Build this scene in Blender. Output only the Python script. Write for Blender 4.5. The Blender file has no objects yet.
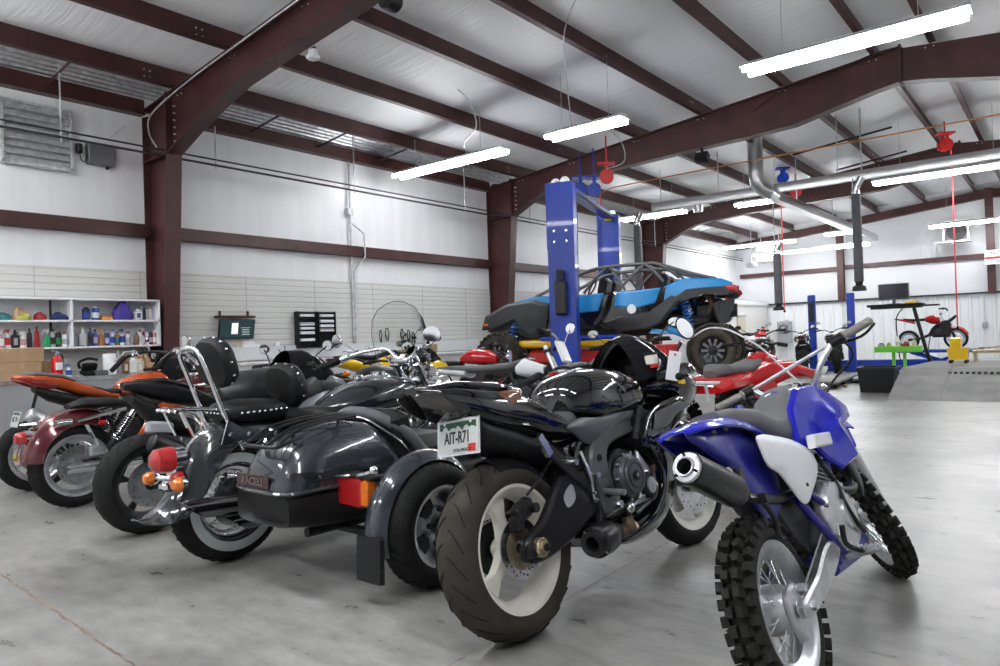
import bpy, math, random
from math import sin, cos, pi, radians as rad, sqrt, atan2
from mathutils import Vector as V, Matrix as MX
random.seed(7)
SC = bpy.context.scene
COL = SC.collection

# ---------------------------------------------------------------- materials
MATS = {}
def mat(n, col, rough=.5, metal=0., coat=0., emit=None, es=0., alpha=1., trans=0., ior=1.45,
        nz=0., nscale=8., bump=0., bscale=40., stretch=None, spec=.5, col2=None):
    m = bpy.data.materials.new(n); m.use_nodes = True
    nt = m.node_tree; b = nt.nodes['Principled BSDF']
    c = (*col, 1)
    b.inputs['Base Color'].default_value = c
    b.inputs['Roughness'].default_value = rough
    b.inputs['Metallic'].default_value = metal
    b.inputs['Coat Weight'].default_value = coat
    b.inputs['Coat Roughness'].default_value = .04
    b.inputs['Specular IOR Level'].default_value = spec
    b.inputs['IOR'].default_value = ior
    b.inputs['Transmission Weight'].default_value = trans
    b.inputs['Alpha'].default_value = alpha
    if emit:
        b.inputs['Emission Color'].default_value = (*emit, 1); b.inputs['Emission Strength'].default_value = es
    if nz or bump or col2:
        tc = nt.nodes.new('ShaderNodeTexCoord'); mp = nt.nodes.new('ShaderNodeMapping')
        nt.links.new(tc.outputs['Object'], mp.inputs['Vector'])
        if stretch: mp.inputs['Scale'].default_value = stretch
        if nz or col2:
            n1 = nt.nodes.new('ShaderNodeTexNoise'); n1.inputs['Scale'].default_value = nscale; n1.inputs['Detail'].default_value = 6
            nt.links.new(mp.outputs[0], n1.inputs['Vector'])
            r = nt.nodes.new('ShaderNodeValToRGB')
            if col2: a, d = col, col2
            else:
                a = tuple(x*(1-nz) for x in col); d = tuple(min(1, x*(1+nz)) for x in col)
            r.color_ramp.elements[0].position = .35; r.color_ramp.elements[1].position = .65
            r.color_ramp.elements[0].color = (*a, 1); r.color_ramp.elements[1].color = (*d, 1)
            nt.links.new(n1.outputs['Fac'], r.inputs[0]); nt.links.new(r.outputs[0], b.inputs['Base Color'])
        if bump:
            n2 = nt.nodes.new('ShaderNodeTexNoise'); n2.inputs['Scale'].default_value = bscale; n2.inputs['Detail'].default_value = 3
            nt.links.new(mp.outputs[0], n2.inputs['Vector'])
            bp = nt.nodes.new('ShaderNodeBump'); bp.inputs['Strength'].default_value = bump; bp.inputs['Distance'].default_value = .01
            nt.links.new(n2.outputs['Fac'], bp.inputs['Height']); nt.links.new(bp.outputs[0], b.inputs['Normal'])
    MATS[n] = m
    return m

mat('steel_paint', (.055, .017, .017), .42, nz=.25, nscale=3)
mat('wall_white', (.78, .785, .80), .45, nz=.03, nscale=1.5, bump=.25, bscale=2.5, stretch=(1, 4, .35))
mat('slat_wall', (.66, .66, .64), .38)
mat('wainscot', (.66, .68, .69), .4)
mat('galv', (.60, .61, .62), .35, .55, nz=.2, nscale=14)
mat('chrome', (.86, .87, .9), .07, 1.)
mat('chrome_dull', (.66, .67, .7), .25, 1., nz=.1, nscale=30)
mat('alu', (.60, .61, .63), .33, .9, nz=.12, nscale=25, bump=.1, bscale=60)
mat('alu_cast', (.45, .46, .47), .5, .7, nz=.2, nscale=30, bump=.3, bscale=90)
mat('dark_metal', (.03, .03, .033), .45, .6, nz=.3, nscale=25, bump=.15, bscale=60)
mat('black_plastic', (.010, .010, .011), .48, spec=.35, bump=.12, bscale=140)
mat('black_gloss', (.006, .006, .008), .09, coat=1.)
mat('black_satin', (.011, .011, .013), .32, spec=.4)
mat('matte_grey', (.085, .087, .092), .36, .3, coat=.15)
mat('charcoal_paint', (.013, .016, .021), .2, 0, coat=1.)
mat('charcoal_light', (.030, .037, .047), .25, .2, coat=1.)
mat('rubber', (.012, .012, .012), .75, spec=.25, nz=.2, nscale=12, bump=.15, bscale=80)
mat('rubber_dusty', (.042, .037, .030), .8, spec=.25, nz=.25, nscale=9, bump=.15, bscale=80)
mat('groove', (.006, .006, .006), .9)
mat('whitewall', (.50, .55, .55), .5)
mat('rim_white', (.80, .78, .70), .3, nz=.05, nscale=10)
mat('leather', (.010, .010, .011), .5, bump=.35, bscale=120, spec=.3)
mat('vinyl_grey', (.10, .10, .11), .5, bump=.3, bscale=150)
mat('seat_grey', (.11, .11, .115), .6, bump=.3, bscale=200)
mat('blue_plastic', (.008, .014, .46), .22, coat=.5)
mat('blue_dark', (.008, .012, .22), .3, coat=.3)
mat('white_plastic', (.80, .81, .84), .3)
mat('grip_grey', (.28, .26, .24), .75, bump=.5, bscale=200)
mat('red_lens', (.42, .006, .008), .1, coat=1., bump=.6, bscale=120)
mat('amber_lens', (.75, .17, .01), .12, coat=1., bump=.5, bscale=120)
mat('clear_lens', (.7, .72, .75), .1, .3, coat=1.)
mat('burgundy', (.10, .012, .018), .16, .3, coat=1.)
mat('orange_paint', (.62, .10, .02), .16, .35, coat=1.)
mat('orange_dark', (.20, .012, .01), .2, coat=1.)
mat('yellow_paint', (.80, .52, .01), .2, coat=.8)
mat('red_paint', (.52, .01, .015), .2, coat=.8)
mat('red_matte', (.50, .02, .02), .45)
mat('silver_paint', (.17, .18, .20), .3, .5, coat=.6)
mat('sxs_blue', (.015, .26, .62), .25, coat=.8)
mat('lift_blue', (.003, .036, .34), .4, coat=.2); mat('buggy_grey', (.028, .029, .031), .45)
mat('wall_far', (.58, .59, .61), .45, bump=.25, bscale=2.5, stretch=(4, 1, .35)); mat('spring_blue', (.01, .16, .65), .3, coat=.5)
mat('frame_blue', (.012, .008, .22), .28, coat=.5)
mat('green_paint', (.16, .62, .04), .4)
mat('seam', (.42, .42, .41), .6); mat('tan_metal', (.42, .36, .24), .4, .8, nz=.3, nscale=30)
mat('rust', (.12, .075, .05), .6, .5, nz=.4, nscale=20)
def glass_mat(n, tint, refl):
    m = bpy.data.materials.new(n); m.use_nodes = True; nt = m.node_tree; N = nt.nodes; N.remove(N['Principled BSDF'])
    tr = N.new('ShaderNodeBsdfTransparent'); tr.inputs[0].default_value = (*tint, 1); gl = N.new('ShaderNodeBsdfGlossy'); gl.inputs['Roughness'].default_value = .03
    lw = N.new('ShaderNodeLayerWeight'); lw.inputs[0].default_value = refl; mx = N.new('ShaderNodeMixShader')
    nt.links.new(lw.outputs['Fresnel'], mx.inputs[0]); nt.links.new(tr.outputs[0], mx.inputs[1]); nt.links.new(gl.outputs[0], mx.inputs[2]); nt.links.new(mx.outputs[0], N['Material Output'].inputs[0])
    MATS[n] = m
glass_mat('glass', (.95, .96, .955), .12)
mat('smoke_glass', (.02, .02, .025), .06, trans=.3, ior=1.1)
mat('paper', (.85, .86, .88), .8)
mat('plate_white', (.56, .58, .57), .4)
mat('plate_green', (.02, .07, .045), .4)
mat('ink', (.015, .015, .02), .5)
mat('ink_silver', (.35, .36, .38), .5)
mat('cardboard', (.38, .25, .14), .85, nz=.08, nscale=10)
mat('bench_top', (.42, .43, .44), .35)
mat('cabinet_grey', (.28, .29, .30), .45)
mat('shelf_white', (.72, .73, .74), .4)
mat('melamine', (.85, .86, .88), .35)
mat('beige', (.55, .50, .42), .6)
mat('skin_box', (.10, .10, .11), .4)
mat('ramp_steel', (.17, .168, .16), .55, .1, nz=.15, nscale=4)
mat('duct', (.62, .63, .64), .28, .9, bump=.4, bscale=14)
mat('hose_black', (.03, .03, .035), .6, bump=.6, bscale=60, stretch=(1, 1, 3))
mat('screen', (.01, .02, .022), .12, emit=(.02, .035, .04), es=.5)
mat('screen_light', (.3, .35, .33), .2, emit=(.5, .55, .52), es=.7)
mat('lamp', (1, 1, 1), .4, emit=(.97, .985, 1.), es=24.)
mat('tint_rubber', (.018, .0175, .016), .75, spec=.3, nz=.3, nscale=10, bump=.3, bscale=60)

mat('pinstripe', (.35, .10, .09), .2, .5, coat=1.); mat('matte_black', (.02, .02, .022), .35, spec=.4)
mat('bag_violet', (.06, .035, .27), .5, bump=.4, bscale=30); mat('cabinet_dark', (.13, .13, .14), .45)
mat('tire_mud', (.055, .047, .036), .85, nz=.3, nscale=8); mat('cage_grey', (.12, .125, .13), .4, .4); mat('silver_disc', (.7, .72, .74), .2, .8); mat('screen_off', (.02, .022, .03), .15); mat('hose_grey', (.10, .10, .11), .6); mat('hose_red', (.62, .06, .07), .5)
# ---------------------------------------------------------------- mesh builder
def cat(pts, n=6, closed=False):
    P = [V(p) for p in pts]; out = []
    N = len(P); rng = N if closed else N-1
    for i in range(rng):
        if closed: p0, p1, p2, p3 = P[(i-1) % N], P[i], P[(i+1) % N], P[(i+2) % N]
        else: p0, p1, p2, p3 = P[max(i-1, 0)], P[i], P[i+1], P[min(i+2, N-1)]
        for k in range(n):
            t = k/n
            out.append(.5*((2*p1)+(p2-p0)*t+(2*p0-5*p1+4*p2-p3)*t*t+(3*p1-p0-3*p2+p3)*t**3))
    if not closed: out.append(P[-1])
    return out

class B:
    def __init__(s, T=None): s.v = []; s.f = []; s.m = []; s.T = T
    def add(s, vs, fs, m=0, T=None):
        o = len(s.v)
        for p in vs:
            p = V(p)
            if T: p = T @ p
            if s.T: p = s.T @ p
            s.v.append(p)
        for f in fs: s.f.append(tuple(i+o for i in f)); s.m.append(m)
        return s
    def box(s, c, d, m=0, R=None, bev=0., taper=1.):
        x, y, z = d[0]/2, d[1]/2, d[2]/2
        T = MX.Translation(c) @ (R.to_4x4() if R else MX())
        if bev <= 0:
            vs = [(sx*x*(taper if sz > 0 else 1), sy*y*(taper if sz > 0 else 1), sz*z) for sz in (-1, 1) for sy in (-1, 1) for sx in (-1, 1)]
            return s.add(vs, [(0, 2, 3, 1), (4, 5, 7, 6), (0, 1, 5, 4), (2, 6, 7, 3), (0, 4, 6, 2), (1, 3, 7, 5)], m, T)
        b = min(bev, x*.9, y*.9, z*.9); rings = []
        for zz, ins in ((-z, b), (-z+b, 0), (z-b, 0), (z, b)):
            k = taper if zz > 0 else 1
            X, Y = (x-ins)*k, (y-ins)*k; bb = b*.7
            rings.append([(X-bb, -Y, zz), (X, -Y+bb, zz), (X, Y-bb, zz), (X-bb, Y, zz), (-X+bb, Y, zz), (-X, Y-bb, zz), (-X, -Y+bb, zz), (-X+bb, -Y, zz)])
        return s.loft(rings, m=m, T=T)
    def loft(s, rings, m=0, cap=True, closed=True, T=None, loop=False):
        n = len(rings[0]); vs = [p for r in rings for p in r]; fs = []
        R = len(rings)
        for i in range(R if loop else R-1):
            for j in range(n if closed else n-1):
                a = i*n+j; b = i*n+(j+1) % n; i2 = (i+1) % R
                fs.append((a, b, i2*n+(j+1) % n, i2*n+j))
        if cap and closed and not loop:
            fs.append(tuple(range(n-1, -1, -1))); fs.append(tuple((R-1)*n+j for j in range(n)))
        return s.add(vs, fs, m, T)
    def tube(s, pts, r, seg=8, m=0, cap=True, closed=False, flat=None):
        P = [V(p) for p in pts]; N = len(P)
        rr = r if isinstance(r, (list, tuple)) else [r]*N
        if len(rr) != N: rr = [rr[min(int(i*len(rr)/N), len(rr)-1)] for i in range(N)]
        rings = []; up = None
        for i in range(N):
            if closed: t = P[(i+1) % N]-P[i-1]
            else: t = P[min(i+1, N-1)]-P[max(i-1, 0)]
            if t.length < 1e-9: t = V((0, 0, 1))
            t.normalize()
            if up is None:
                up = V((0, 0, 1)) if abs(t.z) < .9 else V((1, 0, 0))
            a = up-t*up.dot(t)
            if a.length < 1e-6: a = V((1, 0, 0))-t*t.x
            a.normalize(); b = t.cross(a); up = a
            fa, fb = flat if flat else (1, 1)
            rings.append([P[i]+a*cos(2*pi*k/seg)*rr[i]*fa+b*sin(2*pi*k/seg)*rr[i]*fb for k in range(seg)])
        return s.loft(rings, m=m, cap=cap, loop=closed)
    def bar(s, a, b, r, seg=8, m=0): return s.tube([a, b], r, seg, m)
    def lathe(s, prof, c=(0, 0, 0), ax='Y', seg=32, m=0, T=None, closed=False, a0=0., a1=2*pi, mf=None):
        # prof: (r, h); axis through c
        full = abs(a1-a0-2*pi) < 1e-6; n = seg if full else seg+1
        rings = []
        for k in range(n):
            a = a0+(a1-a0)*k/seg; ca, sa = cos(a), sin(a)
            ring = []
            for r, h in prof:
                if ax == 'Y': p = (c[0]+r*ca, c[1]+h, c[2]+r*sa)
                elif ax == 'Z': p = (c[0]+r*ca, c[1]+r*sa, c[2]+h)
                else: p = (c[0]+h, c[1]+r*ca, c[2]+r*sa)
                ring.append(p)
            rings.append(ring)
        np_ = len(prof); vs = [p for r in rings for p in r]; o = len(s.v); fs = []; ms = []
        for i in range(n if full else n-1):
            i2 = (i+1) % n
            for j in range(np_ if closed else np_-1):
                j2 = (j+1) % np_
                fs.append((i*np_+j, i*np_+j2, i2*np_+j2, i2*np_+j)); ms.append(mf(j) if mf else m)
        s.add(vs, fs, m, T); s.m[-len(ms):] = ms
        return s
    def cyl(s, c, r, h, ax='Y', seg=20, m=0, bev=0., r2=None, T=None):
        r2 = r if r2 is None else r2; b = bev
        if b: prof = [(0, -h/2), (r-b, -h/2), (r, -h/2+b), (r2, h/2-b), (r2-b, h/2), (0, h/2)]
        else: prof = [(0, -h/2), (r, -h/2), (r2, h/2), (0, h/2)]
        return s.lathe(prof, c, ax, seg, m, T)
    def sph(s, c, r, d=(1, 1, 1), seg=14, m=0, T=None):
        vs = []; fs = []; n = max(6, seg//2)
        for i in range(n+1):
            t = pi*i/n
            for k in range(seg): vs.append((c[0]+r*d[0]*sin(t)*cos(2*pi*k/seg), c[1]+r*d[1]*sin(t)*sin(2*pi*k/seg), c[2]+r*d[2]*cos(t)))
        for i in range(n):
            for k in range(seg): fs.append((i*seg+k, (i+1)*seg+k, (i+1)*seg+(k+1) % seg, i*seg+(k+1) % seg))
        return s.add(vs, fs, m, T)
    def body(s, st, n=24, m=0, cap=True):
        # st: (x, zc, hw, h_up, h_dn, e, yc) superellipse sections along X
        rings = []
        for q in st:
            x, zc, hw, hu, hd = q[:5]; e = q[5] if len(q) > 5 else 2.2; yc = q[6] if len(q) > 6 else 0
            ring = []
            for k in range(n):
                a = 2*pi*k/n; ca, sa = cos(a), sin(a)
                y = hw*math.copysign(abs(ca)**(2/e), ca); z = (hu if sa > 0 else hd)*math.copysign(abs(sa)**(2/e), sa)
                ring.append((x, yc+y, zc+z))
            rings.append(ring)
        return s.loft(rings, m=m, cap=cap)
    def plate(s, poly, y0, y1, m=0, bev=0., pl='XZ'):
        # prism of polygon; poly in XZ (extruded along Y), or XY / YZ
        def P(a, b, y): return (a, y, b) if pl == 'XZ' else ((a, b, y) if pl == 'XY' else (y, a, b))
        n = len(poly)
        if bev <= 0: rings = [[P(a, b, y) for a, b in poly] for y in (y0, y1)]
        else:
            ins = inset(poly, bev); sg = 1 if y1 > y0 else -1
            rings = [[P(a, b, y0) for a, b in ins], [P(a, b, y0+sg*bev) for a, b in poly], [P(a, b, y1-sg*bev) for a, b in poly], [P(a, b, y1) for a, b in ins]]
        return s.loft(rings, m=m)
    def panel(s, poly, y0, bulge, t=.006, ins=.03, m=0, sm=4, yf=None):
        """thin curved fairing: outline in XZ at y0(+yf(x,z)), centre bulged by 'bulge'."""
        q = [(p.x, p.y) for p in cat([(a, b, 0) for a, b in poly], sm, True)] if sm else poly
        cx = sum(a for a, b in q)/len(q); cz = sum(b for a, b in q)/len(q)
        f = yf or (lambda a, b: 0); rings = []
        sg = 1 if bulge >= 0 else -1
        rings.append([(a, y0-sg*t+f(a, b), b) for a, b in q])
        for k, g in ((1, 0), (.97, .12), (.9, .4), (.75, .75), (.5, .94), (.2, 1.)):
            rings.append([(cx+(a-cx)*k, y0+bulge*g+f(cx+(a-cx)*k, cz+(b-cz)*k), cz+(b-cz)*k) for a, b in q])
        return s.loft(rings, m=m)
    def arc(s, c, R, a0, a1, sec, n=28, m=0, T=None, ends=True, Rf=None):
        # fender: section list of (y, dr) swept about the Y axis from a0 to a1 (deg, 0=+X, 90=up); closed section
        rings = []
        for k in range(n+1):
            u = k/n; a = rad(a0+(a1-a0)*u); RR = R*(Rf(u) if Rf else 1)
            rings.append([(c[0]+(RR+dr)*cos(a), c[1]+y, c[2]+(RR+dr)*sin(a)) for y, dr in (sec(u) if callable(sec) else sec)])
        return s.loft(rings, m=m, cap=ends, T=T)
    def text(s, txt, size, T, m=0, ext=.0006, al='CENTER', sx=1.):
        cu = bpy.data.curves.new('t', 'FONT'); cu.body = txt; cu.size = size; cu.extrude = ext; cu.offset = size*.022
        cu.align_x = al; cu.align_y = 'CENTER'; cu.resolution_u = 2
        ob = bpy.data.objects.new('t', cu); COL.objects.link(ob)
        dg = bpy.context.evaluated_depsgraph_get(); me = bpy.data.meshes.new_from_object(ob.evaluated_get(dg))
        s.add([(v.co.x*sx, v.co.y, v.co.z) for v in me.vertices], [tuple(p.vertices) for p in me.polygons], m, T)
        bpy.data.objects.remove(ob); bpy.data.curves.remove(cu); bpy.data.meshes.remove(me)
        return s
    def obj(s, name, mats, parent=None, sharp=38, loc=None, **kw):
        me = bpy.data.meshes.new(name)
        me.from_pydata([tuple(p) for p in s.v], [], s.f)
        if isinstance(mats, str): mats = [mats]
        for x in mats: me.materials.append(MATS[x])
        me.polygons.foreach_set('material_index', [min(i, len(mats)-1) for i in s.m])
        me.polygons.foreach_set('use_smooth', [True]*len(s.f))
        me.validate(); me.update()
        import bmesh
        bm = bmesh.new(); bm.from_mesh(me); bmesh.ops.recalc_face_normals(bm, faces=bm.faces); bm.to_mesh(me); bm.free()
        me.set_sharp_from_angle(angle=rad(sharp))
        o = bpy.data.objects.new(name, me); COL.objects.link(o)
        if parent: o.parent = parent
        if loc: o.location = loc
        for k, v in kw.items(): o[k] = v
        return o

def inset(poly, b):
    n = len(poly); A = sum(poly[i][0]*poly[(i+1) % n][1]-poly[(i+1) % n][0]*poly[i][1] for i in range(n))
    sg = 1 if A > 0 else -1; out = []
    for i in range(n):
        p0, p1, p2 = V(poly[i-1]), V(poly[i]), V(poly[(i+1) % n])
        d1 = (p1-p0).normalized() if (p1-p0).length > 1e-9 else V((1, 0)); d2 = (p2-p1).normalized() if (p2-p1).length > 1e-9 else d1
        n1 = V((-d1.y, d1.x))*sg; n2 = V((-d2.y, d2.x))*sg; q = n1+n2
        if q.length < 1e-6: q = n1
        q.normalize(); k = b/max(.4, q.dot(n1)); out.append(tuple(p1+q*k))
    return out
def Rz(a): return MX.Rotation(rad(a), 3, 'Z')
def Ry(a): return MX.Rotation(rad(a), 3, 'Y')
def Rx(a): return MX.Rotation(rad(a), 3, 'X')
def TT(loc, *rots):
    M = MX.Translation(loc)
    for r in rots: M = M @ r.to_4x4()
    return M
def empty(name, loc, yaw=0, lean=0, sc=1., label=None, cat_=None, group=None):
    o = bpy.data.objects.new(name, None); COL.objects.link(o)
    o.empty_display_size = .1
    o.matrix_world = MX.Translation(loc) @ MX.Rotation(rad(yaw), 4, 'Z') @ MX.Rotation(rad(-lean), 4, 'X') @ MX.Scale(sc, 4)
    tag(o, label, cat_, group)
    return o
def tag(o, label=None, cat_=None, group=None, kind=None):
    if label: o['label'] = label
    if cat_: o['category'] = cat_
    if group: o['group'] = group
    if kind: o['kind'] = kind
    return o
def copy_tree(o, parent=None):
    c = o.copy(); COL.objects.link(c)
    if parent:
        c.parent = parent; c.matrix_parent_inverse = o.matrix_parent_inverse.copy()
    for ch in list(o.children): copy_tree(ch, c)
    return c
def circ(r, n=8): return [(r*cos(2*pi*k/n), r*sin(2*pi*k/n)) for k in range(n)]
EXPOSURE = 1.22
# ================================================================ the building
XL, XR, YB, YF = -9.51, 5.95, 25.6, -5.5
RX = -1.78
def zroof(x): return 4.252+.103*((x-XL) if x <= RX else (2*RX-x-XL))    # underside of the purlins
def struct(b, name, mats, **k): return tag(b.obj(name, mats, **k), kind='structure')

def floor_mat():
    m = bpy.data.materials.new('concrete'); m.use_nodes = True; nt = m.node_tree; N = nt.nodes; L = nt.links
    b = N['Principled BSDF']; tc = N.new('ShaderNodeTexCoord')
    def noise(scale, detail, st=None):
        n = N.new('ShaderNodeTexNoise'); n.inputs['Scale'].default_value = scale; n.inputs['Detail'].default_value = detail; n.inputs['Roughness'].default_value = .6
        if st:
            mp = N.new('ShaderNodeMapping'); mp.inputs['Scale'].default_value = st; L.new(tc.outputs['Object'], mp.inputs[0]); L.new(mp.outputs[0], n.inputs['Vector'])
        else: L.new(tc.outputs['Object'], n.inputs['Vector'])
        return n
    n1 = noise(1.1, 8); n2 = noise(5, 9, (1, 2.2, 1)); n3 = noise(38, 5)
    r1 = N.new('ShaderNodeValToRGB'); r1.color_ramp.elements[0].position = .38; r1.color_ramp.elements[1].position = .62
    r1.color_ramp.elements[0].color = (.215, .213, .203, 1); r1.color_ramp.elements[1].color = (.37, .368, .355, 1)
    L.new(n1.outputs['Fac'], r1.inputs[0])
    r2 = N.new('ShaderNodeValToRGB'); r2.color_ramp.elements[0].position = .3; r2.color_ramp.elements[1].position = .7
    r2.color_ramp.elements[0].color = (.66, .66, .65, 1); r2.color_ramp.elements[1].color = (1.2, 1.2, 1.2, 1)
    L.new(n2.outputs['Fac'], r2.inputs[0])
    mx = N.new('ShaderNodeMix'); mx.data_type = 'RGBA'; mx.blend_type = 'MULTIPLY'; mx.inputs[0].default_value = 1
    L.new(r1.outputs[0], mx.inputs[6]); L.new(r2.outputs[0], mx.inputs[7])
    r3 = N.new('ShaderNodeValToRGB'); r3.color_ramp.elements[0].position = .35; r3.color_ramp.elements[0].color = (.975, .975, .97, 1); r3.color_ramp.elements[1].position = .6; r3.color_ramp.elements[1].color = (1.03, 1.03, 1.03, 1)
    L.new(n3.outputs['Fac'], r3.inputs[0])
    mx2 = N.new('ShaderNodeMix'); mx2.data_type = 'RGBA'; mx2.blend_type = 'MULTIPLY'; mx2.inputs[0].default_value = 1
    L.new(mx.outputs[2], mx2.inputs[6]); L.new(r3.outputs[0], mx2.inputs[7])
    L.new(mx2.outputs[2], b.inputs['Base Color'])
    rr = N.new('ShaderNodeMapRange'); rr.inputs['To Min'].default_value = .20; rr.inputs['To Max'].default_value = .42
    L.new(n2.outputs['Fac'], rr.inputs['Value']); L.new(rr.outputs[0], b.inputs['Roughness'])
    bp = N.new('ShaderNodeBump'); bp.inputs['Strength'].default_value = .02; bp.inputs['Distance'].default_value = .004
    L.new(n2.outputs['Fac'], bp.inputs['Height']); L.new(bp.outputs[0], b.inputs['Normal'])
    b.inputs['Specular IOR Level'].default_value = .5
    MATS['concrete'] = m
floor_mat()
def vinyl_mat():
    m = bpy.data.materials.new('vinyl_insulation'); m.use_nodes = True; nt = m.node_tree; N = nt.nodes; L = nt.links
    b = N['Principled BSDF']; tc = N.new('ShaderNodeTexCoord')
    mp = N.new('ShaderNodeMapping'); mp.inputs['Scale'].default_value = (.5, 6, .5); L.new(tc.outputs['Object'], mp.inputs[0])
    n = N.new('ShaderNodeTexNoise'); n.inputs['Scale'].default_value = 1.6; n.inputs['Detail'].default_value = 5; n.inputs['Distortion'].default_value = .6; L.new(mp.outputs[0], n.inputs['Vector'])
    b.inputs['Base Color'].default_value = (.84, .845, .86, 1); b.inputs['Roughness'].default_value = .42
    bp = N.new('ShaderNodeBump'); bp.inputs['Strength'].default_value = .55; bp.inputs['Distance'].default_value = .03
    L.new(n.outputs['Fac'], bp.inputs['Height']); L.new(bp.outputs[0], b.inputs['Normal'])
    MATS['vinyl_insulation'] = m
vinyl_mat()

# floor with a filled saw-cut joint
f = B(); f.box(((XL+XR)/2, (YB+YF)/2, -.05), (XR-XL+.4, YB-YF+.4, .1))
struct(f, 'floor', 'concrete')
mat('joint', (.27, .21, .16), .8, nz=.25, nscale=14)
j = B()
def strip(a, c, w, n=24, wob=.004):
    a, c = V(a), V(c); d = (c-a); nn = V((-d.y, d.x)).normalized(); vs = []
    for i in range(n+1):
        p = a+d*i/n+nn*random.uniform(-wob, wob); q = w*random.uniform(.6, 1.1)
        vs += [(p.x-nn.x*q, p.y-nn.y*q, .0015), (p.x+nn.x*q, p.y+nn.y*q, .0015)]
    j.add(vs, [(2*i, 2*i+1, 2*i+3, 2*i+2) for i in range(n)])
strip((-4.05, 1.14), (-2.2, 1.06), .006, 60); strip((-9.4, 1.20), (-4.05, 1.14), .005, 60); strip((-2.2, 1.06), (5.9, .80), .006, 60)
strip((-1.60, -2), (-1.72, 13.5), .003, 120, .002); strip((-9.4, 7.6), (5.9, 7.6), .004, 120, .002); strip((-9.4, 14.2), (5.9, 14.2), .004, 120, .002)
struct(j, 'trim_1', 'joint')

# roof insulation, sagging between the purlins
PX = [-9.35, -8.65, -7.40, -6.01, -4.78, -3.43, -2.14, -1.42, -.13, 1.16, 2.5, 3.85, 5.2, 5.85]
FY = [-2.4, 4.45, 11.55, 18.5, 25.6]
c = B(); xs = []
for i in range(len(PX)-1):
    if i == 0: continue
    for k in range(8): xs.append((PX[i]+(PX[i+1]-PX[i])*k/8, k/8))
xs.append((PX[-1], 0)); ys = [YF+(YB-YF)*k/90 for k in range(91)]
vs = []
for y in ys:
    for x, u in xs: vs.append((x, y, zroof(x)+.24-.055*sin(pi*u)**.8*(1+.25*sin(y*2.3+x*3))))
n = len(xs); fs = [(i*n+k, i*n+k+1, (i+1)*n+k+1, (i+1)*n+k) for i in range(90) for k in range(n-1)]
c.add(vs, fs); vs2 = [(x, y, zroof(x)+.4) for y in (YF, YB) for x in (XL, RX, XR)]
c.add(vs2, [(0, 1, 4, 3), (1, 2, 5, 4)])
struct(c, 'ceiling', 'vinyl_insulation')
# exposed ribbed deck strip at the left eave
d = B()
for k in range(7):
    x = XL+.08+k*.115; z = zroof(x)+.17
    d.plate([(x-.05, z+.02), (x-.03, z-.015), (x+.03, z-.015), (x+.05, z+.02), (x+.05, z+.03), (x-.05, z+.03)], YF, YB)
struct(d, 'trim_2', 'galv')

def corrugated_wall(y, name, z0, z1, x0, x1, step, dep, ma):
    b = B(); x = x0; pts = []
    while x < x1-1e-6:
        for dx, dd in ((0, 0), (step*.62, 0), (step*.70, -dep), (step*.92, -dep)):
            if x+dx < x1: pts.append((x+dx, y+dd))
        x += step
    pts.append((x1, y)); n = len(pts)
    def top(px): return z1(px) if callable(z1) else z1
    vs = [(px, py, z0) for px, py in pts]+[(px, py, top(px)) for px, py in pts]+[(px, y+.1, z0) for px, py in pts]+[(px, y+.1, top(px)) for px, py in pts]
    fs = [(i, i+1, n+i+1, n+i) for i in range(n-1)]+[(2*n+i, 2*n+i+1, 3*n+i+1, 3*n+i) for i in range(n-1)]
    b.add(vs, fs); return struct(b, name, ma)
w = B(); w.box((XL-.1, (YB+YF)/2, 2.4), (.2, YB-YF+.4, 4.9)); struct(w, 'wall_left', 'wall_white')
w = B(); w.box((XR+.1, (YB+YF)/2, 2.4), (.2, YB-YF+.4, 4.9)); struct(w, 'wall_right', 'wall_white')
w = B(); w.add([(XL, YF, 0), (XR, YF, 0), (XR, YF, 5), (RX, YF, 5.5), (XL, YF, 5), (XL, YF-.2, 0), (XR, YF-.2, 0), (XR, YF-.2, 5), (RX, YF-.2, 5.5), (XL, YF-.2, 5)], [(0, 1, 2, 3, 4), (9, 8, 7, 6, 5)])
struct(w, 'wall_front', 'wall_white')
w = B(); w.add([(XL, YB, 0), (XR, YB, 0), (XR, YB, 5), (RX, YB, 5.5), (XL, YB, 5), (XL, YB+.2, 0), (XR, YB+.2, 0), (XR, YB+.2, 5), (RX, YB+.2, 5.5), (XL, YB+.2, 5)], [(0, 1, 2, 3, 4), (9, 8, 7, 6, 5)])
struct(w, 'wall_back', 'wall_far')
corrugated_wall(YB-.03, 'wall_back_liner', -.0, 1.94, -8.3, XR, .30, .03, 'wainscot')
t = B(); t.box((-1.2, YB-.1, 1.97), (14.2, .1, .05)); struct(t, 'trim_3', 'dark_metal')
# slatted liner panels on the left wall: horizontal ribs, in runs between columns
for k, (y0, y1) in enumerate(((YF, 4.34), (4.57, 11.44), (11.67, 18.38))):
    b = B(); z = .02; prof = []
    while z < 2.09:
        prof += [(XL+.03, z), (XL+.03, z+.06), (XL+.020, z+.064), (XL+.020, z+.078)]; z += .083
    prof.append((XL+.03, 2.12)); prof += [(XL-.01, 2.12), (XL-.01, .02)]
    b.loft([[(px, y, pz) for px, pz in prof] for y in (y0, y1)])
    yy = y0+1.22
    while yy < y1: b.box((XL+.031, yy, 1.06), (.004, .006, 2.1), m=1); yy += 1.22
    struct(b, 'wall_left_liner', ['slat_wall', 'seam'])

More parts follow.
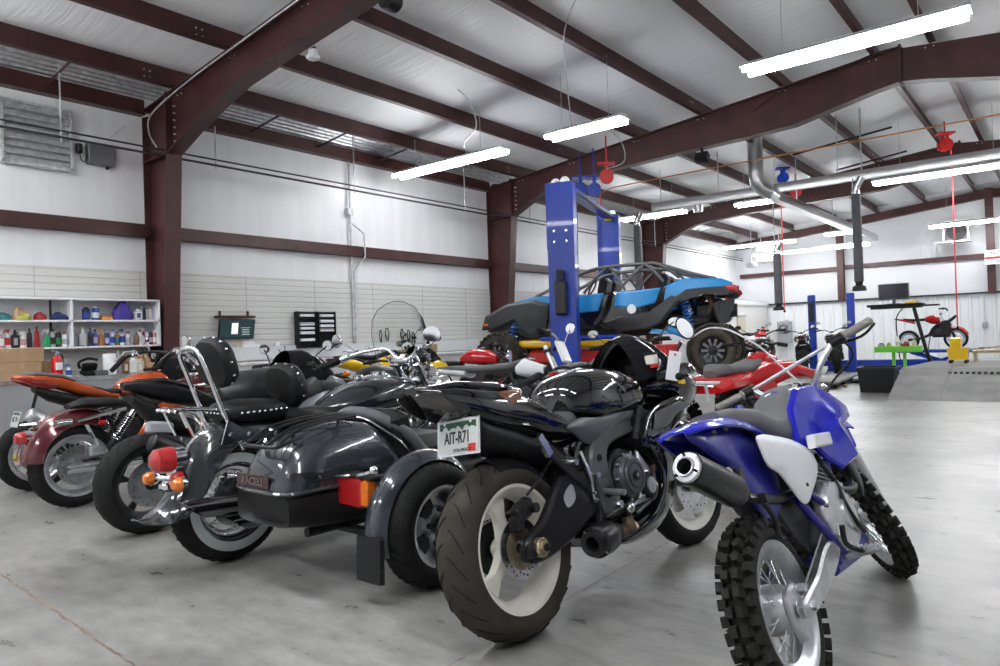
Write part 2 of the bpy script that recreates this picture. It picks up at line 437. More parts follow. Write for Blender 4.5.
# wall girts (C channels) on the left and back walls
def channel(b, x, y0, y1, z0, z1, d=.18):
    b.box((x+d/2, (y0+y1)/2, z1-.006), (d, y1-y0, .012)); b.box((x+d/2, (y0+y1)/2, z0+.006), (d, y1-y0, .012))
    b.box((x+d-.006, (y0+y1)/2, (z0+z1)/2), (.012, y1-y0, z1-z0))
for y0, y1 in ((YF, 4.34), (4.56, 11.44), (11.66, 18.39), (18.61, YB)):
    b = B(); channel(b, XL, y0, y1, 2.56, 2.73, .12); struct(b, 'wall_girt', 'steel_paint')
    b = B(); b.box((XL+.06, (y0+y1)/2, 4.27), (.12, y1-y0, .2)); b.box((XL+.13, (y0+y1)/2, 4.18), (.03, y1-y0, .02)); struct(b, 'eave_strut', 'steel_paint')
for x0, x1, z in ((-9.3, -6.0, 3.02), (-5.78, -1.9, 3.05), (-1.68, 5.9, 3.06)):
    b = B(); b.box(((x0+x1)/2, YB-.06, z+.02), (x1-x0, .12, .14)); struct(b, 'wall_girt', 'steel_paint')
for x in (-5.89, -1.78, 2.3):
    b = B(); b.box((x, YB-.12, (zroof(x)+1.94)/2+.0), (.2, .015, zroof(x)-1.94)); b.box((x, YB-.2, (zroof(x)+1.94)/2), (.012, .16, zroof(x)-1.94)); b.box((x, YB-.28, (zroof(x)+1.94)/2), (.2, .015, zroof(x)-1.94))
    struct(b, 'wind_column', 'steel_paint')
b = B()
for s, xa, xb in ((1, -9.4, RX), (1, RX, 5.9)):
    R_ = [(xa, zroof(xa)-.25), (xb, zroof(xb)-.25), (xb, zroof(xb)-.01), (xa, zroof(xa)-.01)]
    b.plate(R_, YB-.16, YB-.14); b.plate([(xa, zroof(xa)-.27), (xb, zroof(xb)-.27), (xb, zroof(xb)-.25), (xa, zroof(xa)-.25)], YB-.25, YB-.05)
struct(b, 'rafter_beam', 'steel_paint')

# rigid frames: tapered column + haunched rafter with flanges
def frame(y, bot, full=True):
    tw = .012; fw = .1; up = .0
    col = B(); xi0, xi1 = -9.17, -8.86
    col.plate([(XL+.01, 0), (xi0, 0), (xi1, bot[0][1]-.01), (XL+.01, bot[0][1]-.01)], y-tw/2, y+tw/2)
    col.loft([[(xi0, y-fw, 0), (xi0+.015, y-fw, 0), (xi0+.015, y+fw, 0), (xi0, y+fw, 0)], [(xi1, y-fw, bot[0][1]), (xi1+.015, y-fw, bot[0][1]), (xi1+.015, y+fw, bot[0][1]), (xi1, y+fw, bot[0][1])]])
    col.box((XL+.02, y, 2.1), (.015, 2*fw, 4.2)); col.box(((XL+xi1)/2, y, bot[0][1]-.01), (xi1-XL, .2, .015)); col.box((-9.37, y, .01), (.3, .25, .02))
    struct(col, 'steel_column', 'steel_paint')
    r = B(); top = [(x, zroof(x)-.005) for x, z in bot]
    n = len(bot); poly = [bot[0]]+list(bot[1:])+[(x, z) for x, z in reversed(top)]+[(XL+.02, zroof(XL)), (XL+.02, bot[0][1]+.05)]
    # web as strips so it stays convex
    xs_ = [XL+.02]+[x for x, z in bot]; zb = [bot[0][1]]+[z for x, z in bot]
    ri = [[(x, y-tw/2, b_), (x, y+tw/2, b_), (x, y+tw/2, zroof(x)+up), (x, y-tw/2, zroof(x)+up)] for x, b_ in zip(xs_, zb)]
    r.loft(ri)
    r.loft([[(x, y-fw, b_-.015), (x, y+fw, b_-.015), (x, y+fw, b_), (x, y-fw, b_)] for x, b_ in bot])
    r.loft([[(x, y-fw, zroof(x)+up-.015), (x, y+fw, zroof(x)+up-.015), (x, y+fw, zroof(x)+up+.003), (x, y-fw, zroof(x)+up+.003)] for x in xs_])
    # bolted end plates and bolts
    for x in (-8.86, -1.78):
        zb_ = bot[0][1] if x < -5 else 4.55
        r.box((x, y, (zroof(x)+zb_)/2), (.03, .2, zroof(x)-zb_+.06))
    for k in range(6): r.cyl((-8.78, y-.02, 3.72+k*.09), .012, .03, m=1, seg=8); 
    for x in PX[1:9]:
        for q in (-.05, .05): r.cyl((x+q, y-.012, zroof(x)-.05), .01, .02, m=1, seg=6)
    struct(r, 'rafter_beam', ['steel_paint', 'galv'])
    if True:
        # mirrored right half, plain
        r = B(); col = B(); m_ = 2*RX
        col.box((XR-.2, y, 2.), (.3, .012, 4.)); col.box((XR-.35, y, 2.), (.015, .2, 4.)); struct(col, 'steel_column', 'steel_paint')
        bb = [(m_-x, z) for x, z in bot if x > -9]
        bb = [(min(x, XR-.02), z) for x, z in bb][::-1]
        r.loft([[(x, y-tw/2, z), (x, y+tw/2, z), (x, y+tw/2, zroof(x)-.005), (x, y-tw/2, zroof(x)-.005)] for x, z in bb])
        r.loft([[(x, y-fw, z-.015), (x, y+fw, z-.015), (x, y+fw, z), (x, y-fw, z)] for x, z in bb])
        struct(r, 'rafter_beam', 'steel_paint')
HB = [(-8.86, 3.60), (-8.36, 3.84), (-7.9, 4.02), (-7.39, 4.08), (-6.5, 4.14), (-5.68, 4.17), (-4.93, 4.20), (-4.05, 4.22), (-3.26, 4.26), (-2.52, 4.42), (-2.11, 4.51), (-1.78, 4.56)]
HB1 = [(-8.86, 3.58), (-8.25, 3.80), (-7.65, 3.97), (-7.10, 4.10), (-6.15, 4.20), (-5.15, 4.30), (-4.05, 4.45), (-1.78, 4.6)]
frame(4.45, HB1); frame(11.55, HB); frame(18.5, HB)
# purlins (Z sections)
for x in PX[1:-1]:
    b = B(); z = zroof(x); s = .036
    for y0, y1 in ((YF, YB),):
        b.box((x, (y0+y1)/2, z+.12), (.012, y1-y0, .24)); b.box((x+s, (y0+y1)/2, z+.006), (2*s, y1-y0, .012)); b.box((x-s, (y0+y1)/2, z+.234), (2*s, y1-y0, .012))
        b.box((x+2*s, (y0+y1)/2, z+.018), (.006, y1-y0, .03))
    for fy in FY[1:4]:
        for q in (-.45, -.38, .38, .45):
            b.cyl((x+.012, fy+q, z+.06), .009, .02, ax='X', m=1, seg=6); b.cyl((x+.012, fy+q, z+.14), .009, .02, ax='X', m=1, seg=6)
    struct(b, 'roof_purlin', ['steel_paint', 'galv'])
# flange braces
for fy in FY[1:4]:
    for x, zz in ((-7.40, 4.08),):
        b = B(); b.bar((x-.05, fy+.08, zz-.04), (x+.02, fy+.62, zroof(x)+.03), .02, 6); struct(b, 'flange_brace', 'steel_paint')
# punched bridging angles at the eave
for y in (1.6, 3.2, 5.9, 7.1, 8.4, 9.7, 13.4):
    b = B(); b.bar((-9.42, y, 4.28), (-8.66, y, 4.36), .018, 4); struct(b, 'bridging_angle', 'steel_paint')

# office box in the back left corner
o = B(); o.box((-8.95, 23.6, 1.04), (1.1, 3.96, 2.08)); o.box((-8.38, 23.6, 2.0), (.06, 3.98, .16), m=1); struct(o, 'wall_office', ['slat_wall', 'wainscot'])
o = B(); o.box((-8.385, 22.95, .78), (.03, .72, 1.56)); o.box((-8.37, 22.95, 1.57), (.04, .8, .04), m=1); o.sph((-8.35, 23.22, .75), .03, m=1); struct(o, 'door_1', ['beige', 'chrome_dull'])

# ---------------------------------------------------------------- light fixtures
def strip_light(x, y, z, ln, ry=0., label=None, wires=True, seen=True):
    r = empty('fluorescent_light', (x, y, z), 0, label=label, cat_='light fixture', group='ceiling strip lights')
    b = B(); b.plate([(-.125, .01), (.125, .01), (.05, .07), (-.05, .07)], -ln/2, ln/2, pl='XZ')
    b.v = [V((p.y, p.x, p.z)) for p in b.v]
    b.obj('housing', 'wainscot', r)
    for q in (-.075, .075):
        t = B(); t.tube([(-ln/2+.03, q*1.3, -.02), (ln/2-.03, q*1.3, -.02)], .032, 10); t.obj('tube', 'lamp', r)
    if wires:
        for q in (-1, 1):
            t = B(); zz = zroof(x+q*ln*.3)-z
            t.tube([(q*ln*.3, 0, .07), (q*ln*.3, 0, zz+.1)], .004, 5); t.obj('hanger_wire', 'galv', r)
    return r
# ================================================================ motorcycle parts
# local frame: +X forward, +Y left, Z up, rear axle above the origin
def tire_prof(R, w, rR, n=9, flat=.9):
    # carcass profile (r, h) from left bead round the tread to right bead
    pr = [(rR, -w*.36), (rR+.012, -w*.44)]
    for k in range(n+1):
        a = -pi/2+pi*k/n
        pr.append((R-(R-rR)*.62*(1-cos(a)**flat if cos(a) > 1e-6 else 1), w/2*sin(a)*(1.0)))
    pr += [(rR+.012, w*.44), (rR, w*.36)]
    return pr
def tire(b, c, R, w, rR, m=0, seg=56): b.lathe(tire_prof(R, w, rR), c, 'Y', seg, m)
def sipes(b, c, R, w, m, n=22, slant=.16):
    # thin curved grooves across the tread
    for k in range(n):
        for s in (-1, 1):
            pts = []
            for j in range(5):
                u = j/4; h = w*(.06+.36*u)*s; th = 2*pi*k/n+(0 if s > 0 else pi/n)+slant*(u**1.5)*1.6
                q = h/(w/2); r = R-(R-(R-.09))*.62*(1-sqrt(max(0, 1-q*q))**.9)+.0006
                pts.append((c[0]+r*cos(th), c[1]+h, c[2]+r*sin(th)))
            b.tube(pts, .0028, 4, m)
def knobs(b, c, R, w, m=0, n=34):
    for k in range(n):
        for row, (h, wd, dr) in enumerate(((-.42, .24, -.016), (-.17, .22, 0), (.17, .22, 0), (.42, .24, -.016))):
            off = (.5 if row in (1, 2) else 0)
            th = 2*pi*(k+off)/n; r = R+dr
            T = MX.Translation(c) @ MX.Rotation(-th, 4, 'Y') @ MX.Translation((r, h*w, 0)) @ MX.Rotation(rad(-52*h), 4, 'Z')
            L = 2*pi*R/n*.62
            vs = [(sx*.013, sy*wd*w*.5*(1 if sx < 0 else .86), sz*L*.5*(1 if sx < 0 else .86)) for sz in (-1, 1) for sy in (-1, 1) for sx in (-1, 1)]
            b.add(vs, [(0, 2, 3, 1), (4, 5, 7, 6), (0, 1, 5, 4), (2, 6, 7, 3), (0, 4, 6, 2), (1, 3, 7, 5)], m, T)
def rim_ring(b, c, rR, w, m=0, seg=56, lip=.012):
    b.lathe([(rR-.018, -w*.30), (rR-.004, -w*.40), (rR+lip, -w*.42), (rR+lip, -w*.37), (rR-.008, -w*.30), (rR-.022, -w*.15), (rR-.022, w*.15), (rR-.008, w*.30), (rR+lip, w*.37), (rR+lip, w*.42), (rR-.004, w*.40), (rR-.018, w*.30), (rR-.036, w*.14), (rR-.036, -w*.14)], c, 'Y', seg, m, closed=True)
def cast_spokes(b, c, rR, n, m=0, hub=.045, wid=.03, th=.03, y=0., twin=0., a0=90):
    for k in range(n):
        for s in ((-1, 1) if twin else (0,)):
            a = rad(a0+360*k/n); u = V((cos(a), 0, sin(a))); t = V((-sin(a), 0, cos(a)))
            p0 = V(c)+u*hub*.6+t*s*hub*.5+V((0, y, 0)); p1 = V(c)+u*(rR-.015)+t*s*twin*rR
            rings = []
            for q in (0, .25, .5, .75, 1):
                p = p0.lerp(p1, q); ww = wid*(1.15-.5*sin(pi*min(q*1.1, 1))+(.5*q if q > .7 else 0)); hh = th*(1.1-.4*q)
                rings.append([p+t*ww/2*math.copysign(abs(cos(z))**.6, cos(z))+V((0, hh/2*math.copysign(abs(sin(z))**.6, sin(z)), 0)) for z in [2*pi*i/10 for i in range(10)]])
            b.loft(rings, m=m)
def wire_spokes(b, c, rR, n=36, m=0, hub=.05, hw=.035, r=.0022):
    for k in range(n):
        s = 1 if k % 2 else -1; d = 1 if (k//2) % 2 else -1
        a = 2*pi*k/n; a2 = a+d*.42
        b.bar((c[0]+hub*cos(a2), c[1]+s*hw, c[2]+hub*sin(a2)), (c[0]+(rR-.012)*cos(a), c[1], c[2]+(rR-.012)*sin(a)), r, 4, m)
def disc(b, c, R, r, y, m=0, holes=24):
    b.lathe([(r, y-.0025), (R, y-.0025), (R, y+.0025), (r, y+.0025)], c, 'Y', 40, m, closed=True)
    for k in range(holes):
        a = 2*pi*k/holes; rr = r+(R-r)*(.3+.4*(k % 3)/2)
        for s in (-1, 1): b.cyl((c[0]+rr*cos(a), c[1]+y+s*.0028, c[2]+rr*sin(a)), .004, .001, m=m+1, seg=6)
def wheel(parent, name, c, R, w, rR, kind, rim_m, T=None, tire_m='rubber', sides=(-1,), discs=0, disc_side=-1, ww=None, nsp=3, tread=None, rimname='rim', spoke_kw={}):
    """wheel part: its own mesh is the rim; tire, spokes, disc are children"""
    b = B(T); rim_ring(b, c, rR, w)
    if kind == 'cast':
        cast_spokes(b, c, rR, nsp, **spoke_kw); b.cyl(c, .04, .11, m=0, bev=.008); b.cyl(c, .018, .15, m=1)
    elif kind == 'mag':
        b.lathe([(0, -.035), (rR*.42, -.05), (rR*.5, -.02), (rR-.01, -.045), (rR-.01, -.02), (rR*.5, .01), (0, .0)], c, 'Y', 40, 0)
    else: b.cyl(c, .045, .09, bev=.01); b.cyl(c, .015, .17, m=1)
    o = b.obj(name, [rim_m, 'dark_metal'], parent)
    if kind == 'wire':
        s = B(T); wire_spokes(s, c, rR); s.obj('spokes', 'chrome_dull', o)
    t = B(T); tire(t, c, R, w, rR)
    if tread == 'sport': sipes(t, c, R, w, 1)
    if tread == 'knob':
        t = B(T); tire(t, c, R-.014, w*.92, rR); knobs(t, c, R-.002, w)
    if tread == 'cruiser': sipes(t, c, R, w, 1, 40, .1)
    if ww:
        for s in (-1, 1): t.lathe([(ww[0], s*w*.478), ((ww[0]+ww[1])/2, s*w*.512), (ww[1], s*w*.488), (ww[1]-.004, s*w*.43), (ww[0]+.004, s*w*.43)], c, 'Y', 56, 2, closed=True)
    t.obj('tire', [tire_m, 'groove', 'whitewall'], o)
    if discs:
        for s in ((disc_side,) if discs == 1 else (-1, 1)):
            d = B(T); cc = (c[0], c[1], c[2]); disc(d, cc, rR*.66, rR*.40, s*.058); d.lathe([(rR*.18, s*.05), (rR*.44, s*.055), (rR*.44, s*.06), (rR*.18, s*.058)], cc, 'Y', 5*4, 0, closed=True); d.obj('brake_disc', ['chrome_dull', 'groove'], o)
    return o
def steer_T(wb, R, rake, steer):
    # rotate about the steering axis through a point above the front axle
    ax = V((-sin(rad(rake)), 0, cos(rad(rake)))); p = V((wb-.05, 0, R))
    return MX.Translation(p) @ MX.Rotation(rad(steer), 4, ax) @ MX.Translation(-p)
def fender_sec(w, t=.006, drop=.05, n=8, flare=0.):
    out = []
    for k in range(n+1):
        u = -1+2*k/n; out.append((u*w/2, -drop*abs(u)**2.6+flare*abs(u)**6))
    return out+[(y*.93, dr-t) for y, dr in reversed(out)]
def plate_us(parent, T, txt, w=.18, h=.105, small='', sticker=True, name='license_plate', greentop=True):
    b = B(); b.box((0, 0, 0), (w, h, .002)); b.box((0, 0, -.002), (w+.012, h+.012, .002), 3)
    if greentop:
        n = 16; pts = [(-w*.46, h*.44)]; pts2 = []
        for k in range(n+1): pts2.append((w*.46-w*.92*k/n, h*(.22+.10*abs(sin(k*2.1))+.04*sin(k*5))))
        for k in range(n): b.add([(pts2[k][0], pts2[k][1], .0016), (pts2[k+1][0], pts2[k+1][1], .0016), (pts2[k+1][0], h*.45, .0016), (pts2[k][0], h*.45, .0016)], [(0, 1, 2, 3)], 1)
    b.text(txt, h*.50, TT((-w*.02, -h*.03, .0016)), 2, sx=2.6*w/h/len(txt))
    if small: b.text(small, h*.13, TT((.02, -h*.40, .0016)), 2)
    if sticker: b.add([(w*.25, -h*.47, .0018), (w*.44, -h*.47, .0018), (w*.44, -h*.24, .0018), (w*.25, -h*.24, .0018)], [(0, 1, 2, 3)], 4)
    for s in (-1, 1): b.cyl((s*w*.33, h*.42, .002), .005, .002, 'Z', 8, 3)
    b.v = [T @ p for p in b.v]
    return b.obj(name, ['plate_white', 'plate_green', 'ink', 'chrome_dull', 'red_matte'], parent)
def spring(b, p0, p1, R, r, turns, m=0, n=10):
    p0, p1 = V(p0), V(p1); d = (p1-p0); t = d.normalized(); a = t.cross(V((0, 1, 0)) if abs(t.y) < .9 else V((1, 0, 0))).normalized(); c = t.cross(a)
    b.tube([p0+d*i/(turns*n)+(a*cos(2*pi*i/n)+c*sin(2*pi*i/n))*R for i in range(int(turns*n)+1)], r, 5, m)
def shock(parent, p0, p1, R=.024, turns=9, mats=('chrome', 'dark_metal', 'chrome')):
    b = B(); p0, p1 = V(p0), V(p1)
    b.bar(p0, p1, R*.45, 8, 1); b.bar(p0, p0.lerp(p1, .25), R*.75, 10, 1); b.bar(p0.lerp(p1, .85), p1, R*.85, 10, 0)
    spring(b, p0.lerp(p1, .2), p0.lerp(p1, .88), R, .0045, turns, 2)
    b.cyl(p0, .018, .04, m=1); b.cyl(p1, .018, .04, m=1)
    return b.obj('shock_absorber', list(mats), parent)
def mirror(parent, base, head, r=(.06, .035), face=(-1, 0, 0), m='black_satin', name='mirror', T=None):
    b = B(T); b.tube(cat([base, (V(base)+V(head))/2+V((0, 0, .01)), head], 5), .005, 6)
    f_ = V(face).normalized(); q = f_.to_track_quat('Z', 'Y').to_matrix()
    M = TT(head, q)
    b.loft([[(r[0]*s*cos(a), r[1]*s*sin(a), z) for a in [2*pi*k/18 for k in range(18)]] for s, z in ((.3, -.028), (.75, -.022), (1, -.004), (1, .004))], m=0, T=M)
    b.loft([[(r[0]*s*cos(a), r[1]*s*sin(a), .005) for a in [2*pi*k/18 for k in range(18)]] for s in (.92, .01)], m=1, T=M, cap=False)
    return b.obj(name, [m, 'chrome'], parent)
def handlebar(parent, pts, r, grip_len, T=None, m='alu', grip_m='rubber', lever=True, lever_m='alu', sides=(0, 1), name='handlebar'):
    b = B(T); P = cat(pts, 8); b.tube(P, r, 10); hb = b.obj(name, m, parent)
    for e in (0, -1):
        p = V(pts[e]); q = V(pts[1 if e == 0 else -2]); d = (q-p).normalized()
        g = B(T); g.tube([p-d*.004, p, p+d*.01, p+d*.02, p+d*grip_len*.95, p+d*grip_len, p+d*(grip_len+.006)], [r*1.0, r*1.75, r*1.75, r*1.5, r*1.5, r*1.9, r*1.9], 12)
        for k in range(9): g.tube([p+d*(.03+k*grip_len*.1), p+d*(.034+k*grip_len*.1)], r*1.58, 12)
        g.obj('grip', grip_m, hb)
        c = B(T); k = p+d*(grip_len+.03); c.bar(p+d*(grip_len+.01), p+d*(grip_len+.055), r*2.0, 10); c.box(tuple(k+V((.02, 0, -.012))), (.05, .04, .035), bev=.008)
        c.obj('switch_housing', 'black_plastic', hb)
        if lever:
            l = B(T); s = k+V((.03, 0, -.004)); l.tube(cat([s, s-d*.04+V((.02, 0, -.004)), p+d*.06+V((.055, 0, -.012)), p+d*.0+V((.05, 0, -.014))], 4), [.008, .0055, .005, .007], 6, flat=(1, .7)); l.obj('lever', lever_m, hb)
    return hb
def fork(parent, wb, R, rake, top, off, y, r1, r2, T=None, mats=('chrome', 'dark_metal'), gaiter=None):
    b = B(T); d = V((-sin(rad(rake)), 0, cos(rad(rake)))); p0 = V((wb, 0, R))
    L = (top-R)/cos(rad(rake))
    for s in (-1, 1):
        o = V((off*0, s*y, 0)); b.bar(p0+o-d*.02, p0+o+d*L*.48, r2, 14, 1); b.bar(p0+o+d*L*.46, p0+o+d*L, r1, 12, 0)
        b.cyl(p0+o, r2*1.25, r2*1.6, m=1); b.tube([p0+o+d*L*.46, p0+o+d*L*.5], r2*1.15, 14, 1)
        if gaiter:
            n = 12; b.tube([p0+o+d*L*(.48+.16*i/n) for i in range(n+1)], [r2*(1.25 if i % 2 else 1.0) for i in range(n+1)], 12, 2)
    b.bar(p0-V((0, y+.02, 0)), p0+V((0, y+.02, 0)), .012, 10, 1)
    f = b.obj('fork', list(mats)+([gaiter] if gaiter else []), parent)
    t = B(T)
    for h in (.66, .93):
        p = p0+d*L*h; t.box(tuple(p), (.06, 2*y+.07, .028), R=Ry(-rake), bev=.01)
    t.obj('triple_clamp', mats[1] if len(mats) < 3 else mats[0], f)
    return f
def chain(parent, c0, r0, c1, r1, y):
    b = B(); n = 60; P = []
    for k in range(18): a = rad(90+180*k/17); P.append((c0[0]+r0*cos(a), y, c0[1]+r0*sin(a)))
    for k in range(18): a = rad(270+180*k/17); P.append((c1[0]+r1*cos(a), y, c1[1]+r1*sin(a)))
    b.tube(P, .006, 4, closed=True, flat=(1, 1.3))
    return b.obj('chain', 'tan_metal', parent)
# ================================================================ black sportbike, foreground
def sport():
    r = empty('sportbike', (-1.555, 2.0, 0), 88.5, 11, label='glossy black sportbike with cream white wheels and plate AIT-R71 under its tail', cat_='motorcycle')
    WB, RR, RF = 1.40, .315, .298
    # rear wheel
    w = wheel(r, 'rear_wheel', (0, 0, RR), RR, .165, .218, 'cast', 'rim_white', tire_m='rubber_dusty', tread='sport', nsp=3, discs=0, spoke_kw=dict(wid=.066, th=.05, a0=100, hub=.06))
    b = B(); disc(b, (0, 0, RR), .108, .070, -.062, 0, 30); b.lathe([(.03, -.055), (.075, -.06), (.075, -.066), (.03, -.064)], (0, 0, RR), 'Y', 24, 2, closed=True); b.obj('brake_disc', ['chrome_dull', 'groove', 'tan_metal'], w)
    b = B(); b.lathe([(.03, .0), (.095, .0), (.1, .006), (.03, .006)], (0, .075, RR), 'Y', 40, closed=True)
    for k in range(40):
        a = 2*pi*k/40; b.box((.101*cos(a), .078, RR+.101*sin(a)), (.012, .006, .007), R=Ry(-math.degrees(a)))
    b.obj('sprocket', 'dark_metal', w)
    chain(r, (0, RR), .098, (.56, .42), .04, .078)
    # front wheel (steered a little to the right)
    T = steer_T(WB, RF, 24, -9)
    fw = wheel(r, 'front_wheel', (WB, 0, RF), RF, .12, .215, 'cast', 'rim_white', T, tread='sport', nsp=3, discs=2, spoke_kw=dict(wid=.05, th=.03, a0=60))
    fork(r, WB, RF, 24, .86, 0, .105, .022, .028, T, ('dark_metal', 'black_satin'))
    b = B(T)
    for s in (-1, 1): b.box((WB-.11, s*.075, RF+.07), (.07, .05, .11), R=Ry(25), bev=.015)
    b.obj('brake_caliper', 'dark_metal', r)
    b = B(T); b.arc((WB, 0, RF), RF+.035, 20, 165, fender_sec(.145, .004, .06), 20); b.panel([(WB-.17, RF+.26), (WB+.02, RF+.3), (WB+.06, RF+.14), (WB-.1, RF+.1), (WB-.2, RF+.16)], -.085, -.012); b.panel([(WB-.17, RF+.26), (WB+.02, RF+.3), (WB+.06, RF+.14), (WB-.1, RF+.1), (WB-.2, RF+.16)], .085, .012)
    b.obj('front_fender', 'black_gloss', r)
    # swingarm with curved brace
    b = B()
    for s in (-1, 1):
        b.body([], 4) if False else None
        P = [(-.05, RR-.035), (.03, RR-.055), (.2, RR-.03), (.42, .36), (.50, .38), (.52, .48), (.44, .56), (.33, .56), (.22, .53), (.12, .44), (.05, RR+.07), (-.04, RR+.035)]
        q = [(p.x, p.y) for p in cat([(a, c, 0) for a, c in P], 3, True)]
        b.plate(q, s*.095, s*.14, bev=.012)
    b.box((.46, 0, .46), (.1, .22, .16), bev=.02)
    sw = b.obj('swingarm', 'black_satin', r)
    b = B(); b.panel([(.20, .455), (.26, .49), (.27, .435), (.215, .41)], -.143, .004, .002); b.obj('swingarm_window', 'ink_silver', sw)
    b = B(); b.cyl((0, .155, RR), .03, .03, m=1); b.obj('axle_nut', ['tan_metal', 'dark_metal'], r)
    b = B(); b.cyl((0, -.155, RR), .034, .03, bev=.004, m=0); b.cyl((0, -.172, RR), .024, .016, seg=6, m=0); b.cyl((0, -.182, RR), .014, .008, m=1); b.box((-.045, -.15, RR), (.04, .02, .05), bev=.005, m=1)
    b.obj('axle_nut', ['tan_metal', 'dark_metal'], r)
    b = B(); b.box((.02, -.085, RR+.13), (.10, .05, .07), R=Ry(-20), bev=.015); b.box((-.03, -.09, RR+.09), (.04, .05, .06), bev=.01); b.cyl((.05, -.115, RR+.13), .018, .03); b.cyl((-.01, -.115, RR+.15), .018, .03); b.tube(cat([(.03, -.11, RR+.18), (.1, -.12, RR+.22), (.2, -.1, .58), (.3, -.08, .62)], 6), .006, 6)
    b.obj('brake_caliper', 'dark_metal', r)
    # hugger
    b = B(); b.arc((0, 0, RR), RR+.018, 42, 100, fender_sec(.155, .004, .05), 14); b.obj('rear_hugger', 'black_satin', r)
    # frame beams
    F = [(.43, .34), (.49, .315), (.545, .35), (.53, .44), (.51, .515), (.525, .575), (.59, .608), (.76, .632), (.90, .68), (1.0, .76), (1.0, .83), (.93, .80), (.84, .745), (.70, .71), (.56, .67), (.45, .63), (.40, .585), (.388, .52), (.41, .44)]
    for s in (-1, 1):
        b = B(); q = [(p.x, p.y) for p in cat([(a, c, 0) for a, c in F], 3, True)]
        # beams taper towards the steering head
        rings = []
        for y0, ins in ((.125, 0), (.155, 0), (.165, .01)):
            qq = inset(q, ins) if ins else q; rings.append([(a, s*(y0-.07*max(0, a-.75)/.25), c) for a, c in qq])
        b.loft(rings); b.cyl((.45, s*.165, .56), .014, .01, m=1); b.cyl((.47, s*.165, .42), .022, .01, m=1); b.cyl((.47, s*.172, .42), .012, .01, m=2, seg=6)
        b.obj('frame_beam', ['matte_grey', 'groove', 'chrome_dull'], r)
    # engine
    b = B(); b.box((.66, 0, .43), (.42, .30, .26), bev=.03); b.box((.88, 0, .60), (.24, .36, .2), R=Ry(35), bev=.02); b.box((.66, 0, .31), (.34, .22, .1), bev=.03)
    b.cyl((.62, -.135, .46), .115, .05, m=0, seg=24, bev=.01)
    e = b.obj('engine', 'alu_cast' if False else 'dark_metal', r)
    b = B(); c = (.615, -.18, .458)
    b.cyl(c, .090, .05, bev=.012, m=0, seg=36); b.cyl((c[0], -.21, c[2]), .074, .014, bev=.004, m=0, seg=36); b.lathe([(.05, -.219), (.054, -.219), (.054, -.216), (.05, -.216)], (c[0], 0, c[2]), 'Y', 30, 1, closed=True); b.cyl((c[0], -.218, c[2]), .022, .008, m=1); b.cyl((c[0], -.224, c[2]), .010, .004, m=2)
    for k in range(10): a = 2*pi*k/10; b.cyl((c[0]+.096*cos(a), -.185, c[2]+.096*sin(a)), .007, .02, m=2, seg=6)
    b.obj('clutch_cover', ['matte_grey', 'black_satin', 'chrome_dull'], e)
    b = B(); c = (.755, -.165, .395); b.cyl(c, .055, .06, bev=.01, m=0, seg=28); b.cyl((c[0], -.197, c[2]), .034, .008, m=1, seg=28); b.plate([(.63, .33), (.78, .33), (.82, .46), (.74, .55), (.70, .42)], -.15, -.172, m=2, bev=.006)
    for k in range(5): a = 2*pi*k/5; b.cyl((c[0]+.06*cos(a), -.175, c[2]+.06*sin(a)), .006, .02, m=3, seg=6)
    b.obj('pulse_cover', ['dark_metal', 'alu', 'alu', 'chrome_dull'], e)
    b = B(); b.box((.52, -.13, .35), (.12, .05, .08), bev=.01); b.box((.42, -.14, .36), (.03, .03, .17), R=Ry(12), bev=.006); b.bar((.42, -.16, .33), (.66, -.175, .36), .008, 8, 1); b.bar((.62, -.17, .30), (.8, -.16, .33), .014, 8, 1)
    b.sph((.60, -.16, .33), .028, m=2); b.cyl((.53, -.165, .36), .017, .02, m=2, seg=6); b.tube(cat([(.36, -.14, .6), (.37, -.16, .5), (.38, -.15, .42), (.43, -.13, .36)], 5), .009, 7, 2)
    for k in range(8): b.cyl((.42+random.uniform(-.05, .2), -.16, .32+random.uniform(-.04, .2)), .006, .02, m=2, seg=6)
    b.obj('linkage', ['dark_metal', 'black_satin', 'chrome_dull'], r)
    # exhaust
    b = B(); P = cat([(.95, -.06, .30), (.86, -.1, .24), (.72, -.12, .235), (.58, -.13, .24), (.48, -.14, .245)], 5); b.tube(P, .032, 14, 0); b.tube(cat([(1.1, .0, .55), (1.1, .0, .36), (.98, -.04, .28), (.85, -.1, .24)], 5), .028, 10, 0)
    b.tube([(.64, -.125, .237), (.62, -.126, .238)], .042, 14, 2); b.box((.62, -.13, .28), (.05, .04, .05), m=2, bev=.01)
    ex = b.obj('exhaust', ['rust', 'dark_metal', 'tan_metal'], r)
    b = B(); d = V((1, .12, .02)).normalized(); p = V((.29, -.165, .255)); R_ = d.to_track_quat('Z', 'Y').to_matrix(); M = TT(p, R_)
    b.lathe([(.028, .0), (.034, -.002), (.046, -.004), (.05, .004), (.05, .03), (.062, .035), (.064, .10), (.06, .14), (.045, .17), (.034, .22), (.028, .22), (.028, .08)], (0, 0, 0), 'Z', 30, 0, M, closed=True)
    b.lathe([(0, .075), (.03, .075)], (0, 0, 0), 'Z', 20, 1, M)
    for k in range(4): a = pi/4+k*pi/2; b.cyl((.056*cos(a), .056*sin(a), .033), .005, .006, 'Z', 8, 2, T=M)
    b.obj('muffler', ['black_satin', 'groove', 'chrome_dull'], ex)
    # tank
    b = B(); b.body([(.40, .79, .08, .06, .05, 2.3), (.43, .79, .12, .10, .07, 2.6), (.50, .79, .155, .135, .08, 2.8), (.61, .785, .178, .150, .09, 2.9), (.73, .78, .185, .152, .09, 2.9), (.86, .78, .178, .135, .08, 2.7), (.96, .775, .15, .10, .06, 2.5), (1.02, .77, .09, .06, .04, 2.2)], 36)
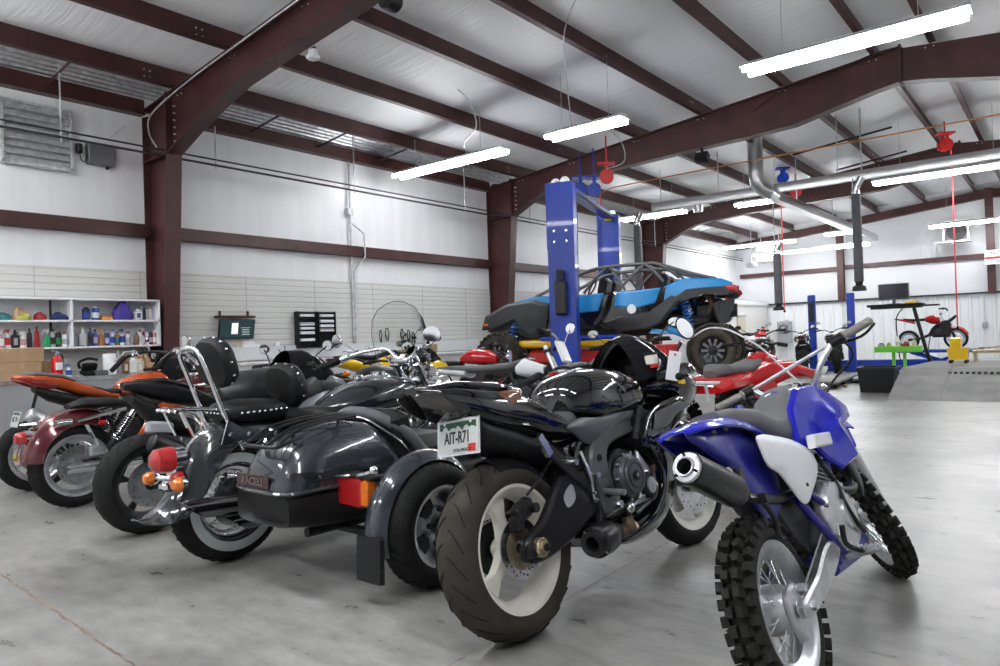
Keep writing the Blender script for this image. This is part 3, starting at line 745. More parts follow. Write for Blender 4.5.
    t = b.obj('fuel_tank', 'black_gloss', r)
    b = B(); b.cyl((.80, 0, .918), .045, .012, 'Z', 24, 0, .003); b.obj('fuel_cap', 'black_satin', t)
    for s in (-1, 1):   # tank knee panels over the frame
        b = B(); b.panel([(.30, .705), (.40, .73), (.52, .72), (.86, .735), (.98, .74), (.90, .70), (.75, .68), (.58, .66), (.43, .62), (.34, .67)], s*.15, s*.012, .01, yf=lambda a, c: -s*.05*max(0, a-.75)/.25); b.obj('side_cover', 'matte_grey', r)
    # seat and tail
    b = B(); b.body([(.10, .845, .08, .03, .03, 2.6), (.16, .80, .115, .045, .05, 2.8), (.26, .745, .13, .035, .05, 2.8), (.36, .725, .125, .04, .04, 2.8), (.44, .735, .10, .045, .04, 2.5), (.50, .74, .05, .03, .03, 2.3)], 28)
    b.obj('seat', 'vinyl_grey', r)
    b = B()
    st = [(-.34, .918, .03, .012, .01, 2.2), (-.29, .90, .075, .028, .03, 2.5), (-.22, .872, .115, .05, .06, 2.8), (-.05, .83, .135, .07, .085, 3.), (.10, .795, .145, .075, .09, 3.), (.20, .755, .148, .06, .08, 3.), (.34, .70, .145, .045, .05, 3.), (.44, .685, .14, .04, .03, 3.)]
    b.body(st, 32); tl = b.obj('tail_fairing', 'black_gloss', r)
    b = B(); b.body([(-.30, .918, .06, .014, .01), (-.2, .915, .10, .025, .02), (-.02, .893, .115, .035, .03), (.12, .868, .10, .03, .03), (.17, .85, .06, .01, .02)], 24); b.obj('seat_cowl', 'black_gloss', tl)
    b = B(); b.body([(-.20, .86, .06, .02, .03), (-.15, .80, .085, .04, .06), (-.10, .75, .10, .05, .07), (.05, .70, .10, .06, .07), (.2, .64, .10, .06, .07), (.32, .6, .09, .06, .06)], 20); b.obj('undertail', 'black_plastic', tl)
    for s in (-1, 1):
        b = B(); b.panel([(-.14, .868), (.06, .872), (.085, .84), (.05, .805), (-.04, .83)], s*.128, s*.012, .004, yf=lambda a, c: -s*.02*max(0, -a)/.1); b.obj('turn_signal', 'amber_dark', tl)
        b = B(); b.panel([(-.36, .905), (-.2, .90), (-.15, .85), (-.22, .82), (-.32, .86)], s*.09, s*.012, .004, yf=lambda a, c: -s*.25*max(0, -a-.2)); b.obj('tail_lens', 'smoke_lens', tl)
    # plate bracket and plate, facing back and right
    nrm = V((-.97, -.08, .22)).normalized(); ux = V((0, -1, 0)).normalized(); ux = (ux-nrm*ux.dot(nrm)).normalized(); uy = nrm.cross(ux)
    M = MX.Identity(4)
    for i in range(3): M[i][0], M[i][1], M[i][2] = ux[i], uy[i], nrm[i]
    c = V((-.20, -.045, .742)); M.translation = c
    plate_us(r, M, 'AIT-R71', .180, .115, 'COLORADO')
    b = B(); b.box((-.165, -.03, .76), (.05, .06, .13), R=Ry(12), bev=.01); b.obj('plate_bracket', 'black_plastic', r)
    # lower side panels beneath the tail (matte dark) and passenger peg brackets
    for s in (-1, 1):
        b = B(); b.plate([(.10, .66), (.16, .67), (.30, .55), (.40, .50), (.40, .46), (.34, .46), (.26, .52)], s*.13, s*.15, m=0, bev=.005)
        b.cyl((.38, s*.17, .5), .012, .05, m=1); b.bar((.20, s*.16, .585), (.19, s*.24, .575), .012, 8, 1); b.box((.13, s*.15, .655), (.03, .02, .09), R=Ry(-30), m=1)
        b.obj('peg_bracket', ['black_satin', 'chrome_dull'], r)
        b = B(); b.bar((.44, s*.16, .43), (.42, s*.27, .42), .012, 8, 0); b.obj('foot_peg', 'alu', r)
    # fairing: upper cowl, side panels, belly
    for s in (-1, 1):
        b = B(); yf = lambda a, c: -s*.10*max(0, (a-1.15)/.25)-s*.03*max(0, .35-c)/.15
        P = [(.84, .70), (1.0, .735), (1.18, .75), (1.36, .72), (1.34, .65), (1.20, .645), (1.05, .61), (.97, .54), (.95, .42), (.90, .31), (.78, .22), (.56, .20), (.42, .23), (.60, .245), (.74, .285), (.83, .38), (.84, .46), (.80, .53), (.735, .57), (.76, .635)]
        b.panel(P, s*.205, s*.01, .006, yf=yf) if False else None
        q = [(p.x, p.y) for p in cat([(a, c, 0) for a, c in P], 3, True)]
        rings = [[(a, s*y0+yf(a, c), c) for a, c in qq] for y0, qq in ((.185, inset(q, .006)), (.195, q), (.21, q), (.218, inset(q, .012)))]
        b.loft(rings); b.obj('side_fairing', 'black_gloss', r)
        b = B(); b.plate([(.86, .69), (1.10, .72), (1.22, .70), (1.06, .665), (.94, .62), (.82, .62)], s*.222, s*.227, bev=.002); b.obj('fairing_stripe', 'matte_grey', r)
    b = B(); b.body([(.46, .225, .10, .02, .015, 3.), (.56, .225, .15, .04, .03, 3.), (.75, .24, .18, .06, .045, 3.), (.90, .30, .16, .08, .06, 3.), (.97, .38, .10, .06, .05, 2.5)], 24); b.obj('belly_fairing', 'black_gloss', r)
    b = B(); b.body([(1.02, .82, .12, .05, .06, 2.4), (1.12, .83, .20, .07, .10, 2.5), (1.24, .82, .235, .09, .12, 2.4), (1.36, .79, .21, .09, .12, 2.3), (1.46, .75, .14, .07, .09, 2.2), (1.52, .72, .06, .03, .04, 2.)], 32); up = b.obj('upper_fairing', 'black_gloss', r)
    # windscreen shell: arched section, open to the rear
    rings = []
    for x, z, hw, hh in ((.98, .94, .13, .125), (1.08, .945, .165, .15), (1.20, .935, .195, .145), (1.32, .905, .19, .105), (1.44, .84, .14, .055)):
        rings.append([(x-.05*abs(cos(a))**2, hw*cos(a)*(.55+.45*abs(cos(a))), z-.09+(hh+.09)*sin(a)**.95) for a in [pi*k/16 for k in range(17)]])
    b = B(); b.loft(rings, closed=False); b.loft([[V(p)+V((.004, 0, -.006)) for p in g] for g in rings], closed=False); b.obj('windscreen', 'smoke_glass', r)
    # gauges, clip-ons, reservoirs
    b = B(); b.box((1.20, 0, .93), (.05, .2, .11), R=Ry(-30), bev=.02, m=0); b.cyl((1.178, .02, .935), .045, .02, 'X', 24, 1); b.cyl((1.168, .02, .935), .038, .006, 'X', 24, 2); b.box((1.175, -.06, .93), (.01, .07, .05), R=Ry(-30), m=3)
    b.obj('gauge_cluster', ['black_plastic', 'chrome_dull', 'ink', 'screen'], r)
    for s in (-1, 1):
        hb = handlebar(r, [(.99, s*.36, .865), (1.02, s*.22, .885), (1.08, s*.11, .90)], .011, .12, T, 'black_satin', lever_m='black_satin') if False else None
        b = B(T); p0, p1 = V((1.10, s*.10, .875)), V((.985, s*.37, .85)); b.bar(p0, p1, .012, 10); hb = b.obj('clip_on_bar', 'black_satin', r)
        d = (p1-p0).normalized(); b = B(T); b.tube([p1-d*.12, p1-d*.115, p1-d*.01, p1, p1+d*.015], [.02, .017, .017, .016, .011], 12); b.obj('grip', 'rubber', hb)
        b = B(T); b.box(tuple(p0+d*.15), (.05, .05, .045), bev=.01); b.tube(cat([p0+d*.13+V((.03, 0, 0)), p0+d*.2+V((.06, 0, 0)), p1-d*.06+V((.06, 0, 0)), p1+V((.05, 0, 0))], 4), .006, 6); b.obj('lever', 'dark_metal', hb)
        b = B(); b.panel([(1.14, .885), (1.30, .90), (1.38, .85), (1.2, .83)], s*.215, s*.01, .006); b.obj('mirror_mount', 'black_gloss', up)
    b = B(T); b.cyl((1.06, -.17, .945), .030, .045, 'Z', 16, 0, .004); b.cyl((1.06, -.17, .973), .030, .012, 'Z', 16, 1); b.box((1.05, -.19, .915), (.03, .03, .015), m=2); b.obj('brake_reservoir', ['rim_white', 'black_plastic', 'red_matte'], r)
    b = B(); b.tube(cat([(1.02, -.2, .84), (1.09, -.235, .83), (1.16, -.24, .80), (1.20, -.22, .82)], 5), .006, 6, 0); b.box((1.14, -.245, .808), (.05, .012, .018), m=0); b.obj('cable', 'yellow_paint', r)
    # hoses
    b = B(); b.tube(cat([(.35, -.13, .47), (.31, -.15, .56), (.36, -.14, .63), (.44, -.13, .62)], 6), .009, 7); b.obj('hose', 'black_plastic', r); b = B(); b.tube(cat([(1.05, -.08, .9), (1.13, -.12, .82), (1.2, -.1, .7)], 6), .007, 6); b.obj('hose', 'black_plastic', r)
    b = B(); b.bar((.42, .1, .32), (.36, .24, .02), .01, 8, 0); b.box((.35, .25, .012), (.06, .03, .01), m=0); b.obj('side_stand', 'dark_metal', r)
    return r
mat('amber_dark', (.16, .06, .03), .15, coat=1.); mat('smoke_lens', (.035, .03, .028), .08, coat=1.)
sport()
# tag hanging from the bar
# ================================================================ blue dirt bike, right foreground
def dirt():
    r = empty('dirt_bike', (-.62, 2.11, 0), 90, 18, label='blue and white dirt bike with knobby tires leaning at the right', cat_='motorcycle')
    WB, RR, RF = 1.27, .262, .292
    w = wheel(r, 'rear_wheel', (0, 0, RR), RR, .105, .182, 'wire', 'alu', tire_m='tint_rubber', tread='knob')
    b = B(); b.lathe([(0, -.052), (.058, -.050), (.068, -.03), (.072, 0), (.072, .03), (.04, .05), (0, .05)], (0, 0, RR), 'Y', 30); b.obj('hub_drum', 'alu', w)
    b = B(); c = (0, -.058, RR)
    b.body([], 4) if False else None
    b.plate([(p.x, p.y) for p in cat([(-.05, RR+.05, 0), (.03, RR+.062, 0), (.07, RR+.01, 0), (.065, RR-.05, 0), (.02, RR-.085, 0), (-.03, RR-.085, 0), (-.062, RR-.02, 0)], 4, True)], -.05, -.075, bev=.008)
    b.cyl((0, -.082, RR), .03, .03, bev=.006); b.cyl((0, -.105, RR), .014, .03, seg=6, m=1); b.box((-.035, -.1, RR), (.06, .012, .03), m=1); b.cyl((.03, -.082, RR+.045), .012, .03)
    b.obj('brake_plate', ['alu', 'chrome_dull'], w)
    b = B(); b.tube(cat([(.04, -.095, RR+.05), (.14, -.10, RR+.085), (.29, -.105, RR+.135)], 5), .0035, 6); b.obj('brake_rod', 'chrome_dull', r)
    b = B(); b.lathe([(.05, 0), (.088, 0), (.09, .004), (.05, .004)], (0, .055, RR), 'Y', 36, closed=True); b.obj('sprocket', 'dark_metal', w); chain(r, (0, RR), .09, (.42, .33), .03, .058)
    # swingarm: white/silver box arms
    for s in (-1, 1):
        b = B(); b.plate([(p.x, p.y) for p in cat([(-.05, RR-.015, 0), (.02, RR-.03, 0), (.2, RR-.01, 0), (.40, RR+.045, 0), (.40, RR+.10, 0), (.28, RR+.095, 0), (.14, RR+.05, 0), (.02, RR+.03, 0), (-.05, RR+.015, 0)], 3, True)], s*.078, s*.108, bev=.008); b.obj('swingarm', 'alu', r)
    T = steer_T(WB, RF, 27, 32)
    fw = wheel(r, 'front_wheel', (WB, 0, RF), RF, .082, .222, 'wire', 'alu', T, tire_m='tint_rubber', tread='knob')
    b = B(T); b.lathe([(0, -.045), (.05, -.042), (.055, 0), (.055, .03), (0, .045)], (WB, 0, RF), 'Y', 26); b.obj('hub_drum', 'alu', fw)
    b = B(T); disc(b, (WB, 0, RF), .11, .06, .05); b.obj('brake_disc', ['chrome_dull', 'groove'], fw)
    fork(r, WB, RF, 27, .86, 0, .085, .019, .022, T, ('chrome_dull', 'alu', 'black_plastic'), gaiter='black_plastic')
    # front fender (high)
    b = B(T); q = []
    for x, z, hw in ((.78, .66, .06), (.9, .70, .075), (1.05, .72, .08), (1.2, .715, .075), (1.35, .69, .06), (1.45, .66, .03)):
        q.append([(x, hw*u, z-.025*abs(u)**2.2) for u in [-1+2*k/8 for k in range(9)]]+[(x, hw*u*.95, z-.006-.025*abs(u)**2.2) for u in [1-2*k/8 for k in range(9)]])
    b.loft(q); b.obj('front_fender', 'blue_plastic', r)
    # fork guards on the legs
    b = B(T); d = V((-sin(rad(27)), 0, cos(rad(27))))
    for s in (-1, 1):
        p = V((WB, s*.085, RF)); b.tube([p+d*.30, p+d*.42, p+d*.52], [.034, .042, .036], 12, flat=(1, .8))
    b.obj('fork_guard', 'blue_plastic', r)
    # frame
    for s in (-1, 1):
        b = B()
        b.tube(cat([(.24, s*.09, .52), (.30, s*.10, .44), (.38, s*.105, .36), (.46, s*.10, .30), (.5, s*.08, .27), (.72, s*.06, .24), (.86, s*.04, .32), (.93, 0, .52), (.96, 0, .78)], 6), .0135, 10)
        b.tube(cat([(.22, s*.085, .62), (.30, s*.10, .54), (.40, s*.11, .47), (.46, s*.105, .40), (.44, s*.10, .33)], 6), .012, 10)
        b.tube(cat([(.1, s*.04, .72), (.3, s*.06, .70), (.55, s*.05, .68), (.90, .0, .76)], 6), .011, 9)
        b.tube(cat([(.12, s*.04, .60), (.30, s*.085, .50)], 6), .010, 9)
        b.obj('frame_tube', 'frame_blue', r)
    b = B(); b.bar((.96, 0, .66), (.90, 0, .82), .03, 14); b.obj('head_tube', 'frame_blue', r)
    b = B(); b.box((.46, 0, .29), (.13, .2, .05), bev=.01); b.plate([(.40, .24), (.80, .215), (.86, .26), (.80, .30), (.42, .30)], -.08, .08, bev=.01)
    b.obj('frame_tube', 'frame_blue', r)
    # rear subframe loop and bent tube (black)
    b = B(); b.tube(cat([(-.12, -.085, .60), (-.04, -.085, .575), (.01, -.085, .52), (.04, -.07, .46), (.10, -.06, .44)], 5), .009, 8); b.cyl((-.06, -.10, .585), .014, .03, m=0); b.obj('exhaust_bracket', 'black_satin', r)
    # engine
    b = B(); b.box((.60, 0, .40), (.30, .16, .20), bev=.03); b.cyl((.52, -.02, .40), .10, .20, bev=.02); b.cyl((.68, .0, .37), .085, .18, bev=.02)
    e = b.obj('engine', 'alu_cast', r)
    b = B(); q = [(p.x, p.y) for p in cat([(.38, .47, 0), (.44, .53, 0), (.54, .52, 0), (.62, .46, 0), (.66, .40, 0), (.64, .33, 0), (.54, .295, 0), (.44, .31, 0), (.38, .37, 0)], 4, True)]
    cx, cz = .52, .41
    b.loft([[(cx+(a-cx)*k, y, cz+(c-cz)*k) for a, c in q] for k, y in ((1, -.08), (1, -.115), (.95, -.128), (.7, -.134), (.45, -.136), (.40, -.146), (.15, -.149))])
    for k in range(0, len(q), 4): b.cyl((q[k][0]*.97+cx*.03, -.122, q[k][1]*.97+cz*.03), .008, .016, m=1, seg=6)
    b.obj('clutch_cover', ['alu', 'chrome_dull'], e)
    b = B(); ax = V((.28, 0, .96)).normalized(); p = V((.63, 0, .49)); R_ = ax.to_track_quat('Z', 'Y').to_matrix(); M = TT(p, R_)
    for k in range(10):
        h = .02+k*.0165; sz = .066-.001*k; b.box((0, 0, 0), (1, 1, 1)) if False else None
        b.loft([[(sz*1.05*cx_, sz*1.25*cy_, z) for cx_, cy_ in ((1, -.8), (1, .8), (.8, 1), (-.8, 1), (-1, .8), (-1, -.8), (-.8, -1), (.8, -1))] for z in (h, h+.005)], T=M)
    b.cyl((0, 0, .09), .052, .19, 'Z', 20, T=M); b.box((0, 0, 0), (.1, .1, .05)) if False else None
    b.loft([[(x*1., y, z) for x, y in ((.06, -.06), (.06, .06), (-.06, .06), (-.06, -.06))] for z in (.19, .235)], T=M); b.cyl((0, 0, .245), .045, .03, 'Z', 20, T=M, bev=.006)
    b.obj('cylinder', 'alu_cast', e)
    b = B(); b.tube(cat([(.56, -.09, .62), (.53, -.12, .56), (.545, -.13, .50), (.50, -.145, .45), (.53, -.15, .38), (.60, -.145, .33)], 6), .009, 8); b.obj('hose', 'black_plastic', r)
    b = B(); b.tube(cat([(.68, -.03, .58), (.78, -.08, .58), (.80, -.11, .50), (.70, -.125, .46), (.55, -.09, .50), (.35, -.075, .54), (.1, -.07, .555), (-.16, -.075, .62)], 8), .015, 12); ex = b.obj('exhaust', 'black_satin', r)
    b = B(); b.panel([(.70, .60), (.80, .56), (.82, .46), (.78, .42), (.74, .50)], -.135, -.01, .004); b.obj('heat_shield', 'black_satin', ex)
    # muffler, pointing back/out to the right and up
    b = B(); p0, p1 = V((-.415, -.075, .742)), V((-.15, -.075, .62)); d = (p1-p0).normalized(); R_ = d.to_track_quat('Z', 'Y').to_matrix(); M = TT(p0, R_); L = (p1-p0).length
    b.lathe([(.044, .012), (.045, .05), (.047, L*.86), (.038, L*.96), (.02, L), (0, L)], (0, 0, 0), 'Z', 28, 0, M)
    b.lathe([(.022, -.002), (.022, .05), (0, .05)], (0, 0, 0), 'Z', 20, 2, M); b.lathe([(.021, -.004), (.026, -.006), (.028, .002), (.038, .004), (.042, .012), (.043, .03), (.040, .03), (.02, .02)], (0, 0, 0), 'Z', 28, 1, M, closed=True)
    for k in range(3): a = pi/2+2*pi*k/3; b.cyl((.033*cos(a), .033*sin(a), .002), .004, .006, 'Z', 8, 2, T=M)
    b.box((-.12, -.08, .665), (.04, .02, .05), m=0, bev=.01)
    b.obj('muffler', ['black_satin', 'chrome_dull', 'groove'], ex)
    b = B(); b.box((-.20, -.06, .665), (.06, .03, .08), bev=.015); b.cyl((-.20, -.085, .68), .022, .02, bev=.004); b.obj('tail_bracket', 'tan_metal', r)
    # rear fender: arched, rising to the tail
    b = B(); q = []
    for x, z, hw, dr in ((-.265, .832, .05, .012), (-.23, .842, .08, .02), (-.14, .845, .098, .03), (-.02, .845, .10, .045), (.12, .825, .10, .07), (.22, .79, .09, .08), (.32, .75, .08, .09)):
        q.append([(x, hw*u, z-dr*abs(u)**3.) for u in [-1+2*k/10 for k in range(11)]]+[(x, hw*u*.94, z-.006-dr*abs(u)**3.) for u in [1-2*k/10 for k in range(11)]])
    b.loft(q); fd = b.obj('rear_fender', 'blue_plastic', r)
    for s in (-1, 1):
        b = B(); b.panel(([(-.26, .822), (-.1, .815), (.06, .79), (.20, .73), (.25, .60), (.19, .50), (.08, .50), (.0, .55), (-.05, .62), (-.10, .69), (-.18, .75)] if s < 0 else [(-.26, .822), (-.1, .80), (.06, .775), (.2, .73), (.22, .62), (.1, .62), (-.02, .69), (-.15, .76)]), s*(.078 if s > 0 else .05), s*.02, .004, yf=lambda a, c: -s*.03*max(0, (-.1-a)/.25))
        b.cyl((-.22, s*.095, .802), .006, .01, m=1, seg=8) ; b.cyl((-.14, s*.095, .80), .006, .01, m=1, seg=8); b.obj('fender_side', ['blue_dark', 'black_plastic'], fd)
        # white side number plate
        b = B(); b.panel([(.038, .755), (.18, .735), (.325, .70), (.45, .65), (.475, .61), (.45, .572), (.34, .53), (.235, .505), (.17, .56), (.11, .625), (.045, .66), (.03, .71)], s*.112, s*.016, .006, sm=3); b.cyl((.26, s*.127, .56), .006, .006, m=1, seg=8)
        b.obj('side_panel', ['white_plastic', 'dark_metal'], r)
    # mud flap between swingarm and airbox
    b = B(); b.plate([(.09, .62), (.19, .64), (.40, .62), (.46, .486), (.36, .42), (.263, .335), (.205, .39), (.11, .51)], -.06, .06, bev=.01); b.obj('mud_flap', 'black_plastic', r)
    # seat
    b = B(); st = []
    for x, z, hw, h in ((-.04, .845, .05, .03), (.05, .843, .075, .045), (.18, .825, .088, .06), (.30, .78, .092, .06), (.42, .765, .092, .07), (.52, .80, .09, .10), (.60, .845, .08, .12), (.68, .87, .065, .10), (.72, .87, .05, .06)):
        st.append((x, z-h*.3, hw, h*.4+.012, h*.8, 3.2))
    b.body(st, 28); b.obj('seat', 'seat_grey', r)
    # tank and shrouds
    b = B(); b.body([(.60, .80, .07, .07, .1, 2.8), (.66, .80, .10, .085, .1, 2.6), (.74, .80, .105, .07, .1, 2.6), (.82, .79, .10, .05, .1, 2.6), (.89, .78, .07, .03, .08, 2.4)], 28)
    t = b.obj('fuel_tank', 'blue_plastic', r); b = B(); b.cyl((.78, 0, .875), .032, .03, 'Z', 20, bev=.006); b.obj('fuel_cap', 'black_plastic', t)
    for s in (-1, 1):
        P = [(.44, .80), (.52, .865), (.62, .865), (.72, .82), (.88, .75), (.86, .71), (.74, .69), (.76, .565), (.64, .545), (.56, .60), (.51, .655), (.38, .65)]
        yf = lambda a, c: s*.07*max(0, min(1, (a-.45)/.3))-s*.02*max(0, (a-.85)/.12)
        rings = []
        for y0, k in ((.088, 1), (.098, 1.0)): rings.append([(a, s*y0+yf(a, c), c) for a, c in P])
        cx, cz = .62, .71
        for k, y0 in ((.95, .107), (.7, .113), (.4, .116), (.1, .117)): rings.append([(cx+(a-cx)*k, s*y0+yf(a, c), cz+(c-cz)*k) for a, c in P])
        b = B(); b.loft(rings); sh = b.obj('tank_shroud', 'blue_plastic', r, sharp=25)
        b = B(); b.plate([(.40, .655), (.60, .64), (.615, .685), (.42, .70)], s*.122, s*.152, bev=.006); b.obj('shroud_badge', 'white_plastic', sh)
    # handlebar and controls
    H = [(1.016, -.335, 1.042), (.93, -.19, 1.0), (.89, -.13, .93), (.895, -.06, .845), (.895, .06, .845), (.93, .13, .87), (.96, .19, .915), (.877, .335, .884)]; T0 = T; T = None
    b = B(T); P = [H[0]]+[tuple(p) for p in cat(H[1:-1], 5)]+[H[-1]]; b.tube(P, .0125, 12); b.bar(V(H[1])*.86+V(H[0])*.14, V(H[-2])*.86+V(H[-1])*.14, .0075, 10)
    hb = b.obj('handlebar', 'alu', r)
    for s, i in ((-1, 0), (1, -1)):
        p = V(H[i]); q = V(H[1 if i == 0 else -2]); d = (q-p).normalized()
        g = B(T); g.tube([p-d*.005, p, p+d*.008, p+d*.01, p+d*.115, p+d*.12, p+d*.126], [.012, .017, .018, .0155, .0155, .023, .023], 14)
        for k in range(12): g.tube([p+d*(.016+k*.008), p+d*(.019+k*.008)], .0175, 12)
        g.obj('grip', 'grip_grey', hb)
        c = B(T); k = p+d*.155; c.bar(p+d*.13, p+d*.185, .022, 12); c.box(tuple(k+V((.03, 0, .005))), (.05, .04, .03), bev=.01); c.tube(cat([k+V((.03, 0, 0)), k+V((.06, -s*.04, -.01)), k+V((.055, s*.08, -.012)), p+V((.05, 0, -.014))], 4), [.008]+[.006]*20, 7)
        c.obj('lever', 'black_plastic', hb)
    b = B(T); b.box((.90, 0, .845), (.07, .14, .035), bev=.01); b.box((.93, .0, .82), (.05, .08, .06), bev=.008); b.obj('bar_clamp', 'alu', hb)
    b = B(T); b.tube(cat([(.98, -.22, 1.0), (1.04, -.22, .93), (1.02, -.1, .84), (.95, -.03, .72)], 7), .005, 6); b.obj('cable', 'black_plastic', r)
    b = B(T); b.tube(cat([(.93, .24, .90), (1.03, .22, .88), (1.04, .1, .84), (1.0, .05, .74)], 7), .005, 6); b.obj('cable', 'black_plastic', r)
    # radiator-side shock spring under the tank, foot pegs, kick start, stand
    shock(r, (.30, 0, .40), (.45, 0, .66), .032, 7, ('dark_metal', 'dark_metal', 'chrome_dull'))
    for s in (-1, 1):
        b = B(); b.bar((.46, s*.10, .285), (.46, s*.22, .295), .012, 8)
        for k in range(6): b.box((.46, s*(.14+k*.015), .305), (.045, .004, .012))
        b.obj('foot_peg', 'alu_cast', r)
    b = B(); b.tube(cat([(.5, -.15, .29), (.44, -.16, .30), (.38, -.14, .34), (.37, -.15, .40)], 5), .009, 8); b.obj('brake_pedal', 'dark_metal', r)
    b = B(); b.bar((.42, .11, .30), (.36, .33, .115), .011, 8); b.cyl((.36, .335, .112), .025, .008, 'Z', 12); b.obj('side_stand', 'dark_metal', r)
    return r
dirt()
# ================================================================ charcoal cruiser with sidecar
def studded_pad(parent, name, st, c, studs, ax_pts=None):
    b = B(); b.body(st, 24); o = b.obj(name, 'leather', parent)
    for p in studs: s = B(); s.sph(p, .0075, seg=8); s.obj('stud', 'chrome', o)
    return o
def backrest(parent, x, z, w, h, rake, thick=.07):
    d = V((-sin(rad(rake)), 0, cos(rad(rake)))); n = V((cos(rad(rake)), 0, sin(rad(rake))))
    rings = []
    def ring(k, off):
        out = []
        for i in range(28):
            a = 2*pi*i/28; e = 2.6; y = w/2*k*math.copysign(abs(cos(a))**(2/e), cos(a)); u = h/2*k*math.copysign(abs(sin(a))**(2/e), sin(a))
            y *= 1-.12*(u/h)
            out.append(V((x, y, z))+d*u+n*off)
        return out
    rings = [ring(.55, -thick*.62), ring(.88, -thick*.5), ring(1, -thick*.2), ring(1, thick*.2), ring(.9, thick*.5), ring(.5, thick*.66), ring(.1, thick*.7)]
    b = B(); b.loft(rings); o = b.obj('backrest', 'leather', parent)
    for p in ring(.985, -thick*.0)[::2]: s = B(); s.sph(p, .0085, seg=8); s.obj('stud', 'chrome', o)
    return o
def cruiser():
    r = empty('motorcycle_with_sidecar', (-3.36, 1.92, 0), 90, 0, label='charcoal cruiser with studded seat, whitewall tire and a sidecar bolted to its right side', cat_='motorcycle')
    WB, RR, RF = 1.62, .30, .31
    wheel(r, 'rear_wheel', (0, 0, RR), RR, .15, .185, 'wire', 'chrome', tread='cruiser', ww=(.197, .243), discs=1)
    T = steer_T(WB, RF, 32, 0)
    wheel(r, 'front_wheel', (WB, 0, RF), RF, .13, .19, 'wire', 'chrome', T, tread='cruiser', ww=(.2, .25))
    fork(r, WB, RF, 30, .98, 0, .10, .026, .032, T, ('chrome', 'chrome'))
    b = B(T); b.arc((WB, 0, RF), RF+.03, -10, 190, fender_sec(.17, .005, .08), 24); b.obj('front_fender', 'charcoal_paint', r)
    # rear fender with a flared tail
    b = B(); SP = cat([(.34, 0, .655), (.18, 0, .722), (.03, 0, .735), (-.11, 0, .685), (-.215, 0, .58), (-.275, 0, .46), (-.315, 0, .375), (-.36, 0, .325), (-.41, 0, .302), (-.46, 0, .298)], 5)
    HW = [.100, .105, .110, .116, .120, .122, .125, .125, .105, .06]; DR = [.10, .115, .13, .135, .135, .12, .09, .05, .025, .008]
    rings = []
    for i, p in enumerate(SP):
        t = SP[min(i+1, len(SP)-1)]-SP[max(i-1, 0)]; t.normalize(); nn = V((t.z, 0, -t.x)); 
        if nn.z > 0: nn = -nn
        if i > 22: nn = nn.lerp(V((.25, 0, -1)), min(1, (i-22)/10)).normalized()
        u = i/(len(SP)-1)*(len(HW)-1); k = min(int(u), len(HW)-2); f_ = u-k; hw = HW[k]*(1-f_)+HW[k+1]*f_; dr = DR[k]*(1-f_)+DR[k+1]*f_
        rings.append([tuple(p+V((0, hw*q, 0))+nn*dr*abs(q)**3.) for q in [-1+2*m_/14 for m_ in range(15)]]+[tuple(p+V((0, hw*q*.95, 0))+nn*(dr*abs(q)**3.+.006)) for q in [1-2*m_/14 for m_ in range(15)]])
    b.loft(rings); fd = b.obj('rear_fender', 'charcoal_paint', r)
    # tail light, signals, plate
    b = B(TT((.07, 0, -.01))); b.cyl((-.345, 0, .56), .055, .09, 'X', 24, 1, .008); b.lathe([(.0, -.06), (.03, -.057), (.056, -.036), (.062, .0), (.062, .04)], (-.40, 0, .56), 'X', 28, 0)
    b.box((-.33, 0, .50), (.08, .09, .06), m=1, bev=.015); b.obj('tail_light', ['red_lens', 'chrome'], r)
    for s in (-1, 1):
        b = B(TT((.07, 0, -.01))); b.bar((-.34, s*.02, .465), (-.38, s*.13, .46), .012, 10, 1); b.lathe([(0, -.04), (.02, -.036), (.032, -.018), (.034, .0)], (-.39, s*.14, .46), 'X', 20, 0); b.lathe([(.035, 0), (.03, .02), (.012, .045), (0, .05)], (-.39, s*.14, .46), 'X', 20, 1)
        b.obj('turn_signal', ['amber_lens', 'chrome'], r)
    b = B(TT((.07, 0, -.01))); b.lathe([(0, -.03), (.02, -.027), (.028, -.01), (.03, .02)], (-.36, -.055, .475), 'X', 18, 0); b.box((-.37, .03, .43), (.05, .08, .05), m=1, bev=.015); b.obj('reflector', ['red_lens', 'chrome'], r)
    # saddle: passenger and rider seats, studs
    st = [(-.06, .74, .09, .03, .03, 2.6), (-.02, .745, .13, .05, .05, 2.8), (.10, .75, .15, .055, .06, 3.), (.24, .745, .14, .05, .06, 3.), (.29, .74, .11, .03, .05, 2.6)]
    studded_pad(r, 'passenger_seat', st, None, [(x, s*.150, .745) for x in [-.0+.032*k for k in range(9)] for s in (-1, 1)]+[(-.062, y, .745) for y in (-.07, -.035, 0, .035, .07)])
    st = [(.27, .70, .11, .05, .05, 2.6), (.34, .69, .17, .05, .06, 2.8), (.46, .67, .18, .045, .06, 3.), (.58, .68, .14, .04, .05, 2.8), (.68, .70, .08, .03, .04, 2.4)]
    studded_pad(r, 'rider_seat', st, None, [(x, s*.182, .675) for x in (.33, .37, .41, .45, .49) for s in (-1, 1)])
    backrest(r, -.05, 1.00, .30, .26, 14, .075); backrest(r, .355, .86, .30, .24, 14, .08)
    # sissy bar
    b = B(); b.tube(cat([(.03, -.105, .56), (-.06, -.105, .72), (-.13, -.105, .90), (-.18, -.10, 1.03), (-.19, -.06, 1.07), (-.195, 0, 1.075), (-.19, .06, 1.07), (-.18, .10, 1.03), (-.13, .105, .90), (-.06, .105, .72), (.03, .105, .56)], 6), .011, 10)
    for s in (-1, 1): b.plate([(-.10, .60), (.10, .61), (.12, .64), (.02, .67), (-.06, .72)], s*.112, s*.12, bev=.002); b.cyl((.06, s*.125, .63), .014, .012); b.cyl((-.04, s*.125, .64), .014, .012)
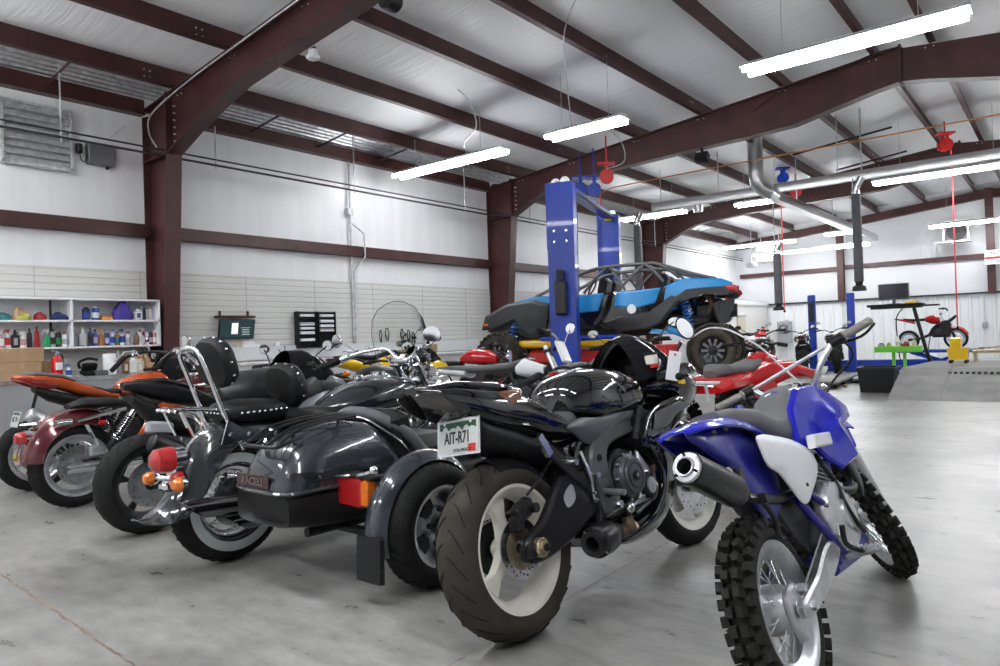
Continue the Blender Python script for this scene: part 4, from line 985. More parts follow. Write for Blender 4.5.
    b.bar((-.135, 0, 1.0), (-.19, 0, 1.05), .014, 8); b.obj('sissy_bar', 'chrome', r)
    b = B()
    for y in (-.09, -.03, .03, .09): b.tube(cat([(-.02, y, .76), (-.14, y, .775), (-.28, y, .785), (-.31, y, .775)], 4), .007, 8)
    b.bar((-.30, -.10, .78), (-.30, .10, .78), .008, 8); b.bar((-.1, -.10, .772), (-.1, .10, .772), .008, 8); b.bar((-.28, -.09, .78), (-.22, -.09, .65), .007, 8); b.bar((-.28, .09, .78), (-.22, .09, .65), .007, 8)
    for y in (-.09, .09): b.bar((-.2, y, .775), (-.16, y, .68), .007, 8)
    b.obj('luggage_rack', 'chrome', r)
    # tank with chrome console
    b = B(); b.body([(.56, .69, .05, .03, .03, 2.2), (.62, .70, .11, .06, .05, 2.3), (.74, .72, .165, .095, .08, 2.4), (.90, .745, .19, .11, .10, 2.4), (1.06, .76, .185, .105, .11, 2.4), (1.20, .765, .145, .085, .10, 2.3), (1.29, .765, .08, .05, .06, 2.2), (1.32, .765, .03, .02, .02, 2.)], 36)
    t = b.obj('fuel_tank', 'charcoal_paint', r)
    b = B(); b.body([(.66, .765, .02, .02, .01), (.74, .80, .045, .025, .02), (.92, .845, .06, .028, .02), (1.06, .855, .065, .032, .02), (1.18, .83, .04, .025, .02), (1.24, .81, .02, .01, .01)], 18); b.cyl((1.02, 0, .885), .045, .02, 'Z', 28, 0, .004); b.cyl((1.02, 0, .896), .036, .004, 'Z', 28, 1); b.cyl((.86, .0, .872), .03, .018, 'Z', 20, 0, .004)
    b.obj('tank_console', ['chrome', 'ink'], t)
    b = B()
    for s in (-1, 1): b.panel([(1.02, .80), (1.12, .81), (1.16, .775), (1.1, .75), (1.03, .765)], s*.172, s*.006, .003, yf=lambda a, c: -s*.12*max(0, a-1.05)/.12)
    b.obj('tank_badge', 'chrome', t)
    # bars, risers, mirrors, windshield
    H = [(.99, -.43, .965), (1.08, -.30, 1.02), (1.22, -.16, 1.03), (1.24, -.06, .97), (1.24, .06, .97), (1.22, .16, 1.03), (1.08, .30, 1.0), (.92, .43, .925)]
    b = B(); b.tube(cat(H, 6), .0125, 10); hb = b.obj('handlebar', 'chrome', r)
    for i, j in ((0, 1), (-1, -2)):
        p, q = V(H[i]), V(H[j]); d = (q-p).normalized(); s = -1 if i == 0 else 1
        g = B(); g.tube([p-d*.006, p, p+d*.12, p+d*.125], [.012, .02, .02, .014], 14); g.obj('grip', 'rubber', hb)
        g = B(); g.bar(p+d*.135, p+d*.175, .024, 12); g.box(tuple(p+d*.155+V((.02, 0, .03))), (.05, .06, .04), bev=.01); g.tube(cat([p+d*.16+V((.04, 0, 0)), p+d*.08+V((.07, 0, -.005)), p+V((.06, 0, -.01))], 5), .007, 7); g.obj('lever', 'chrome', hb)
    for s, hx, hz in ((-1, 1.10, 1.115), (1, 1.02, 1.09)): mirror(hb, (1.10, s*.31, 1.02), (hx, s*.40, hz), (.062, .045), (-1, .25*-s*-1, .0), 'chrome')
    b = B(); b.cyl((1.30, 0, .93), .038, .09, 'X', 20, 0, .008); b.cyl((1.25, 0, .935), .03, .01, 'X', 20, 1); b.box((1.22, 0, .955), (.05, .15, .03), bev=.008); b.obj('speedometer', ['chrome', 'ink'], r)
    b = B(); b.lathe([(0, -.12), (.05, -.10), (.085, -.04), (.092, .03), (.096, .035), (.096, .05), (.0, .06)], (1.42, 0, .82), 'X', 28, 0); b.obj('headlight', 'chrome', r)
    for s in (-1, 1): b = B(); b.lathe([(0, -.07), (.035, -.05), (.05, 0), (.05, .02), (0, .025)], (1.40, s*.19, .80), 'X', 20, 0); b.bar((1.38, s*.19, .8), (1.33, s*.08, .8), .01, 8); b.obj('spot_lamp', 'chrome', r)
    # windshield
    rings = []
    for z, hw, dx in ((.83, .19, .02), (.92, .235, .01), (1.02, .26, 0), (1.12, .262, -.02), (1.22, .235, -.045), (1.29, .17, -.065), (1.325, .08, -.078), (1.333, .01, -.08)):
        rings.append([(1.27+dx-.045*(u*hw/.26)**2, u*hw, z) for u in [-1+2*k/14 for k in range(15)]])
    b = B(); b.loft(rings, closed=False); b.loft([[V(p)+V((.004, 0, 0)) for p in g] for g in rings], closed=False); ws = b.obj('windshield', 'glass', r)
    edge = [g[0] for g in rings]+[g[-1] for g in rings][::-1]
    b = B(); b.tube(edge, .0022, 6); b.obj('windshield_trim', 'cabinet_dark', ws)
    for s in (-1, 1): b = B(); b.bar((1.36, s*.1, .80), (1.26, s*.19, .98), .007, 8); b.obj('windshield_bracket', 'chrome', ws)
    # engine: V twin
    b = B(); b.box((.72, 0, .36), (.52, .26, .22), bev=.05); b.cyl((.55, -.14, .38), .12, .05, bev=.02); b.cyl((.84, -.14, .36), .11, .05, bev=.02); e = b.obj('engine', 'chrome_dull', r)
    for rk, x in ((-24, .60), (26, .82)):
        b = B(); ax = V((sin(rad(rk)), 0, cos(rad(rk)))); M = TT((x, 0, .40), ax.to_track_quat('Z', 'Y').to_matrix())
        for k in range(9): b.cyl((0, 0, .04+k*.019), .085-.001*k, .008, 'Z', 20, T=M)
        b.cyl((0, 0, .12), .06, .2, 'Z', 16, T=M); b.cyl((0, 0, .225), .082, .05, 'Z', 20, m=1, bev=.015, T=M); b.obj('cylinder', ['alu_cast', 'chrome'], e)
    b = B(); b.cyl((.75, -.20, .56), .085, .06, bev=.02); b.obj('air_cleaner', 'chrome', e)
    for s in (-1, 1):
        b = B(); b.tube(cat([(1.36, 0, .86), (1.22, s*.07, .60), (1.14, s*.12, .32), (1.06, s*.13, .24), (.6, s*.13, .22), (.30, s*.12, .26), (.0, s*.12, .30)], 6), .018, 8); b.obj('frame_tube', 'charcoal_paint', r)
    for p0, p1, rr, nm in (((-.30, -.20, .335), (.62, -.19, .265), .046, 1), ((-.08, -.20, .225), (.75, -.19, .22), .038, 1)):
        p0, p1 = V(p0), V(p1); d = (p1-p0).normalized(); n = 20; rings = []
        for L_, k in ((0, 1), (.7, 1), (.9, .9), (1, .6)):
            ring = []
            for i in range(n):
                a = 2*pi*i/n; o = V((0, cos(a)*rr*k, sin(a)*rr*k)); slash = (sin(a)*-.06 if L_ == 0 else 0)
                ring.append(p0.lerp(p1, L_)+o+d*slash*1.0+(d*.0))
            rings.append(ring)
        inner = [[p-V((0, (p.y-p0.y)*.12, (p.z-p0.z)*.12)) for p in rings[0]], [p0+d*.12+V((0, cos(2*pi*i/n)*rr*.85, sin(2*pi*i/n)*rr*.85)) for i in range(n)]]
        b = B(); b.loft([inner[1], inner[0]]+rings, m=0); b.obj('exhaust_pipe', 'chrome_black', r)
    b = B(); b.tube(cat([(.62, -.19, .26), (.80, -.2, .30), (.93, -.18, .42), (.90, -.12, .55)], 6), .024, 12); b.tube(cat([(.75, -.19, .22), (.85, -.19, .24), (.70, -.17, .42), (.62, -.1, .52)], 6), .024, 12); b.obj('exhaust_header', 'chrome', r)
    for s in (-1, 1):
        b = B(); b.panel([(.12, .60), (.40, .62), (.52, .56), (.46, .44), (.22, .42), (.10, .50)], s*.13, s*.02, .008); b.obj('side_cover', 'charcoal_paint', r)
        shock(r, (.02, s*.125, .33), (.16, s*.125, .62), .024, 8)
        b = B(); b.bar((0, s*.11, RR), (.45, s*.11, .32), .022, 10); b.obj('swingarm', 'dark_metal', r)
    # -------- sidecar, fixed to the bike
    SX = .30; YW = -1.15; RS = .268
    w = wheel(r, 'sidecar_wheel', (SX, YW, RS), RS, .165, .168, 'mag', 'alu', tread='cruiser', tire_m='rubber')
    b = B(); c = (SX, YW, RS)
    for k in range(5):
        a = rad(90+72*k+8); b.cyl((SX+.075*cos(a), YW-.058, RS+.075*sin(a)), .013, .02, m=1)
    b.cyl((SX, YW-.065, RS), .038, .05, m=1, bev=.006)
    for k in range(5):
        a = rad(90+72*k+44); t_ = V((-sin(a), 0, cos(a))); u = V((cos(a), 0, sin(a))); p = V(c)+V((0, -.05, 0))
        P = [p+u*.085, p+u*.10+t_*.035, p+u*.135+t_*.045, p+u*.142, p+u*.135-t_*.045, p+u*.10-t_*.035]
        b.loft([[q+V((0, .004, 0)) for q in P], [q-V((0, .003, 0)) for q in P]], m=1)
    b.obj('hub_cap', ['alu', 'ink'], w)
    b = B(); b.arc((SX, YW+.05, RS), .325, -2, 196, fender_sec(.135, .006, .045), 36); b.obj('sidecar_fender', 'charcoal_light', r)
    b = B(); b.tube([(SX+.332*cos(rad(a)), YW-.117, RS+.332*sin(rad(a))-0) for a in range(-4, 200, 8)], .006, 8); b.obj('fender_trim', 'charcoal_paint', r) if False else None
    b = B(); b.plate([(.005, .28), (.085, .28), (.07, .095), (-.02, .10)], YW-.085, YW+.085, bev=.003); b.v = [V((SX-.325+(p.x-.03)*.3, (p.y-YW)*.85+YW+.04, p.z)) for p in b.v]; b.obj('mud_flap', 'black_plastic', r)
    b = B(); b.box((SX-.25, -.925, .435), (.06, .155, .13), m=0, bev=.012); b.box((SX-.25, -1.022, .435), (.055, .045, .115), m=1, bev=.01); b.box((SX-.215, -.955, .435), (.03, .2, .12), m=2, bev=.008); b.box((SX-.225, -.96, .50), (.09, .2, .012), m=2, bev=.004); b.obj('sidecar_tail_light', ['red_lens', 'amber_lens', 'black_plastic'], r)
    b = B(); b.tube(cat([(SX-.29, -.86, .50), (SX-.27, -1.0, .515), (SX-.25, -1.06, .535)], 5), .008, 8); b.sph((SX-.25, -1.06, .535), .02); b.obj('fender_stay', 'chrome', r)
    # tub: rear trunk with lid, cockpit opening, nose
    SH = .045
    YC = -.615
    def tub(x, z0, z1, hw, e=3.4, n=28, dz=0):
        zc = (z0+z1)/2; h = (z1-z0)/2; out = []
        for k in range(n):
            a = 2*pi*k/n; out.append((x, YC+hw*math.copysign(abs(cos(a))**(2/e), cos(a)), zc+h*math.copysign(abs(sin(a))**(2/e), sin(a))))
        return out
    b = B(); b.loft([tub(-.19, .33, .45, .18), tub(-.22, .315, .462, .225, 5), tub(-.08, .29, .465, .245, 6), tub(.6, .24, .465, .265, 6), tub(1.2, .24, .46, .26, 5), tub(1.6, .30, .45, .16, 4), tub(1.75, .36, .44, .06, 3)]); sc = b.obj('sidecar_tub', 'black_plastic', r)
    # belt line mouldings
    b = B(); P = [V((x, YC+y, .468)) for x, y in ((.6, -.265), (.2, -.258), (-.08, -.25), (-.18, -.238), (-.222, -.205), (-.236, -.12), (-.238, 0), (-.236, .12), (-.222, .205), (-.18, .238), (0, .25), (.6, .265))]
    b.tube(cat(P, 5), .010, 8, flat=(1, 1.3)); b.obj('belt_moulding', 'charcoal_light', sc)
    # trunk body above the belt: vertical band then domed lid
    def lid(z, x0, hw, x1, e=4., n=40, bulge=0):
        xc = (x0+x1)/2; hx = (x1-x0)/2; out = []
        for k in range(n):
            a = 2*pi*k/n; out.append((xc+hx*math.copysign(abs(cos(a))**(2/e), cos(a)), YC+hw*math.copysign(abs(sin(a))**(2/e), sin(a)), z(xc+hx*math.copysign(abs(cos(a))**(2/e), cos(a))) if callable(z) else z))
        return out
    b = B(); b.loft([lid(.465, -.23, .245, .52, 5), lid(.50, -.225, .242, .50, 5), lid(.535, -.21, .235, .48, 5), lid(.55, -.205, .23, .47, 5)]); tr = b.obj('sidecar_trunk', 'charcoal_paint', sc)
    zl = lambda h: (lambda x: .55+h*(1-.32*max(0, (.12-x)/.37)**1.3-.75*max(0, (x-.25)/.25)**1.6))
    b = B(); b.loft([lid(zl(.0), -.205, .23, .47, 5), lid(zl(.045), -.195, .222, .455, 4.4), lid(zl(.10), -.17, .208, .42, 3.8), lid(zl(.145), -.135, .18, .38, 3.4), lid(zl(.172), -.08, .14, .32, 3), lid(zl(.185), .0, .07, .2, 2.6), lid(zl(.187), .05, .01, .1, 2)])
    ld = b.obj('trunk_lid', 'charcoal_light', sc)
    b = B(); b.tube(cat([(.28, YC+.10, .745), (.29, YC-.08, .735), (.33, YC-.16, .69), (.40, YC-.22, .62), (.45, YC-.245, .555)], 7), .006, 8); b.obj('lid_trim', 'chrome_dull', sc)
    b = B(); b.tube(cat([(.32, YC+.22, .60), (.31, YC+.18, .70), (.315, YC+.10, .755), (.33, YC-.06, .755), (.38, YC-.17, .71), (.46, YC-.235, .64), (.53, YC-.26, .55), (.60, YC-.265, .49)], 7), [.02]+[.028]*60, 12); b.obj('cockpit_coaming', 'vinyl_grey', sc)
    b = B(); b.box((.62, YC, .50), (.4, .5, .24), bev=.06); b.box((.45, YC, .62), (.12, .46, .3), R=Ry(-12), bev=.04); b.obj('sidecar_seat', 'leather', sc)
    b = B(); b.loft([tub(.9, .44, .60, .29, 3), tub(1.05, .43, .70, .285, 2.6), tub(1.3, .42, .66, .24, 2.4), tub(1.6, .41, .52, .14, 2.2), tub(1.75, .41, .45, .05, 2)]); b.obj('sidecar_nose', 'charcoal_paint', sc)
    # brand panel on the trunk's back
    b = B(); b.box((-.228, YC+.06, .506), (.008, .28, .056), m=0, bev=.002); M = MX.Identity(4); 
    M = MX(((0, 0, -1, -.234), (-1, 0, 0, YC+.06), (0, 1, 0, .505), (0, 0, 0, 1))); b.text('RACELI', .048, M, 1, sx=1.2); b.obj('trunk_emblem', ['emblem_red', 'emblem_text'], tr)
    # luggage rack on the lid
    b = B(); zz = .735
    zr = lambda x: zl(.20)(x)
    for y in (-.13, -.05, .05, .13): b.tube(cat([(-.22, YC+y, .665), (-.10, YC+y, zr(-.10)+.012), (.05, YC+y, zr(.05)+.01), (.20, YC+y, zr(.2)+.01)], 4), .007, 8)
    b.tube(cat([(.20, YC-.14, zr(.2)+.005), (.22, YC, zr(.2)+.012), (.20, YC+.14, zr(.2)+.005)], 4), .008, 8); b.tube(cat([(-.10, YC-.15, .70), (-.19, YC-.15, .675), (-.225, YC-.13, .665), (-.235, YC, .665), (-.225, YC+.13, .665), (-.19, YC+.15, .675), (-.1, YC+.15, .70)], 4), .009, 8)
    for y in (-.11, .11):
        for x in (-.12, .12): b.bar((x, YC+y, zr(x)+.01), (x, YC+y, zr(x)-.04), .008, 6)
    b.obj('luggage_rack', 'black_satin', sc)
    b = B(); b.bar((.1, -.1, .25), (.1, -1.06, .25), .022, 10); b.bar((.9, -.1, .25), (.9, -.8, .25), .022, 10); b.bar((.9, -.78, .25), (-.1, -.78, .27), .022, 10); b.bar((.75, -.12, .55), (.75, -.40, .32), .018, 10); b.bar((SX, -.8, .26), (SX, YW+.02, .265), .02, 10); b.obj('sidecar_frame', 'dark_metal', sc)
    sc.location = (0, -.12, .012); sc.scale = (1, .86, .955)
    return r
mat('chrome_black', (.32, .32, .33), .08, 1.); mat('emblem_text', (.16, .12, .12), .4); mat('emblem_red', (.04, .008, .01), .25, coat=.6)
cruiser()
# ================================================================ the other motorcycles
def bike(name, loc, yaw, lean, label, WB=1.36, RR=.29, RF=.285, wr=.16, wf=.11, rim='dark_metal', wheel_kind='cast', rake=25, steer=0,
         tail=None, tail_m='black_gloss', seat=None, seat_m='leather', tank=None, tank_m='black_gloss', bars=None, fork_top=.86,
         fairing=None, fairing_m='black_gloss', screen=None, engine_m='dark_metal', pipe=None, detail=True, fender_m='black_gloss', headlight=True, mirrors=True, far=False, sc=1., nsp=5, screen_m='smoke_glass', z=0., fork_m='dark_metal', tl=True, bar_m='black_satin', tread='sport'):
    r = empty(name, (loc[0], loc[1], z), yaw, lean, sc, label, 'motorcycle')
    seg = dict(spoke_kw=dict(wid=.035, th=.03))
    wheel(r, 'rear_wheel', (0, 0, RR), RR, wr, RR*.70, wheel_kind, rim, nsp=nsp, discs=0 if far else 1, tread=None if far else tread, **seg)
    T = steer_T(WB, RF, rake, steer)
    wheel(r, 'front_wheel', (WB, 0, RF), RF, wf, RF*.73, wheel_kind, rim, T, nsp=nsp, discs=0 if far else 2, tread=None if far else tread, **seg)
    fork(r, WB, RF, rake, fork_top, 0, .09, .02, .026, T, (fork_m, 'dark_metal'))
    b = B(T); b.arc((WB, 0, RF), RF+.03, 20, 160, fender_sec(wf+.03, .004, .05), 14); b.obj('front_fender', fender_m, r)
    b = B()
    for s in (-1, 1): b.tube(cat([(0, s*.10, RR), (.25, s*.10, RR+.03), (.46, s*.06, .36)], 4), .024, 8, flat=(1.3, .8))
    b.box((.47, 0, .36), (.06, .2, .08), bev=.01); b.obj('swingarm', 'dark_metal', r)
    b = B(); b.tube(cat([(1.02, 0, .80), (.85, .14, .66), (.60, .15, .56), (.48, .12, .38)], 5), .026, 8, flat=(1.3, .7)); b.tube(cat([(1.02, 0, .80), (.85, -.14, .66), (.60, -.15, .56), (.48, -.12, .38)], 5), .026, 8, flat=(1.3, .7)); b.bar((.48, -.12, .38), (.48, .12, .38), .02); b.obj('frame', 'dark_metal', r)
    b = B(); b.box((.70, 0, .42), (.40, .28, .26), bev=.04); b.box((.80, 0, .58), (.2, .3, .18), R=Ry(25), bev=.02); b.cyl((.66, -.15, .42), .09, .05, bev=.012); b.cyl((.66, .15, .42), .09, .05, bev=.012)
    for k in range(6): b.box((.82, 0, .50+.025*k), (.22, .32, .006), R=Ry(25))
    b.obj('engine', engine_m, r)
    if tank: b = B(); b.body(tank, 30); t = b.obj('fuel_tank', tank_m, r); b = B(); mx = max(tank, key=lambda q: q[1]+q[3]); b.cyl((mx[0]+.06, 0, mx[1]+mx[3]-.002), .035, .012, 'Z', 18, 0, .003); b.obj('fuel_cap', 'chrome_dull', t)
    if seat: b = B(); b.body(seat, 22); b.obj('seat', seat_m, r)
    if tail:
        b = B(); b.body(tail, 26); t = b.obj('tail_fairing', tail_m, r)
        if tl: b = B(); x, zc, hw, hu, hd = tail[0][:5]; b.body([(x-.012, zc, hw*.7, hu*.6, hd*.6), (x+.03, zc, hw*1.1, hu*1.1, hd*1.15)], 16); b.obj('tail_light', 'red_lens', t)
    if pipe:
        b = B(); b.tube(cat([(.98, -.05, .5), (.95, -.08, .30), (.75, -.1, .24), (.45, -.13, .26), pipe[1]], 5), .022, 10); ex = b.obj('exhaust', 'chrome_dull', r)
        b = B(); p0, p1 = V(pipe[0]), V(pipe[1]); d = p1-p0; b.tube([p0+d*k for k in (0, .03, .12, .8, .93, 1)], [.03, .045, .052, .052, .04, .025], 16, flat=(1.2, .9)); b.obj('muffler', pipe[2], ex)
    if fairing:
        for s in (-1, 1):
            for pts, y, bu, mm in fairing:
                b = B(); b.panel(pts, s*y, s*bu, .005, yf=lambda a, c: -s*.10*max(0, a-1.1)/.3); b.obj('side_fairing', mm, r)
    if screen:
        rings = []
        for x, z_, hw, hh in screen: rings.append([(x-.05*cos(a)**2, hw*cos(a), z_-.09+(hh+.09)*sin(a)**.8) for a in [pi*k/14 for k in range(15)]])
        b = B(); b.loft(rings, closed=False); b.loft([[V(p)+V((.004, 0, -.005)) for p in g] for g in rings], closed=False); b.obj('windscreen', screen_m, r)
        b = B(); b.body([(1.12, .80, .15, .06, .08), (1.25, .80, .19, .07, .12), (1.38, .76, .16, .07, .12), (1.48, .72, .07, .04, .06)], 22); b.obj('upper_fairing', fairing_m, r)
    elif headlight:
        b = B(T); b.lathe([(0, -.07), (.05, -.06), (.085, -.01), (.09, .03), (0, .045)], (1.17, 0, .83), 'X', 22, 0); b.lathe([(0, .047), (.08, .033)], (1.17, 0, .83), 'X', 22, 1); b.obj('headlight', ['chrome', 'clear_lens'], r)
        b = B(T); b.cyl((1.10, 0, .96), .04, .05, 'X', 18, 0, .008); b.cyl((1.07, 0, .962), .034, .01, 'X', 18, 1); b.obj('gauge', ['black_satin', 'ink'], r)
    if bars:
        b = B(T); x, y, z_, rise = bars; P = cat([(x-.06, -y, z_), (x, -y*.6, z_+rise*.3), (x+.06, -.10, z_-rise*.3), (x+.06, -.04, z_-rise), (x+.06, .04, z_-rise), (x+.06, .10, z_-rise*.3), (x, y*.6, z_+rise*.3), (x-.06, y, z_)], 5); b.tube(P, .011, 8); hb = b.obj('handlebar', bar_m, r)
        for s in (-1, 1):
            p = V((x-.06, s*y, z_)); d = (V((x, s*y*.6, z_+rise*.3))-p).normalized()
            g = B(T); g.tube([p-d*.01, p, p+d*.115, p+d*.12], [.012, .018, .017, .013], 12); g.obj('grip', 'rubber', hb)
            g = B(T); g.box(tuple(p+d*.145+V((.01, 0, 0))), (.05, .045, .04), bev=.01); g.tube([p+d*.14+V((.03, 0, 0)), p+d*.08+V((.06, 0, -.01)), p+V((.05, 0, -.012))], .006, 6); g.obj('lever', 'dark_metal', hb)
            if mirrors: mirror(hb, tuple(p+d*.14), (x+.04, s*(y+.02), z_+.13), (.055, .036), (-1, 0, 0), 'black_satin', T=T)
    b = B(); b.bar((.45, .10, .32), (.38, .26, .01), .011, 8); b.box((.375, .27, .008), (.05, .03, .012)); b.obj('side_stand', 'dark_metal', r)
    return r

# black sport-tourer with matte tank, second row position four from the right
b4 = bike('sport_touring_motorcycle', (-4.28, 1.93), 90, 1, 'matte black sportbike with grey side fairing, wide rear tire with a thin red rim line', WB=1.36, RR=.29, wr=.175, nsp=5,
    tail=[(-.12, .878, .03, .012, .03), (-.05, .882, .07, .018, .06), (.04, .87, .10, .025, .09), (.15, .845, .12, .025, .10), (.28, .79, .13, .02, .08), (.40, .72, .13, .02, .05)], tail_m='black_satin', tl=False,
    seat=[(-.02, .892, .06, .012, .02), (.1, .885, .10, .022, .03), (.22, .85, .10, .02, .03), (.30, .79, .13, .03, .04), (.42, .735, .14, .03, .04), (.52, .74, .09, .04, .04)],
    tank=[(.46, .76, .08, .06, .06), (.52, .77, .14, .09, .08, 2.5), (.64, .79, .175, .125, .09, 2.6), (.78, .80, .18, .13, .09, 2.6), (.92, .79, .15, .10, .07, 2.5), (1.02, .77, .09, .05, .04)], tank_m='matte_black',
    bars=(1.02, .36, .93, .03), fork_top=.84,
    fairing=[([(.85, .545), (.98, .69), (1.20, .745), (1.40, .70), (1.30, .58), (1.10, .50), (.95, .47)], .215, .02, 'silver_paint'), ([(1.0, .80), (1.12, .86), (1.33, .83), (1.42, .75), (1.2, .745), (1.05, .72)], .16, .015, 'matte_grey'), ([(.80, .42), (1.05, .50), (1.12, .40), (1.0, .24), (.8, .22), (.7, .30)], .19, .02, 'black_gloss')], fairing_m='matte_grey',
    screen=((.98, .93, .13, .11), (1.10, .93, .16, .115), (1.24, .91, .17, .08), (1.34, .86, .14, .04)), pipe=((-.05, -.17, .55), (.30, -.15, .36), 'black_satin'))
b = B(); b.lathe([(.205, -.062), (.209, -.064), (.213, -.062)], (0, 0, .29), 'Y', 60); b.obj('rim_stripe', 'red_paint', b4)
b = B(); b.box((.03, -.12, .615), (.15, .06, .075), R=Ry(8), bev=.015); b.obj('grab_panel', 'ink_silver', b4)
b = B(); b.body([(-.08, .80, .06, .02, .03), (.0, .74, .09, .04, .07), (.12, .66, .10, .05, .10), (.26, .60, .10, .05, .08)], 18); b.obj('undertail', 'black_plastic', b4)
plate_us(b4, TT((.02, -.03, .53), Rz(-90), Rx(82)), '5LK C42', .14, .10, sticker=True, name='license_plate')

# burgundy cruiser
def burgundy():
    r = empty('cruiser_motorcycle', (-5.45, 1.95, 0), 90, 1, 1., 'burgundy cruiser with pinstriped rear fender, chrome spring shock and spoked rear wheel', 'motorcycle')
    WB, RR, RF = 1.5, .29, .30
    wheel(r, 'rear_wheel', (.02, 0, RR), RR, .14, .205, 'wire', 'alu', tread='cruiser', discs=1)
    b = B(); b.box((.13, -.09, .38), (.10, .05, .09), bev=.015); b.obj('brake_caliper', 'alu_cast', r)
    wheel(r, 'front_wheel', (WB, 0, RF), RF, .09, .24, 'wire', 'chrome', discs=1, tread='cruiser')
    fork(r, WB, RF, 30, .90, 0, .09, .022, .028, None, ('chrome', 'alu'))
    b = B(); b.arc((WB, 0, RF), RF+.03, 20, 165, fender_sec(.13, .005, .07), 18); b.obj('front_fender', 'burgundy', r)
    b = B(); b.arc((.05, 0, RR+.03), .355, 60, 176, fender_sec(.21, .006, .10, 12), 26, Rf=lambda u: 1+.02*u); fd = b.obj('rear_fender', 'burgundy', r)
    b = B()
    for y in (-.075, -.055, .055, .075): b.tube([(.05+(.362*(1+.02*(a-60)/116))*cos(rad(a)), y, RR+.03+(.362*(1+.02*(a-60)/116))*sin(rad(a))-.004) for a in range(64, 176, 6)], .0025, 5)
    b.obj('pinstripe', 'pinstripe', fd)
    b = B(); b.lathe([(0, -.045), (.03, -.04), (.042, -.02), (.045, .02)], (-.30, -.0, .515), 'X', 22, 0); b.cyl((-.25, 0, .525), .04, .07, 'X', 20, 1); b.box((-.22, 0, .56), (.06, .05, .03), m=1); b.obj('tail_light', ['red_lens', 'chrome'], r)
    plate_us(r, TT((-.30, .10, .64), Rz(-90), Rx(75)), 'MC 714', .14, .10, sticker=False)
    b = B(); b.bar((-.29, .06, .60), (-.20, .03, .60), .008); b.obj('plate_bracket', 'chrome', r)
    for s in (-1, 1):
        shock(r, (.20, s*.13, .40), (.37, s*.13, .64), .03, 11)
        b = B(); b.bar((.0, s*.125, .605), (.32, s*.125, .66), .016, 8); b.bar((-.14, s*.14, .60), (-.04, s*.13, .605), .022, 12); b.obj('fender_strut', 'chrome', r)
        b = B(); b.box((.15, s*.145, .575), (.055, .03, .035), bev=.008, m=0); b.obj('side_reflector', 'red_lens', r)
        b = B(); b.bar((0, s*.11, RR), (.45, s*.10, .33), .02, 8); b.obj('swingarm', 'dark_metal', r)
        mirror(r, (.72, s*.33, 1.07), (.64 if s < 0 else .70, s*.40, 1.17 if s > 0 else 1.13), (.05, .036), (-1, -s*.0, 0), 'chrome')
    plate_us(r, TT((.06, -.20, .50), Ry(-24), Rz(-90), Rx(90)), 'HD 03', .06, .16, sticker=False, greentop=False)
    b = B(); b.cyl((0.02, -.10, RR), .024, .05, seg=6, m=0); b.obj('axle_nut', 'chrome', r)
    b = B(); b.body([(-.02, .70, .06, .015, .02), (.08, .715, .11, .035, .03), (.25, .71, .13, .035, .04), (.42, .67, .16, .035, .05), (.56, .68, .12, .04, .04), (.64, .71, .06, .02, .03)], 22); b.obj('seat', 'leather', r)
    b = B(); b.body([(.62, .72, .05, .03, .04), (.70, .74, .12, .07, .07), (.84, .765, .155, .09, .09), (.98, .785, .15, .09, .09), (1.10, .785, .10, .07, .07), (1.17, .78, .04, .03, .03)], 28); t = b.obj('fuel_tank', 'burgundy', r)
    b = B(); b.cyl((.92, .05, .875), .03, .02, 'Z', 18, bev=.004); b.cyl((.92, -.05, .875), .03, .02, 'Z', 18, bev=.004); b.obj('fuel_cap', 'chrome', t)
    b = B(); b.panel([(.80, .79), (.95, .81), (1.03, .79), (.95, .765), (.84, .765)], -.148, -.005, .003); b.obj('tank_badge', 'chrome', t)
    b = B(); b.box((.74, 0, .38), (.46, .24, .2), bev=.05); b.cyl((.62, -.13, .38), .10, .05, bev=.02); e = b.obj('engine', 'chrome_dull', r)
    for rk, x in ((-22, .64), (22, .80)):
        b = B(); ax = V((sin(rad(rk)), 0, cos(rad(rk)))); M = TT((x, 0, .42), ax.to_track_quat('Z', 'Y').to_matrix())
        for k in range(8): b.cyl((0, 0, .03+k*.018), .075, .007, 'Z', 18, T=M)
        b.cyl((0, 0, .18), .07, .05, 'Z', 18, m=1, bev=.012, T=M); b.obj('cylinder', ['alu_cast', 'chrome'], e)
    b = B(); b.tube(cat([(.85, -.1, .55), (.92, -.15, .40), (.80, -.17, .30), (.5, -.17, .28), (-.1, -.17, .285)], 6), [.022]*9+[.034]*60, 12); b.obj('exhaust_pipe', 'chrome', r)
    b = B(); H = [(.45, -.36, .95), (.52, -.36, 1.02), (.72, -.33, 1.07), (.92, -.12, 1.02), (.95, -.05, .93), (.95, .05, .93), (.92, .12, 1.02), (.72, .33, 1.07), (.52, .36, 1.02), (.45, .36, .95)]; b.tube(cat(H, 5), .012, 10); hb = b.obj('handlebar', 'black_satin', r)
    for s in (-1, 1):
        b = B(); p, q = V((.45, s*.36, .95)), V((.53, s*.36, 1.03)); b.tube([p-(q-p)*.3, p-(q-p)*.25, q, q+(q-p)*.05], [.012, .019, .019, .014], 12); b.obj('grip', 'rubber', hb)
        b = B(); b.box((.60, s*.35, 1.05), (.05, .06, .045), bev=.01); b.tube([(.62, s*.36, 1.08), (.55, s*.40, 1.07), (.47, s*.40, 1.0)], .007, 6); b.obj('lever', 'chrome', hb)
    b = B(); b.lathe([(0, -.09), (.05, -.07), (.08, -.01), (.085, .03), (0, .05)], (1.1, 0, .88), 'X', 24); b.obj('headlight', 'chrome', r)
    b = B(); b.cyl((.93, 0, .985), .045, .06, 'X', 22, 0, .01); b.cyl((.895, 0, .985), .038, .01, 'X', 22, 1); b.obj('speedometer', ['chrome', 'ink'], r)
